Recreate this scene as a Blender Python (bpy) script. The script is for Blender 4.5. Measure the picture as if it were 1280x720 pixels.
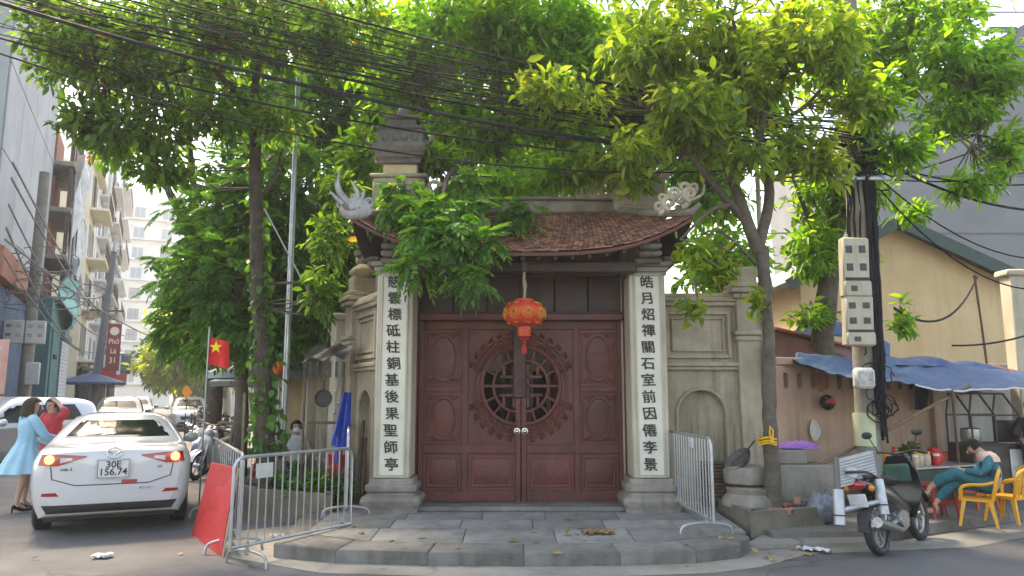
import bpy, bmesh, math, random
import numpy as np
from mathutils import Vector, Matrix, Euler
from mathutils.bvhtree import BVHTree

random.seed(7); RNG = np.random.default_rng(7)
PI = math.pi; R = math.radians
SC = bpy.context.scene; COL = SC.collection
for _o in list(bpy.data.objects): bpy.data.objects.remove(_o)

# ------------------------------------------------------------ camera
CAM_H = 1.7; PITCH = R(8.3); FPX = 925.0
cd = bpy.data.cameras.new('camera'); cam = bpy.data.objects.new('camera', cd); COL.objects.link(cam)
cam.location = (0, 0, CAM_H); cam.rotation_euler = (PI/2 + PITCH, 0, 0)
cd.sensor_width = 36; cd.lens = 36*FPX/1280; cd.clip_start = .1; cd.clip_end = 3000
SC.camera = cam

# ------------------------------------------------------------ sky, sun, exposure
SUN_EL, SUN_AZ = R(55), R(-42)          # azimuth from +Y towards +X
w = bpy.data.worlds.new('World'); SC.world = w; w.use_nodes = True
nt = w.node_tree; bg = nt.nodes['Background']
sky = nt.nodes.new('ShaderNodeTexSky'); sky.sky_type = 'NISHITA'; sky.sun_disc = False
sky.sun_elevation = SUN_EL; sky.sun_rotation = SUN_AZ
sky.air_density = 1.0; sky.dust_density = 2.0; sky.ozone_density = 1.0; sky.altitude = 10
nt.links.new(sky.outputs[0], bg.inputs[0]); bg.inputs[1].default_value = .15
sd = bpy.data.lights.new('sun', 'SUN'); sd.energy = 2.3; sd.angle = R(12); sd.color = (1, .95, .86)
sun = bpy.data.objects.new('sun', sd); COL.objects.link(sun)
_d = Vector((math.sin(SUN_AZ)*math.cos(SUN_EL), math.cos(SUN_AZ)*math.cos(SUN_EL), math.sin(SUN_EL)))
sun.rotation_euler = _d.to_track_quat('Z', 'Y').to_euler(); sun.location = (0, 0, 30)
SC.view_settings.view_transform = 'Standard'; SC.view_settings.look = 'None'
SC.view_settings.gamma = 1; SC.view_settings.use_curve_mapping = False
SC.view_settings.exposure = 2.25
SC.view_settings.use_white_balance = True; SC.view_settings.white_balance_temperature = 8500; SC.view_settings.white_balance_tint = 12
SC.cycles.max_bounces = 8; SC.cycles.diffuse_bounces = 4; SC.cycles.glossy_bounces = 3
SC.cycles.transmission_bounces = 6; SC.cycles.transparent_max_bounces = 8
SC.cycles.use_denoising = True; SC.cycles.caustics_reflective = False; SC.cycles.caustics_refractive = False

# ------------------------------------------------------------ layout helpers: photo pixel -> place in the world
def _ray(x, y):
    u = (x-640)/FPX; v = (360-y)/FPX
    return u, math.cos(PITCH)-math.sin(PITCH)*v, math.sin(PITCH)+math.cos(PITCH)*v
def gnd(x, y, z=0.):
    a, b, c = _ray(x, y); t = (z-CAM_H)/c; return Vector((a*t, b*t, z))
def at(x, y, Y):
    a, b, c = _ray(x, y); t = Y/b; return Vector((a*t, Y, CAM_H+c*t))
SD = Vector((-.437, .8995, 0)); SL = Vector((-.8995, -.437, 0))     # street axis, its left-hand normal
SANG = math.atan2(SD.y, SD.x)
def st(s, l, z=0.): return SD*s + SL*l + Vector((0, 0, z))
STREET_RZ = SANG      # rotation that turns local +X along the street

# ------------------------------------------------------------ mesh builder
class MB:
    def __init__(s): s.v = []; s.f = []; s.M = None
    def add(s, vs, fs):
        b = len(s.v)
        if s.M is not None: vs = [s.M @ Vector(p) for p in vs]
        s.v.extend([tuple(p) for p in vs]); s.f.extend([tuple(i+b for i in f) for f in fs]); return s
    def box(s, c, d, bev=0., rot=None):
        hx, hy, hz = d[0]/2, d[1]/2, d[2]/2
        Rm = Euler(rot).to_matrix() if rot is not None else None
        def T(p):
            p = Vector(p)
            if Rm: p = Rm @ p
            return p + Vector(c)
        if bev <= 0:
            vs = [T((x*hx, y*hy, z*hz)) for z in (-1, 1) for y in (-1, 1) for x in (-1, 1)]
            return s.add(vs, [(0,2,3,1),(4,5,7,6),(0,1,5,4),(2,6,7,3),(0,4,6,2),(1,3,7,5)])
        b = min(bev, hx*.9, hy*.9, hz*.9); vs = []; ix = {}
        for z in (-1, 1):
            for y in (-1, 1):
                for x in (-1, 1):
                    for a in range(3):
                        p = [x*(hx-(0 if a == 0 else b)), y*(hy-(0 if a == 1 else b)), z*(hz-(0 if a == 2 else b))]
                        ix[(x,y,z,a)] = len(vs); vs.append(T(p))
        fs = []
        for a in range(3):
            o = [i for i in range(3) if i != a]
            for sg in (-1, 1):
                q = []
                for e, g in ((-1,-1),(1,-1),(1,1),(-1,1)):
                    k = [0,0,0]; k[a] = sg; k[o[0]] = e; k[o[1]] = g; q.append(ix[(*k, a)])
                if (sg > 0) == (a == 1): q.reverse()
                fs.append(q)
        for a in range(3):                       # edges parallel to axis a
            o = [i for i in range(3) if i != a]
            for e in (-1, 1):
                for g in (-1, 1):
                    k0 = [0,0,0]; k0[a] = -1; k0[o[0]] = e; k0[o[1]] = g; k1 = list(k0); k1[a] = 1
                    q = [ix[(*k0, o[0])], ix[(*k1, o[0])], ix[(*k1, o[1])], ix[(*k0, o[1])]]
                    if (e*g > 0) == (a != 1): q.reverse()
                    fs.append(q)
        for z in (-1, 1):
            for y in (-1, 1):
                for x in (-1, 1):
                    q = [ix[(x,y,z,0)], ix[(x,y,z,1)], ix[(x,y,z,2)]]
                    if x*y*z < 0: q.reverse()
                    fs.append(q)
        return s.add(vs, fs)
    def ring_loft(s, rings, cap0=True, cap1=True, closed=True):
        n = len(rings[0]); vs = [p for r in rings for p in r]; fs = []
        for i in range(len(rings)-1):
            for j in range(n if closed else n-1):
                a = i*n+j; b = i*n+(j+1) % n; fs.append((a, b, b+n, a+n))
        if closed and cap0: fs.append(tuple(reversed(range(n))))
        if closed and cap1: fs.append(tuple(range((len(rings)-1)*n, len(rings)*n)))
        return s.add(vs, fs)
    def tube(s, pts, r, n=8, cap=True, flat=1., up=None):
        pts = [Vector(p) for p in pts]; m = len(pts)
        rs = list(r) if hasattr(r, '__len__') else [r]*m
        rings = []; prev = None
        for i in range(m):
            t = (pts[min(i+1, m-1)]-pts[max(i-1, 0)])
            if t.length < 1e-9: t = Vector((0, 0, 1))
            t.normalize()
            if prev is None:
                ref = Vector(up) if up is not None else (Vector((0, 0, 1)) if abs(t.z) < .9 else Vector((1, 0, 0)))
            else: ref = prev
            a = ref - t*ref.dot(t)
            if a.length < 1e-6: a = t.orthogonal()
            a.normalize(); prev = a; b = t.cross(a)
            rings.append([pts[i] + (a*math.cos(2*PI*k/n)*flat + b*math.sin(2*PI*k/n))*rs[i] for k in range(n)])
        return s.ring_loft(rings, cap, cap)
    def lathe(s, prof, n=16, c=(0,0,0), rot=None, sx=1., sy=1.):
        Rm = Euler(rot).to_matrix() if rot is not None else None
        rings = []
        for r, z in prof:
            ring = []
            for k in range(n):
                p = Vector((r*math.cos(2*PI*k/n)*sx, r*math.sin(2*PI*k/n)*sy, z))
                if Rm: p = Rm @ p
                ring.append(p+Vector(c))
            rings.append(ring)
        return s.ring_loft(rings, prof[0][0] > 1e-6, prof[-1][0] > 1e-6)
    def ball(s, c, r, n=12, m=8, sx=1., sy=1., sz=1., rot=None):
        return s.lathe([(max(1e-4, r*math.sin(PI*i/m)), -r*sz*math.cos(PI*i/m)) for i in range(m+1)], n, c, rot, sx, sy)
    def prism(s, poly, y0, y1):                 # polygon in local XZ, extruded along Y
        n = len(poly)
        vs = [(x, y0, z) for x, z in poly]+[(x, y1, z) for x, z in poly]
        fs = [tuple(range(n)), tuple(reversed(range(n, 2*n)))]
        for i in range(n): j = (i+1) % n; fs.append((i, i+n, j+n, j))
        return s.add(vs, fs)
    def slab(s, poly, z0, z1):                  # polygon in XY (counter-clockwise), extruded along Z
        n = len(poly)
        vs = [(p[0], p[1], z0) for p in poly]+[(p[0], p[1], z1) for p in poly]
        fs = [tuple(reversed(range(n))), tuple(range(n, 2*n))]
        for i in range(n): j = (i+1) % n; fs.append((i, j, j+n, i+n))
        return s.add(vs, fs)
    def grid(s, fn, nu, nv):
        vs = [fn(i/nu, j/nv) for j in range(nv+1) for i in range(nu+1)]
        fs = [(j*(nu+1)+i, j*(nu+1)+i+1, (j+1)*(nu+1)+i+1, (j+1)*(nu+1)+i) for j in range(nv) for i in range(nu)]
        return s.add(vs, fs)
    def plate_hole(s, x0, x1, z0, z1, hole, y0, y1):   # rectangular plate in XZ with a hole (list of xz, ccw)
        cx = sum(p[0] for p in hole)/len(hole); cz = sum(p[1] for p in hole)/len(hole)
        def edge(dx, dz):
            t = 1e9
            if dx > 1e-9: t = min(t, (x1-cx)/dx)
            if dx < -1e-9: t = min(t, (x0-cx)/dx)
            if dz > 1e-9: t = min(t, (z1-cz)/dz)
            if dz < -1e-9: t = min(t, (z0-cz)/dz)
            return (cx+dx*t, cz+dz*t)
        out = [edge(p[0]-cx, p[1]-cz) for p in hole]
        for C in ((x0,z0),(x1,z0),(x1,z1),(x0,z1)):      # pull nearest outer point onto each corner
            k = min(range(len(out)), key=lambda i: (out[i][0]-C[0])**2+(out[i][1]-C[1])**2); out[k] = C
        n = len(hole); vs = []
        for y in (y0, y1):
            vs += [(p[0], y, p[1]) for p in out]; vs += [(p[0], y, p[1]) for p in hole]
        fs = []
        for i in range(n):
            j = (i+1) % n
            fs.append((i, j, n+j, n+i)); fs.append((2*n+i, 3*n+i, 3*n+j, 2*n+j))
            fs.append((n+i, n+j, 3*n+j, 3*n+i)); fs.append((i, 2*n+i, 2*n+j, j))
        return s.add(vs, fs)
    def mesh(s, name, mat=None, smooth=40):
        me = bpy.data.meshes.new(name); me.from_pydata(s.v, [], s.f)
        if mat is not None: me.materials.append(mat)
        if smooth:
            me.polygons.foreach_set('use_smooth', [True]*len(me.polygons)); me.update()
            me.set_sharp_from_angle(angle=R(smooth))
        me.update(); return me
    def build(s, name, mat=None, parent=None, smooth=40, loc=None, rot=None):
        o = bpy.data.objects.new(name, s.mesh(name, mat, smooth)); COL.objects.link(o)
        if parent is not None: o.parent = parent
        if loc is not None: o.location = loc
        if rot is not None: o.rotation_euler = rot
        return o

def tag(o, label=None, cat=None, group=None, kind=None):
    if label: o['label'] = label
    if cat: o['category'] = cat
    if group: o['group'] = group
    if kind: o['kind'] = kind
    return o
def thing(name, label, cat, loc=(0,0,0), rz=0., group=None, rot=None):
    o = bpy.data.objects.new(name, None); COL.objects.link(o); o.empty_display_size = .2
    o.location = loc; o.rotation_euler = rot if rot is not None else (0, 0, rz)
    return tag(o, label, cat, group)
def inst(name, me, parent=None, loc=(0,0,0), rot=(0,0,0), sc=None):
    o = bpy.data.objects.new(name, me); COL.objects.link(o); o.parent = parent; o.location = loc; o.rotation_euler = rot
    if sc is not None: o.scale = sc
    return o
def copy_tree(o, parent=None, kids=None):
    c = o.copy(); COL.objects.link(c); c.parent = parent
    for ch in list(o.children): copy_tree(ch, c)
    return c
def struct(o): o['kind'] = 'structure'; return o
def arc(cx, cz, r, a0, a1, n): return [(cx+r*math.cos(R(a0+(a1-a0)*i/n)), cz+r*math.sin(R(a0+(a1-a0)*i/n))) for i in range(n+1)]
def lerp(a, b, t): return a+(b-a)*t
def bez(pts, n):                                # Catmull-Rom through points
    P = [Vector(p) for p in pts]; P = [P[0]*2-P[1]]+P+[P[-1]*2-P[-2]]; out = []
    for i in range(1, len(P)-2):
        for k in range(n):
            t = k/n; a, b, c, d = P[i-1], P[i], P[i+1], P[i+2]
            out.append(.5*((2*b)+(c-a)*t+(2*a-5*b+4*c-d)*t*t+(3*b-a-3*c+d)*t**3))
    out.append(P[-2].copy()); return out

# ------------------------------------------------------------ materials
MATS = {}
def mat(name, c1, c2=None, scale=4., rough=.8, bump=0., bscale=None, metal=0., streak=0., streakc=(.05,.045,.04), rnd=0., spec=.5,
        coat=0., trans=0., emit=None, estr=0., speck=0., speckc=(.02,.02,.02), lo=.35, hi=.65, isl=0.):
    if name in MATS: return MATS[name]
    m = bpy.data.materials.new(name); m.use_nodes = True; MATS[name] = m
    n = m.node_tree.nodes; L = m.node_tree.links; b = n['Principled BSDF']
    b.inputs['Roughness'].default_value = rough; b.inputs['Metallic'].default_value = metal
    b.inputs['Specular IOR Level'].default_value = spec; b.inputs['Coat Weight'].default_value = coat
    b.inputs['Coat Roughness'].default_value = .08; b.inputs['Transmission Weight'].default_value = trans
    if emit: b.inputs['Emission Color'].default_value = (*emit, 1); b.inputs['Emission Strength'].default_value = estr
    tc = n.new('ShaderNodeTexCoord'); co = tc.outputs['Object']
    def noise(sc, det=5., vec=co, rg=.6):
        x = n.new('ShaderNodeTexNoise'); x.inputs['Scale'].default_value = sc; x.inputs['Detail'].default_value = det
        x.inputs['Roughness'].default_value = rg; L.new(vec, x.inputs['Vector']); return x.outputs['Fac']
    def mapr(v, a, b_, c=0., d=1.):
        x = n.new('ShaderNodeMapRange'); L.new(v, x.inputs[0])
        for i, q in enumerate((a, b_, c, d)): x.inputs[i+1].default_value = q
        return x.outputs[0]
    def mix(f, a, b_, mode='MIX'):
        x = n.new('ShaderNodeMix'); x.data_type = 'RGBA'; x.blend_type = mode
        if isinstance(f, float): x.inputs[0].default_value = f
        else: L.new(f, x.inputs[0])
        for i, q in ((6, a), (7, b_)):
            if isinstance(q, tuple): x.inputs[i].default_value = (*q, 1)
            else: L.new(q, x.inputs[i])
        return x.outputs[2]
    col = c1
    if c2: col = mix(mapr(noise(scale), lo, hi), c1, c2)
    if streak > 0:
        mp = n.new('ShaderNodeMapping'); mp.inputs['Scale'].default_value = (5, 5, .35); L.new(co, mp.inputs[0])
        s1 = noise(1.6, 4, mp.outputs[0]); s2 = noise(.7, 3)
        ml = n.new('ShaderNodeMath'); ml.operation = 'MULTIPLY'
        L.new(mapr(s1, .48, .75, 0, 1.), ml.inputs[0]); L.new(mapr(s2, .35, .65, .1, 1), ml.inputs[1])
        sm = n.new('ShaderNodeMath'); sm.operation = 'MULTIPLY'; sm.inputs[1].default_value = streak; L.new(ml.outputs[0], sm.inputs[0])
        col = mix(sm.outputs[0], col, streakc)
    if speck > 0:
        sp = mapr(noise(scale*14, 2), .62, .72, 0, speck); col = mix(sp, col, speckc)
    if rnd > 0 or isl > 0:
        oi = n.new('ShaderNodeObjectInfo'); src = oi.outputs['Random']
        if isl > 0: g = n.new('ShaderNodeNewGeometry'); src = g.outputs['Random Per Island']
        hs = n.new('ShaderNodeHueSaturation'); a = max(rnd, isl)
        L.new(mapr(src, 0, 1, 1-a, 1+a), hs.inputs['Value'])
        if isinstance(col, tuple): hs.inputs['Color'].default_value = (*col, 1)
        else: L.new(col, hs.inputs['Color'])
        col = hs.outputs[0]
    if isinstance(col, tuple): b.inputs['Base Color'].default_value = (*col, 1)
    else: L.new(col, b.inputs['Base Color'])
    if bump > 0:
        bp = n.new('ShaderNodeBump'); bp.inputs['Strength'].default_value = bump; bp.inputs['Distance'].default_value = .02
        L.new(noise(bscale or scale*6, 6), bp.inputs['Height']); L.new(bp.outputs[0], b.inputs['Normal'])
    if rough > .25 and c2:
        L.new(mapr(noise(scale*2.3), .3, .7, max(.05, rough-.12), min(1, rough+.12)), b.inputs['Roughness'])
    return m
def leafmat(name, cols, trans=.45, rough=.42, tint=(1.,1.,.45), dead=None):
    m = bpy.data.materials.new(name); m.use_nodes = True; n = m.node_tree.nodes; L = m.node_tree.links
    b = n['Principled BSDF']; out = n['Material Output']
    g = n.new('ShaderNodeNewGeometry'); cr = n.new('ShaderNodeValToRGB'); el = cr.color_ramp.elements
    el[0].color = (*cols[0], 1); el[1].color = (*cols[-1], 1)
    for i, c in enumerate(cols[1:-1]): e = el.new((i+1)/(len(cols)-1)); e.color = (*c, 1)
    if dead:
        e = el.new(.991); e.color = (*cols[-1], 1); e = el.new(.993); e.color = (*dead, 1); el[len(el)-1].color = (*dead, 1)
    L.new(g.outputs['Random Per Island'], cr.inputs[0])
    tcn = n.new('ShaderNodeTexCoord'); nz = n.new('ShaderNodeTexNoise'); nz.inputs['Scale'].default_value = .9; nz.inputs['Detail'].default_value = 2
    L.new(tcn.outputs['Object'], nz.inputs['Vector'])
    mr = n.new('ShaderNodeMapRange'); L.new(nz.outputs['Fac'], mr.inputs[0])
    for i, q in enumerate((.3, .7, .7, 1.3)): mr.inputs[i+1].default_value = q
    hs = n.new('ShaderNodeHueSaturation'); L.new(cr.outputs[0], hs.inputs['Color']); L.new(mr.outputs[0], hs.inputs['Value'])
    L.new(hs.outputs[0], b.inputs['Base Color']); b.inputs['Roughness'].default_value = rough; b.inputs['Specular IOR Level'].default_value = .45
    t = n.new('ShaderNodeBsdfTranslucent'); mx = n.new('ShaderNodeMix'); mx.data_type = 'RGBA'; mx.blend_type = 'MULTIPLY'; mx.inputs[0].default_value = 1
    L.new(hs.outputs[0], mx.inputs[6]); mx.inputs[7].default_value = (2.6*tint[0], 2.4*tint[1], 2.*tint[2], 1); L.new(mx.outputs[2], t.inputs['Color'])
    ms = n.new('ShaderNodeMixShader'); ms.inputs[0].default_value = trans
    L.new(b.outputs[0], ms.inputs[1]); L.new(t.outputs[0], ms.inputs[2]); L.new(ms.outputs[0], out.inputs['Surface'])
    return m
def text_mesh(body, size, mat_, name='lettering', depth=.002, bold=0., shear=0.):
    c = bpy.data.curves.new(name, 'FONT'); c.body = body; c.size = size; c.align_x = 'CENTER'; c.align_y = 'CENTER'
    c.extrude = depth; c.offset = bold; c.shear = shear; c.resolution_u = 3
    o = bpy.data.objects.new(name, c); COL.objects.link(o)
    dg = bpy.context.evaluated_depsgraph_get(); me = bpy.data.meshes.new_from_object(o.evaluated_get(dg))
    bpy.data.objects.remove(o); bpy.data.curves.remove(c); me.name = name
    if me.materials: me.materials.clear()
    me.materials.append(mat_); return me
def brush_mesh(body, size, m_, name='character', shear=-.1):
    me = text_mesh(body, size, m_, name, .003, 0., shear); n = len(me.vertices); co = np.empty(n*3, np.float32); me.vertices.foreach_get('co', co); co = co.reshape(-1, 3)
    F = [tuple(p.vertices) for p in me.polygons]; V = []; Fs = []
    for k, (dx, dy) in enumerate(((0,0),(.004,.002),(-.004,-.001),(.001,.0035),(-.001,-.0035),(.003,-.0025),(-.003,.0025))):
        c = co.copy(); c[:,0] += dx*size/.2; c[:,1] += dy*size/.2; c[:,2] += .0002*k; V += [tuple(p) for p in c]; Fs += [tuple(i+k*n for i in f) for f in F]
    mb = MB(); mb.add(V, Fs); return mb.mesh(name, m_, 0)
def text_obj(body, size, m, parent, loc, rot=(PI/2,0,0), name='lettering', bold=0., depth=.002, sc=None):
    return inst(name, text_mesh(body, size, m, name, depth, bold), parent, loc, rot, sc)

M_plaster = mat('aged plaster', (.43,.37,.275), (.28,.24,.17), 1.9, .88, .5, 14, streak=1., streakc=(.07,.062,.047), speck=.3, speckc=(.14,.125,.095))
M_pillar = mat('pale plaster', (.55,.49,.39), (.41,.36,.275), 1.2, .8, .25, 20, streak=.5, streakc=(.16,.145,.12))
M_cream = mat('cream panel', (.66,.63,.54), (.56,.53,.44), 2.0, .75, .12, 25, streak=.25, streakc=(.3,.27,.2))
M_stone = mat('weathered stone', (.31,.28,.235), (.17,.15,.125), 2.6, .9, .6, 12, streak=.45, streakc=(.07,.06,.045))
M_dstone = mat('dark tower stone', (.20,.185,.165), (.10,.092,.08), 3, .92, .7, 14, streak=.5, streakc=(.03,.03,.025))
M_ochre = mat('ochre band', (.62,.50,.29), (.48,.38,.21), 2.5, .85, .2)
M_ink = mat('black ink', (.018,.016,.015), (.05,.045,.04), 30, .7)
M_door = mat('oxblood paint', (.13,.024,.018), (.075,.013,.011), 3.2, .5, .35, 26, streak=.6, streakc=(.05,.013,.011), rnd=.12, speck=.35, speckc=(.16,.06,.05))
M_dwood = mat('dark wood', (.05,.026,.022), (.03,.016,.014), 3, .6, .3, 12)
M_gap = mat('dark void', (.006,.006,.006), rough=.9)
M_tile = mat('clay tile', (.29,.125,.08), (.17,.08,.055), 3., .85, .4, 20, isl=.45)
M_orn = mat('lime ornament', (.47,.41,.31), (.28,.24,.18), 5, .85, .3)
M_metal = mat('galvanised steel', (.42,.44,.46), (.33,.35,.37), 6, .38, .05, metal=.75)
M_brass = mat('brushed knob', (.62,.58,.5), rough=.25, metal=1.)
M_black = mat('black rubber', (.012,.012,.013), (.02,.02,.021), 12, .6)
M_asphalt = mat('asphalt', (.125,.125,.125), (.088,.088,.089), .7, .88, .5, 120, speck=.35, speckc=(.17,.17,.165))
M_conc = mat('worn concrete', (.30,.285,.25), (.20,.19,.165), 1.1, .9, .4, 40, speck=.25, speckc=(.09,.085,.075))
M_slab = mat('grey paving stone', (.26,.255,.235), (.14,.138,.126), 2.1, .8, .6, 34, rnd=.16, speck=.2, speckc=(.09,.09,.08))
M_joint = mat('dirty joint', (.13,.122,.105), (.08,.075,.065), 5, .95)
# ============================================================ ground and terrace
g = MB(); g.add([(-150,-12,0),(110,-12,0),(110,190,0),(-150,190,0)], [(0,1,2,3)])
road = struct(g.build('road', M_asphalt, smooth=0))
def add_cracks(m, scale=.5, width=.012, amount=.55):
    n = m.node_tree.nodes; L = m.node_tree.links; b = n['Principled BSDF']; src = b.inputs['Base Color'].links[0].from_socket
    tc = n.new('ShaderNodeTexCoord'); nz = n.new('ShaderNodeTexNoise'); nz.inputs['Scale'].default_value = 1.7; nz.inputs['Detail'].default_value = 6; L.new(tc.outputs['Object'], nz.inputs['Vector'])
    mx = n.new('ShaderNodeMix'); mx.data_type = 'VECTOR'; mx.inputs[0].default_value = .35; L.new(tc.outputs['Object'], mx.inputs[4]); L.new(nz.outputs['Color'], mx.inputs[5])
    vo = n.new('ShaderNodeTexVoronoi'); vo.feature = 'DISTANCE_TO_EDGE'; vo.inputs['Scale'].default_value = scale; L.new(mx.outputs[1], vo.inputs['Vector'])
    mr = n.new('ShaderNodeMapRange'); L.new(vo.outputs['Distance'], mr.inputs[0])
    for i, q in enumerate((0, width, 1, 0)): mr.inputs[i+1].default_value = q
    n2 = n.new('ShaderNodeTexNoise'); n2.inputs['Scale'].default_value = .45; L.new(tc.outputs['Object'], n2.inputs['Vector'])
    m2 = n.new('ShaderNodeMapRange'); L.new(n2.outputs['Fac'], m2.inputs[0])
    for i, q in enumerate((.48, .60, 0, amount)): m2.inputs[i+1].default_value = q
    mu = n.new('ShaderNodeMath'); mu.operation = 'MULTIPLY'; L.new(mr.outputs[0], mu.inputs[0]); L.new(m2.outputs[0], mu.inputs[1])
    c = n.new('ShaderNodeMix'); c.data_type = 'RGBA'; L.new(mu.outputs[0], c.inputs[0]); L.new(src, c.inputs[6]); c.inputs[7].default_value = (.03,.03,.03,1); L.new(c.outputs[2], b.inputs['Base Color'])
    # old patches and tyre-polished areas
    n3 = n.new('ShaderNodeTexVoronoi'); n3.inputs['Scale'].default_value = .28; L.new(mx.outputs[1], n3.inputs['Vector'])
    hs = n.new('ShaderNodeHueSaturation'); m3 = n.new('ShaderNodeMapRange'); sp = n.new('ShaderNodeSeparateColor'); L.new(n3.outputs['Color'], sp.inputs[0]); L.new(sp.outputs[0], m3.inputs[0])
    for i, q in enumerate((0, 1, .86, 1.12)): m3.inputs[i+1].default_value = q
    L.new(m3.outputs[0], hs.inputs['Value']); L.new(c.outputs[2], hs.inputs['Color']); L.new(hs.outputs[0], b.inputs['Base Color'])
add_cracks(M_asphalt); add_cracks(M_conc, .8, .02, .7)

PZ = .20
FZ = .13
def zt(y): return lerp(FZ, PZ, min(1, max(0, (y-7.75)/2.0)))
front = [gnd(342,681,FZ), gnd(420,688,FZ), gnd(535,691,FZ), gnd(655,692,FZ), gnd(775,691,FZ), gnd(870,688,FZ), gnd(925,682,FZ), gnd(937,674,FZ)]
front = [Vector((p.x, p.y, 0)) for p in front]
back = [Vector((2.70,9.0,0)), Vector((2.70,10.27,0)), Vector((3.62,10.27,0)), Vector((3.62,11.0,0)), Vector((-2.3,11.0,0)), Vector((-2.75,10.3,0))]
def inset(pts, d): 
    c = sum(pts, Vector())/len(pts); return [p+(c-p).normalized()*d for p in pts]
core = MB(); _q = inset(front+back, .012); _n = len(_q)
core.add([(p.x, p.y, 0) for p in _q]+[(p.x, p.y, zt(p.y)-.012) for p in _q], [tuple(range(_n, 2*_n))]+[(i, (i+1) % _n, (i+1) % _n+_n, i+_n) for i in range(_n)])
terrace = struct(core.build('terrace', M_joint, smooth=0))
def slabpiece(pts, h=.012, m=M_slab, parent=terrace, name='paving_slab', z0=0., dz=0., tilt=.0):
    c = sum(pts, Vector())/len(pts); mb = MB()
    lo = [(p.x-c.x, p.y-c.y) for p in pts]
    sh = [Vector((x, y, 0))*(1-h/max(.2, Vector((x,y)).length)) for x, y in lo]
    n = len(lo); vs = [(x, y, z0) for x, y in lo]+[(x, y, zt(y+c.y)+dz-h) for x, y in lo]+[(p.x, p.y, zt(p.y+c.y)+dz) for p in sh]
    fs = [tuple(range(2*n, 3*n))]
    for k in range(2):
        for i in range(n): j = (i+1) % n; fs.append((k*n+i, k*n+j, (k+1)*n+j, (k+1)*n+i))
    mb.add(vs, fs); o = mb.build(name, m, parent, smooth=25, loc=(c.x, c.y, 0))
    o.rotation_euler = (random.uniform(-tilt, tilt), random.uniform(-tilt, tilt), 0); return o
M_kerb = mat('kerb stone', (.19,.183,.168), (.10,.095,.083), 2.2, .85, .5, 26, rnd=.12, streak=.5)
dirs = []
for i in range(len(front)):
    t = (front[min(i+1, len(front)-1)]-front[max(i-1, 0)]).normalized(); dirs.append(Vector((-t.y, t.x, 0)))
inner = [p+d*(.42 if i not in (0, 7) else .35) for i, (p, d) in enumerate(zip(front, dirs))]
inner[0] = Vector((-2.50, 8.75, 0)); inner[7] = Vector((2.40, 8.72, 0)); inner[6] = Vector((2.25, 8.55, 0))
for i in range(len(front)-1):
    g_ = .003; t = (front[i+1]-front[i]).normalized()*g_
    slabpiece([front[i]+t, front[i+1]-t, inner[i+1]-t, inner[i]+t], .015, M_kerb, name='kerb_stone', dz=.004, tilt=.004)
# rows of slabs behind the kerb
xs_rows = []
yrow = [None, 8.95, 9.45, 9.95]
for r_ in range(3):
    x = -2.35; k = 0
    while x < 2.6:
        wd = random.uniform(.78, 1.02); x2 = min(2.68, x+wd)
        if 2.68-x2 < .25: x2 = 2.68
        def low(xx):
            if r_: return yrow[r_]
            for a, b in zip(inner[:-1], inner[1:]):
                if a.x <= xx <= b.x: return lerp(a.y, b.y, (xx-a.x)/(b.x-a.x))+.012
            return 8.8
        yt = yrow[r_+1]-.003
        P = [Vector((x+.003, low(x+.003), 0)), Vector((x2-.003, low(x2-.003), 0)), Vector((x2-.003, yt, 0)), Vector((x+.003, yt, 0))]
        if P[1].y < yt-.05 and P[0].y < yt-.05: slabpiece(P, .008, tilt=.003)
        x = x2
x = -2.3
slabpiece([Vector((2.70,10.29,0)), Vector((3.6,10.29,0)), Vector((3.6,10.98,0)), Vector((2.70,10.98,0))], .008)
while x < 2.6:
    x2 = min(2.69, x+random.uniform(.8, 1.1)); 
    slabpiece([Vector((x+.006,9.95,0)), Vector((x2-.006,9.95,0)), Vector((x2-.006,10.98,0)), Vector((x+.006,10.98,0))], .008, tilt=.002); x = x2
# threshold step in front of the doors
mb = MB()
thr = (MB().box((.125,10.18,PZ+.03), (2.86,.36,.06), .012).build('threshold', M_kerb, smooth=25)); thr.parent = terrace
# gutter strip of worn concrete along the kerb
gut = MB(); out = [Vector((p.x*1.03, p.y-.42, 0)) for p in front]; out[0] = Vector((-3.1, 8.25, 0)); out[-1] = Vector((3.2, 8.35, 0))
vs = []; fs = []
L1 = [Vector((-3.9,9.4,0))]+out+[Vector((5.2,8.72,0)), Vector((9.5,11.25,0)), Vector((20,17.6,0))]
L2 = [Vector((-2.75,10.3,0))]+[p.copy() for p in front]+[Vector((4.6,9.1,0)), Vector((9.0,11.6,0)), Vector((19.6,18.,0))]
for i, (a, b) in enumerate(zip(L1, L2)): vs += [(a.x, a.y, .004), (b.x, b.y, .004)]
for i in range(len(L1)-1): fs.append((2*i, 2*i+2, 2*i+3, 2*i+1))
struct(gut.add(vs, fs).build('gutter', M_conc, smooth=0))

# ============================================================ temple gate
GO = Vector((.125, 10.2, PZ))
gate = thing('temple_gate', 'old temple gate with oxblood double doors, couplet pillars and curved clay tile roof', 'gate', GO)
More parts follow.
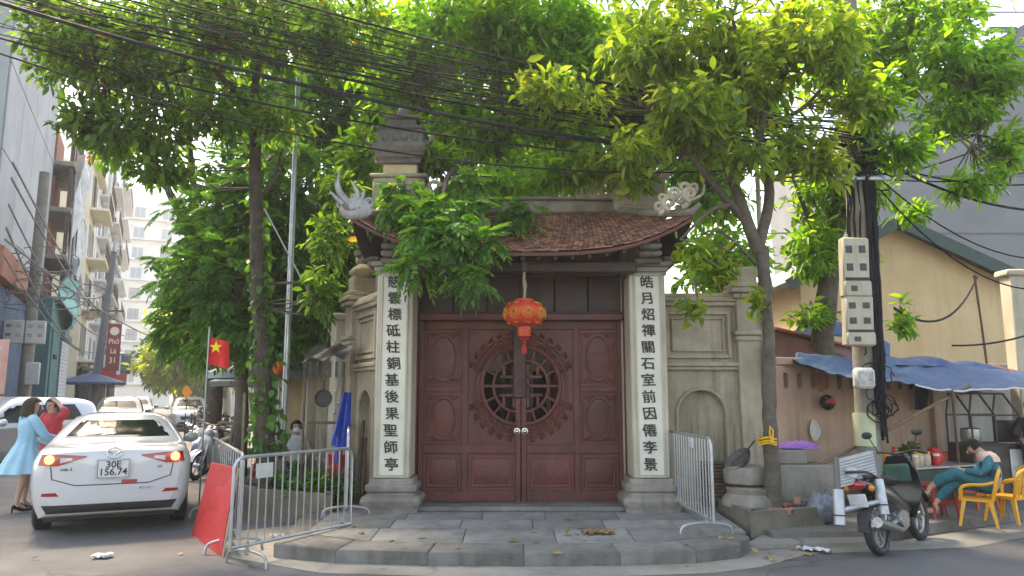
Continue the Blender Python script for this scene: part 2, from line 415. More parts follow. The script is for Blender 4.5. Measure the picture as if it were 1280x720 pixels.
# --- couplet pillars
LT = '慈雲標砥柱銅基後果聖師亭'; RT = '皓月炤禪關石室前因僊李景'
for sgn, txt in ((-1, LT), (1, RT)):
    cx = sgn*1.71
    p = MB(); p.box((cx,0,1.80), (.49,.5,2.74), .018)
    pil = p.build('pillar', M_pillar, gate)
    b = MB()
    def sq(prof, cx=cx):
        rings = []
        for hw, z in prof:
            c_ = hw*.12
            rings.append([(cx+x*hw+dx*c_, y*hw*.95+dy*c_, z) for x, y, dx, dy in ((-1,-1,1,0),(1,-1,-1,0),(1,-1,0,1),(1,1,0,-1),(1,1,-1,0),(-1,1,1,0),(-1,1,0,-1),(-1,-1,0,1))])
        b.ring_loft(rings)
    sq([(.355,0),(.36,.06),(.385,.10),(.39,.15),(.365,.20),(.31,.225),(.30,.25),(.325,.27),(.335,.33),(.33,.345),(.29,.36),(.285,.43)])
    b.build('plinth', M_stone, gate, smooth=30)
    c = MB(); c.box((cx,0,3.21), (.58,.56,.07), .012); c.box((cx,0,3.28), (.66,.64,.06), .02); c.box((cx,0,3.15), (.545,.525,.045), .01)
    c.build('capital', M_stone, gate)
    fr = MB()
    for x in (-.172, .172): fr.box((cx+x,-.262,1.79), (.024,.03,2.66), .006)
    for z in (.452, 3.13): fr.box((cx,-.262,z), (.368,.031,.024), .006)
    fr.build('panel_frame', M_pillar, gate)
    pan = MB().box((cx,-.255,1.79), (.32,.014,2.634)).build('couplet_panel', M_cream, gate)
    ztop, zbot = 3.02, .60
    for i, ch in enumerate(txt):
        z = lerp(ztop, zbot, i/11)
        me = brush_mesh(ch, .188, M_ink)
        inst('character', me, pan, (cx+random.uniform(-.012,.012), -.266, z), (PI/2, random.uniform(-.05,.05), 0), (1.0, .93, 1))
# little corbels flaring under the eave at each pillar
for sgn in (-1, 1):
    c = MB()
    for k in range(3): c.box((sgn*1.71,-.30-.13*k,3.30+.075*k), (.36-.05*k,.30,.075), .02)
    for k in range(3): c.box((sgn*(1.98+.1*k),-.05,3.30+.075*k), (.26,.34-.05*k,.075), .02)
    c.build('corbel', M_dstone, gate)
# --- door frame, lintel, transom
f = MB(); DW = 1.45; DT = 2.56; DY = .35
for s_ in (-1, 1): f.box((s_*(DW+.035),DY-.02,1.6), (.07,.2,3.2), .008)
f.box((0,DY-.03,DT+.05), (2*DW,.19,.10), .012); f.build('door_frame', M_door, gate)
t = MB()
for i in range(6): t.box((-1.21+i*.484,DY+.02,2.92), (.47,.05,.56), .012)
t.box((0,DY+.06,2.9), (2.9,.03,.62)); t.build('transom_board', M_dwood, gate)
t = MB(); t.box((0,DY-.05,3.26), (3.0,.22,.14), .02); t.box((0,-.32,3.22), (3.1,.16,.15), .02); t.box((0,DY-.02,2.675), (2.9,.1,.03), .006)
t.build('beam', M_dwood, gate)
# --- doors
ovm = [(.5+.5*math.cos(2*PI*i/28), .5+.5*math.sin(2*PI*i/28)) for i in range(28)]
MZ = 1.64; MR = .525          # medallion centre height and opening radius
for sgn in (-1, 1):
    x_in, x_out = sgn*.006, sgn*(DW-.01)
    def X(a): return lerp(x_in, x_out, a)
    leaf = MB()
    # stiles and rails
    A = [0, .075, .50, .565, .955, 1.0]
    def bx(a0, a1, z0, z1, y0, y1, bev=.006): leaf.box(((X(a0)+X(a1))/2, (y0+y1)/2, (z0+z1)/2), (abs(X(a1)-X(a0)), y1-y0, z1-z0), bev)
    y0, y1 = DY, DY+.07
    bx(0,.05,.06,2.56,y0,y1); bx(.95,1,.06,2.56,y0,y1); bx(.515,.575,.06,2.56,y0+.001,y1)
    for z0, z1 in ((.06,.20),(.705,.83),(2.44,2.56)): bx(.05,.95,z0,z1,y0+.002,y1)
    bx(.575,.95,1.555,1.64,y0+.002,y1)
    dl = leaf.build('door_leaf', M_door, gate)
    # backing panels
    for (a0, a1, z0, z1) in ((.575,.95,1.64,2.44),(.575,.95,.83,1.555),(.575,.95,.2,.705),(.05,.515,.2,.705)):
        pn = MB(); cx_ = (X(a0)+X(a1))/2; wd = abs(X(a1)-X(a0)); pn.box((cx_,y0+.045,(z0+z1)/2), (wd,.03,z1-z0))
        if z0 < .5: 
            W = wd/2-.05; H = (z1-z0)/2-.05; cz = (z0+z1)/2
            rings = []
            for k, (d, yy) in enumerate(((0,.03),(0,.012),(.012,.006),(.03,.012),(.05,.004))):
                rings.append([(cx_+sx*(W-d), y0+yy, cz+sz*(H-d)) for sx, sz in ((-1,-1),(1,-1),(1,1),(-1,1))])
            pn.ring_loft(rings, False, True)
        else:
            cz = (z0+z1)/2; W = wd/2-.03; H = (z1-z0)/2-.035
            fr_ = [(-1,-1),(1,-1),(1,1),(-1,1)]
            pn.ring_loft([[(cx_+sx*(W-d), y0+yy, cz+sz*(H-d)) for sx, sz in fr_] for d, yy in ((0,.03),(.002,.016),(.014,.014),(.02,.028))], False, False)
            rx, rz = wd*.33, (z1-z0)*.40
            pn.ring_loft([[(cx_+math.cos(2*PI*i/28)*rx*q, y0+yy, cz+math.sin(2*PI*i/28)*rz*q) for i in range(28)]
                          for q, yy in ((1.08,.03),(1.06,.008),(1.0,.004),(.93,.010),(.90,.026),(.6,.018),(.3,.012))], False, True)
            for i in range(4):          # corner sprigs
                ex, ez = fr_[i]
                for k in range(3):
                    pn.ball((cx_+ex*(W-.05-.035*k), y0+.026, cz+ez*(H-.045-.02*(k==1))), .024, 8, 5, sy=.5, sz=.8)
        pn.build('door_panel', M_door, dl)
    # medallion half: plate with round hole, ring and carved rim
    md = MB(); pts = []
    hole = []
    n_ = 18
    a0 = math.asin(.02); 
    for i in range(n_+1):
        a = -PI/2+PI*i/n_
        hole.append((sgn*(.055+ (MR-.04)*math.cos(a)), MZ+MR*math.sin(a)))
    if sgn < 0: hole = hole[::-1]
    xa, xb = sorted((X(.05)-sgn*.018, X(.515)))
    md.plate_hole(xa, xb, .83, 2.44, hole, y0+.03, y0+.06)
    for q, rr, yy in ((1.03,.03,.02),(1.22,.016,.022)):      # rims
        pts = [(sgn*(.055+(MR-.04)*q*math.cos(-PI/2+PI*i/24)), y0+yy, MZ+MR*q*math.sin(-PI/2+PI*i/24)) for i in range(25)]
        md.tube(pts, rr, 8)
    rr = random.Random(3)
    for i in range(15):                                      # carved leaves round the rim, upper and lower
        a = (-80+160*i/14)
        if abs(a) < 22: continue
        ca, sa = math.cos(R(a)), math.sin(R(a))
        for q, ln, tw in ((1.13,.13,.5),(1.3,.15,-.5),(1.42,.10,.2)):
            x_ = sgn*(.055+(MR-.04)*q*ca); z_ = MZ+MR*q*sa
            if not (xa+.03 < x_ < xb-.02 and .87 < z_ < 2.40): continue
            d_ = Vector((sgn*ca, 0, sa)); tt = Vector((-sgn*sa, 0, ca))*(1 if a > 0 else -1)
            p0 = Vector((x_, y0+.026, z_))
            md.tube([p0-tt*ln*.45, p0+d_*.012+Vector((0,-.014,0)), p0+tt*ln*.35+d_*.03, p0+tt*ln*.5-d_*.01], [.008,.026,.02,.005], 6)
    med = md.build('medallion', M_door, dl)
    lat = MB()                                               # openwork longevity lattice
    yl = y0+.035
    def bar(x0, z0, x1, z1, w_=.045):
        lat.box(((sgn*x0+sgn*x1)/2, yl, MZ+(z0+z1)/2), (max(w_, abs(x1-x0)), .03, max(w_, abs(z1-z0))), .004)
    r1 = .36
    lat.tube([(sgn*(.055+r1*.93*math.cos(-PI/2+PI*i/20)), yl, MZ+r1*math.sin(-PI/2+PI*i/20)) for i in range(21)], .022, 6)
    bar(.10,-.30,.10,.30,.04); bar(.06,.0,.40,.0); bar(.06,.13,.30,.13,.04); bar(.06,-.13,.30,-.13,.04); bar(.24,.13,.24,.28,.04); bar(.24,-.28,.24,-.13,.04)
    for a in (-72,-48,-25,0,25,48,72):
        ca, sa = math.cos(R(a)), math.sin(R(a))
        lat.tube([(sgn*(.055+(r1)*.93*ca), yl, MZ+r1*sa), (sgn*(.055+(MR-.02)*.95*ca), yl, MZ+(MR-.01)*sa)], .02, 6)
    lat.build('lattice', M_door, dl)
    k = MB(); k.ball((sgn*.055,y0-.035,1.01), .034, 12, 8); k.tube([(sgn*.055,y0,1.01),(sgn*.055,y0-.03,1.01)], .014, 8); k.lathe([(.045,0),(.045,.01),(.02,.014)], 14, (sgn*.055,y0,1.01), (PI/2,0,0))
    k.build('door_knob', M_brass, dl)
MB().box((0,DY+.085,1.3), (.09,.03,2.5), .004).build('meeting_stile', M_door, gate)
ast = MB(); ast.box((-.02,DY-.015,2.0), (.17,.035,1.05), .008); ast.build('cover_strip', mat('dark oxblood', (.05,.011,.012), (.035,.009,.009), 5, .5), gate)
# --- roof
def roof_front(u, v, off=0.):
    s_ = u*2-1; e = abs(s_)**3.2
    Xe, Ye, Ze = s_*2.20, -.78-.10*e, 3.36+.44*e
    Xr, Yr, Zr = s_*1.32, .50, 4.20
    return Vector((lerp(Xe, Xr, v**.85), lerp(Ye, Yr, v), lerp(Ze, Zr, v**1.25)+off))
def roof_side(sg, u, v, off=0.):
    s_ = u*2-1; e = abs(s_)**3.2
    Xe, Ye, Ze = 2.20+.0*e-.05*(1-e), .50+s_*1.38, 3.36+.44*e
    k = abs(s_)
    Xr, Yr, Zr = 1.32, .50, 4.20
    return Vector((sg*lerp(Xe, Xr, v**.85), lerp(Ye, Yr, v), lerp(Ze, Zr, v**1.25)+off))
def mirror_back(p): return Vector((p.x, 1.0-p.y, p.z))
deck = MB()
deck.grid(lambda u, v: roof_front(u, v, -.05), 24, 8); deck.grid(lambda u, v: mirror_back(roof_front(u, v, -.05)), 24, 8)
for sg in (-1, 1): deck.grid(lambda u, v: roof_side(sg, u, v, -.05), 16, 8)
rd = deck.build('roof', M_dwood, gate, smooth=60)
tl = MB(); rt = random.Random(5)
def tiles(fn, rows, cols):
    for r_ in range(rows):
        for c in range(cols):
            u0 = (c+(r_ % 2)*.5)/cols; u1 = u0+1./cols
            if u1 > 1.001: continue
            v0 = r_/rows-.012; v1 = (r_+1.5)/rows
            if v1 > 1: v1 = 1
            j = rt.uniform(-.007, .007)
            vj = max(0., v0+j*.5); a = fn(u0+.04/cols, vj); b = fn(u1-.04/cols, vj); m_ = fn((u0+u1)/2, max(v0-.02, 0)); c1 = fn(u1, v1); c0 = fn(u0, v1)
            up = Vector((0, 0, 1)); h = .036+rt.uniform(0, .014); 
            th = Vector((0, 0, .016))
            P = [a+up*h, m_+up*(h+.006), b+up*h, c1+up*.006, c0+up*.006]
            tl.add(P+[p-th for p in P[:3]], [(0,1,2,3,4), (0,5,6,1), (1,6,7,2)])
tiles(lambda u, v: roof_front(u, v, -.03), 17, 56); tiles(lambda u, v: mirror_back(roof_front(u, v, -.03)), 12, 40)
for sg in (-1, 1): tiles(lambda u, v: roof_side(sg, u if sg > 0 else 1-u, v, -.03), 15, 34)
tag(tl.build('roof_tile_field', M_tile, rd, smooth=0), kind='stuff')
rg = MB(); rg.box((0,.5,4.26), (2.75,.2,.2), .03); rg.box((0,.5,4.385), (2.9,.26,.05), .015); rg.build('ridge', M_stone, rd)
for sg in (-1, 1):
    for mir in (False, True):
        h = MB(); pts = []
        for i in range(13):
            p = roof_front(1. if sg > 0 else 0., i/12, .05)
            if mir: p = mirror_back(p)
            pts.append(p)
        pts.insert(0, pts[0]+Vector((sg*.10,-.05 if not mir else .05,.10)))
        h.tube(pts, [.035]+[.052]*13, 8); h.build('hip_ridge', M_stone, rd)
# eave board and rafters
ev = MB()
ev.ring_loft([[roof_front(i/24,0,dz)+Vector((0,dy,0)) for dz, dy in ((-.02,.0),(-.02,.05),(-.065,.05),(-.065,.0))] for i in range(25)]); ev.build('eave_board', mat('reddish eave board', (.13,.05,.035), (.08,.03,.022), 5, .8), rd)
rf = MB()
for i in range(19):
    u = .04+.92*i/18; a = roof_front(u,.02,-.1); b = roof_front(u,.75,-.12); rf.tube([a,b], .035, 4)
rf.build('rafter_row', M_dwood, rd)
# scroll ornaments
def scroll(mb, p, right, up, size, turns=1.2, r0=.2, thick=.12, n=14):
    p = Vector(p); pts = []; rs = []
    for i in range(n+1):
        t = i/n; a = t*turns*2*PI; rr = size*(1-t*.82)*.5
        pts.append(p+right*(math.sin(a)*rr)+up*(size*.5-math.cos(a)*rr)); rs.append(size*thick*(1-.6*t))
    mb.tube(pts, rs, 6)
def flame(mb, base, tip, bow, r):
    base = Vector(base); tip = Vector(tip); b = Vector(bow)
    mb.tube(bez([base, base.lerp(tip,.4)+b, base.lerp(tip,.75)+b*.6, tip], 4), [r*(1-.9*(i/12)**1.3) for i in range(13)], 6, flat=.6)
M_dragon = mat('grey lime dragon', (.40,.40,.39), (.22,.22,.215), 7, .85, .4)
ol = MB(); c0 = Vector((-2.17,-.85,3.86))
for (dx, dz, bx_, r_) in ((-.20,.55,-.12,.085),(-.05,.40,.08,.08),(-.32,.28,-.06,.075),(.12,.30,.05,.075),(-.14,.2,-.1,.09),(.24,.16,.03,.06),(-.26,.42,-.1,.06),(.02,.24,-.04,.08)):
    flame(ol, c0+Vector((random.uniform(-.03,.06),0,0)), c0+Vector((dx,-.02,dz)), (bx_,0,.03), r_)
for k in range(5): scroll(ol, c0+Vector((-.18+.09*k,-.03+.02*(k%2),.0+.05*(k%3))), Vector((-1 if k%2 else 1,0,0)), Vector((0,0,1)), .15, 1.1, thick=.16)
ol.ball(c0+Vector((.02,0,.04)), .13, 12, 8, sx=1.7, sy=.7, sz=1.2); ol.build('corner_dragon', M_dragon, rd)
orr = MB(); c0 = Vector((2.12,-.84,3.90))
for k, (dx, dz, s_, d_) in enumerate(((-.34,-.06,.17,1),(-.2,-.02,.2,-1),(-.05,.02,.22,1),(.07,.1,.2,-1),(.0,.2,.17,1),(-.12,.14,.16,-1),(.12,.24,.12,1),(-.3,.08,.13,1))):
    scroll(orr, c0+Vector((dx,-.02*(k%2),dz)), Vector((d_,0,0)), Vector((0,0,1)), s_, 1.25, thick=.23)
flame(orr, c0+Vector((.05,0,.1)), c0+Vector((.26,0,.36)), (.08,0,-.02), .05)
orr.build('corner_scroll', M_orn, rd)
for sg in (1, -1):
    o2 = MB(); c0 = Vector((sg*1.28,.38,4.42))
    for k, (dx, s_, d_) in enumerate(((-.42,.14,1),(-.3,.19,-1),(-.16,.24,1),(0,.28,-1),(.1,.2,1))): scroll(o2, c0+Vector((sg*dx,-.02*(k%2),-.03)), Vector((d_*sg,0,0)), Vector((0,0,1)), s_, 1.25, thick=.15)
    o2.box(c0+Vector((-sg*.15,0,-.03)), (.62,.1,.07), .02); o2.build('ridge_scroll', M_orn, rd)
# --- towers behind the roof
for sg in (-1, 1):
    tcx = sg*1.76+(-.02); ty = .62
    tw = MB(); tw.box((tcx,ty,2.2), (.62,.62,4.4), .02)
    tsh = tw.build('tower_shaft', M_plaster, gate)
    tb = MB(); tb.box((tcx,ty,4.42), (.76,.76,.5), .03); tb.box((tcx,ty,4.68), (.84,.84,.06), .02)
    for y in (-.405,): tb.plate_hole(tcx-.3, tcx+.3, 4.24, 4.60, [(tcx+a*.22, 4.42+b*.12) for a, b in ((-1,-1),(0,-1),(1,-1),(1,0),(1,1),(0,1),(-1,1),(-1,0))], ty+y+.0, ty+y+.03)
    tb.build('tower_base', M_pillar if sg > 0 else M_plaster, gate)
    MB().box((tcx,ty,4.80), (.50,.50,.19), .01).build('tower_band', M_ochre, gate)
    tc_ = MB()
    def sqr(prof, n4=1):
        tc_.ring_loft([[(tcx+x*h, ty+y*h, z-.10) for x, y in ((-1,-1),(1,-1),(1,1),(-1,1))] for h, z in prof])
    sqr([(.25,4.99),(.30,5.0),(.31,5.05),(.35,5.08),(.36,5.14),(.41,5.18),(.43,5.24),(.43,5.27),(.33,5.29),(.33,5.50),(.36,5.52),(.36,5.56),(.22,5.59),(.21,5.70),(.25,5.72),(.25,5.76),(.10,5.82)])
    for ax in (-1, 1):
        for ay in (-1, 1): flame(tc_, (tcx+ax*.36,ty+ay*.36,5.14), (tcx+ax*.50,ty+ay*.50,5.28), (ax*.05,ay*.05,-.05), .05)
    tc_.ball((tcx,ty,5.78), .10, 12, 8)
    cap = tc_.build('tower_cap', M_dstone, gate)
    rl = MB()
    for k in range(4): rl.ball((tcx-.22+.145*k,ty-.335,5.29), .05, 8, 6, sy=.5, sz=1.4)
    rl.build('carved_relief', M_dstone, cap)
# --- side wings with a blind arch and a framed panel
def wing(length, ang, x0, y0_, nm):
    Mw = Matrix.Translation((x0, y0_, 0)) @ Matrix.Rotation(ang, 4, 'Z')   # local x runs along the wing away from the pillar, -y is outside
    hgt = 2.78
    w_ = MB(); w_.M = Mw; s_ = 1 if abs(ang) < 1.6 else -1
    aw = .33; cx_ = length*.52; z1 = 1.25; 
    hole = [(cx_-aw,.012),(cx_,.012),(cx_+aw,.012),(cx_+aw,.4),(cx_+aw,.9)]+arc(cx_, z1, aw, 0, 180, 14)+[(cx_-aw,.9),(cx_-aw,.4)]
    yo, yi = (-.0, .22)
    w_.plate_hole(0, length, 0, 1.86, hole, yo, yi)
    w_.box((length/2,.17,.9), (length-.02,.08,1.7))
    w_.box((length/2,.11,2.32), (length,.22,.92))
    wl = w_.build('side_wall', M_plaster, gate, smooth=30)
    t_ = MB(); t_.M = Mw
    for gr in (((1.885,.055,.10),(1.94,.06,.15)), ((2.80,.065,.12),(2.86,.065,.18),(2.92,.06,.10))):
        t_ = MB(); t_.M = Mw
        for z, h_, d_ in gr: t_.box((length/2,.11,z), (length+.04,.22+2*d_*.6,h_), .012)
        t_.build('cornice', M_plaster, gate)
    u_ = MB(); u_.M = Mw
    for d_, th, yy in ((0,.05,-.03),(.08,.025,-.018)):
        W, H = length-.2-2*d_, .62-2*d_; 
        for q in (-1, 1): u_.box((length/2+q*W/2,yy,2.36), (th,.05,H+th), .008); u_.box((length/2,yy,2.36+q*H/2), (W-th,.05,th), .008)
    u_.build('panel_frame', M_plaster, wl)
    ar = MB(); ar.M = Mw
    ar.tube([(x, -.006, z) for x, z in [(cx_-aw-.02,.02),(cx_-aw-.02,1.25)]+arc(cx_, z1, aw+.02, 180, 0, 14)[1:-1]+[(cx_+aw+.02,1.25),(cx_+aw+.02,.02)]], .028, 6)
    ar.build('arch_moulding', M_plaster, wl)
    pl = MB(); pl.M = Mw
    pl.box((length+.17,.10,1.45), (.34,.42,2.9), .015); pl.box((length+.17,.10,.16), (.42,.5,.32), .03); pl.box((length+.17,.10,.38), (.39,.47,.07), .02)
    for z, d_ in ((2.3,.03),(2.38,.05),(2.9,.06),(2.98,.09),(3.06,.05)): pl.box((length+.17,.10,z), (.34+2*d_,.42+2*d_,.07), .015)
    pl.box((length+.17,.10,3.2), (.30,.36,.26), .02)
    pl.build('corner_post', M_plaster, gate)
    return Mw
MR_ = wing(1.08, 0, 1.97, .30, 'r')
# left wing turned along the street: mirror by running it from its far end back to the pillar
La = R(118); lx, ly = -1.97, .10
pe = Vector((lx+math.cos(La)*1.08, ly+math.sin(La)*1.08))
def wing_left():
    Mw = Matrix.Translation((pe.x, pe.y, 0)) @ Matrix.Rotation(La+PI, 4, 'Z')
    return Mw
# build the left wing with its own frame (x=0 at the pillar end)
def wing_general(Mw, length, post=True):
    hgt = 2.78; w_ = MB(); w_.M = Mw; aw = .33; cx_ = length*.5; z1 = 1.25
    hole = [(cx_-aw,.012),(cx_,.012),(cx_+aw,.012),(cx_+aw,.4),(cx_+aw,.9)]+arc(cx_, z1, aw, 0, 180, 14)+[(cx_-aw,.9),(cx_-aw,.4)]
    w_.plate_hole(0, length, 0, 1.86, hole, 0, .22); w_.box((length/2,.17,.9), (length-.02,.08,1.7)); w_.box((length/2,.11,2.32), (length,.22,.92))
    wl = w_.build('side_wall', M_plaster, gate, smooth=30)
    t_ = MB(); t_.M = Mw
    for gr in (((1.885,.055,.10),(1.94,.06,.15)), ((2.80,.065,.12),(2.86,.065,.18),(2.92,.06,.10))):
        t_ = MB(); t_.M = Mw
        for z, h_, d_ in gr: t_.box((length/2,.11,z), (length+.04,.22+1.2*d_,h_), .012)
        t_.build('cornice', M_plaster, gate)
    u_ = MB(); u_.M = Mw
    for d_, th, yy in ((0,.05,-.03),(.08,.025,-.018)):
        W, H = length-.2-2*d_, .62-2*d_
        for q in (-1, 1): u_.box((length/2+q*W/2,yy,2.36), (th,.05,H+th), .008); u_.box((length/2,yy,2.36+q*H/2), (W-th,.05,th), .008)
    u_.build('panel_frame', M_plaster, wl)
    ar = MB(); ar.M = Mw
    ar.tube([(x, -.006, z) for x, z in [(cx_-aw-.02,.02),(cx_-aw-.02,1.25)]+arc(cx_, z1, aw+.02, 180, 0, 14)[1:-1]+[(cx_+aw+.02,1.25),(cx_+aw+.02,.02)]], .028, 6)
    ar.build('arch_moulding', M_plaster, wl)
    pl = MB(); pl.M = Mw; q = -.17
    pl.box((q,.10,1.45), (.34,.42,2.9), .015); pl.box((q,.10,.16), (.42,.5,.32), .03); pl.box((q,.10,.38), (.39,.47,.07), .02)
    for z, d_ in ((2.3,.03),(2.38,.05),(2.9,.06),(2.98,.09),(3.06,.05)): pl.box((q,.10,z), (.34+2*d_,.42+2*d_,.07), .015)
    pl.box((q,.10,3.2), (.30,.36,.26), .02); pl.box((q,.10,3.42), (.5,.34,.2), .08); pl.ball((q,.10,3.6), .12)
    pl.build('corner_post', M_plaster, gate)
wing_general(wing_left(), 1.08)
# stacked planks standing in the right niche
sp = thing('plank_stack', 'stack of weathered brown boards stored in the arched niche', 'planks', (GO.x+1.97+.68, GO.y+.22, PZ))
for k in range(13): MB().box((random.uniform(-.01,.01),random.uniform(-.01,.01),.03+.047*k), (.34,.10,.04), .006).build('board', mat('old board', (.13,.085,.06), (.08,.05,.035), 6, .9, .3, rnd=.25), sp)

# ============================================================ red lantern
LC = Vector((.16, 9.62, 0)); lz = at(654,392,9.62).z
lan = thing('silk_lantern', 'round red silk lantern with gold print hanging before the doors', 'lantern', (LC.x, LC.y, lz))
M_red = mat('red silk', (.62,.028,.012), (.55,.10,.02), 16, .5, .2, 40, lo=.5, hi=.62, speck=.5, speckc=(.75,.36,.06))
bd = MB(); n_ = 40; rings = []
for i in range(13):
    a = PI*(.08+.84*i/12); rr = .275*math.sin(a)**.75; z = -.178*math.cos(a)
    rings.append([(rr*(1-.03*(k % 2))*math.cos(2*PI*k/n_), rr*(1-.03*(k % 2))*math.sin(2*PI*k/n_), z) for k in range(n_)])
bd.ring_loft(rings); lb_ = bd.build('lantern_body', M_red, lan)
gpm = MB()
def lpt(a, t, off=.004): q = PI*(.08+.84*t); rr = .275*math.sin(q)**.75+off; return Vector((rr*math.cos(a), rr*math.sin(a), -(.178+off)*math.cos(q)))
for k in range(9):
    a0 = 2*PI*k/9
    for j in range(10):
        b0 = 2*PI*j/10; gpm.tube([lpt(a0+.10*math.cos(b0), .5+.07*math.sin(b0)), lpt(a0+.22*math.cos(b0+.15), .5+.14*math.sin(b0+.15))], [.012,.006], 5)
    gpm.tube([lpt(a0+.27*math.cos(PI*j/10), .5+.17*math.sin(PI*j/10)) for j in range(21)], .004, 4)
    for tt in (.2,.8): gpm.tube([lpt(a0+.3*q-.15, tt+.03*math.cos(q*12)) for q in (0,.25,.5,.75,1)], .006, 4)
tag(gpm.build('gold_print', mat('gold print', (.72,.33,.05), rough=.45, metal=.3), lb_), kind='stuff')
M_col = mat('red collar', (.55,.05,.015), (.5,.2,.03), 30, .5, lo=.55)
MB().lathe([(.115,.155),(.118,.19),(.09,.195)], 18).build('top_collar', M_col, lan)
c = MB(); c.lathe([(.085,-.30),(.088,-.29),(.088,-.17),(.1,-.16)], 18); c.build('collar', M_col, lan)
t = MB()
for k in range(10): a = 2*PI*k/10; t.tube([(.05*math.cos(a),.05*math.sin(a),-.30),(.045*math.cos(a),.045*math.sin(a),-.345)], .012, 5)
t.tube([(0,0,-.29),(0,0,-.36)], .012, 6); t.lathe([(.012,-.35),(.03,-.37),(.032,-.39),(.02,-.40),(.034,-.47),(.036,-.52),(.02,-.521)], 12); t.build('tassel', mat('tassel red', (.42,.02,.012), (.3,.015,.01), 40, .8), lan)
k = MB(); k.tube([(0,0,.18),(.008,0,.30),(-.006,0,.42),(0,0,.56)], .018, 6); k.tube([(.01,0,.3),(.03,0,.36),(.012,0,.45)], .01, 5); k.build('cord', mat('straw cord', (.30,.25,.17), rough=.9), lan)
k = MB(); k.box((0,0,.62), (.08,.08,.14), .01); k.tube([(0,0,.66),(0,0,.78)], .015, 6); k.build('hook', M_dwood, lan)
# ============================================================ right-hand pavement, walls and houses
M_pink = mat('stained salmon wall', (.50,.335,.245), (.36,.24,.175), 1.3, .88, .35, 18, streak=.55, streakc=(.13,.09,.065))
M_greyw = mat('grey rendered wall', (.34,.325,.30), (.24,.23,.21), 1.2, .88, .3, 18, streak=.5, streakc=(.1,.09,.08))
M_yellow = mat('warm yellow wall', (.66,.49,.29), (.57,.41,.235), 1.3, .85, .2, 14, streak=.4, streakc=(.34,.22,.12), speck=.25, speckc=(.42,.27,.14))
M_green = mat('dark green board', (.035,.075,.065), (.025,.055,.05), 4, .6)
M_hall = mat('dim yard wall', (.45,.36,.2), (.35,.27,.15), 1, .9)
pav = [Vector((3.05,9.0,0)), Vector((4.35,9.12,0)), Vector((9.2,11.75,0)), Vector((19.6,18.1,0)), Vector((17.5,21,0)), Vector((3.1,12.6,0))]
mb = MB(); mb.slab([(p.x, p.y) for p in pav], 0, .115); pave = struct(mb.build('pavement', mat('dusty pavement', (.185,.172,.155), (.11,.103,.092), 1.3, .92, .4, 40, speck=.3), smooth=0))
e0, e1 = pav[1], pav[2]; d = (e1-e0).normalized(); nrm = Vector((-d.y, d.x, 0)); k = 0.
ln_tot = (e1-e0).length
while k < ln_tot:
    L_ = min(.9, ln_tot-k); a = e0+d*(k+.006); b = e0+d*(k+L_-.006)
    mb = MB(); mb.slab([(p.x, p.y) for p in (a-nrm*.03, b-nrm*.03, b+nrm*.17, a+nrm*.17)], 0, .13); mb.build('kerb_stone', M_kerb, pave, smooth=0); k += L_
mb = MB(); mb.slab([(p.x, p.y) for p in (Vector((2.6,8.62,0)), Vector((4.35,8.80,0)), Vector((4.45,9.12,0)), Vector((3.05,9.3,0)))], 0, .05); struct(mb.build('apron', M_conc, smooth=0))

# salmon yard wall with a row of small slotted vents
WA, WB = Vector((3.95,11.15,0)), Vector((7.3,12.95,0)); wd_ = (WB-WA); wl = wd_.length; wang = math.atan2(wd_.y, wd_.x)
yw = thing('yard_wall', 'stained salmon yard wall pierced by a row of small rounded vents', 'wall', (WA.x,WA.y,.10), wang)
m1 = MB(); m1.box((wl/2,.11,.8), (wl,.22,1.6)); 
z0, z1 = 1.60, 2.06
xs = [.05+.30*i for i in range(int(wl/.30))]; x_prev = 0
for i, x in enumerate(xs):
    cx = x+.15; hw, hh = .055, .12
    hole = [(cx+hw*q, 1.83+hh*w_) for q, w_ in ((-1,-.7),(-.6,-1),(0,-1.02),(.6,-1),(1,-.7),(1,0),(1,.7),(.6,1),(0,1.02),(-.6,1),(-1,.7),(-1,0))]
    xa = 0 if i == 0 else x; xb = wl if i == len(xs)-1 else x+.30
    m1.plate_hole(xa, xb, z0, z1, hole, 0, .22)
m1.box((wl/2,.11,2.12), (wl+.06,.32,.12), .015); m1.build('wall_body', M_pink, yw, smooth=30)
MB().box((wl/2,.2,1.83), (wl,.02,.44)).build('vent_backing', mat('vent shade', (.025,.018,.014), rough=.95), yw)  # near-black sheet paints the shade inside the vent recesses
for x, w_ in ((-.02,.2),(wl*.995,.22),(wl*.52,.07)): MB().box((x,.02,1.02), (w_,.2,2.04), .012).build('pilaster', M_pink, yw)
mb = MB()
for x, z, r_ in ((.95,1.82,.13),): mb.lathe([(.001,-.03),(r_,-.03),(r_,0),(.001,0)], 20, (x+.02,-.005,z), (PI/2,0,0), sy=1.2)
mb.build('wall_disc', mat('terracotta disc', (.36,.17,.12), (.28,.12,.09), 8, .85), yw)
# grey wall continuing behind the food cart
gw = thing('yard_wall', 'grey rendered wall behind the steel food cart', 'wall', (WB.x+.05,WB.y+.05,.1), wang)
MB().box((2.6,.12,1.05), (5.2,.24,2.1)).build('wall_body', M_greyw, gw, smooth=0); MB().box((2.6,.12,2.15), (5.3,.34,.1), .02).build('coping', M_greyw, gw)
pc = at(1272,420,13.6)
wp = thing('gate_post', 'whitewashed square post beside the yellow house', 'post', (pc.x,13.6,.1)); MB().box((0,0,1.9), (.30,.30,3.8), .02).build('shaft', M_pillar, wp); MB().box((0,0,3.85), (.42,.42,.12), .03).build('cap', M_pillar, wp)

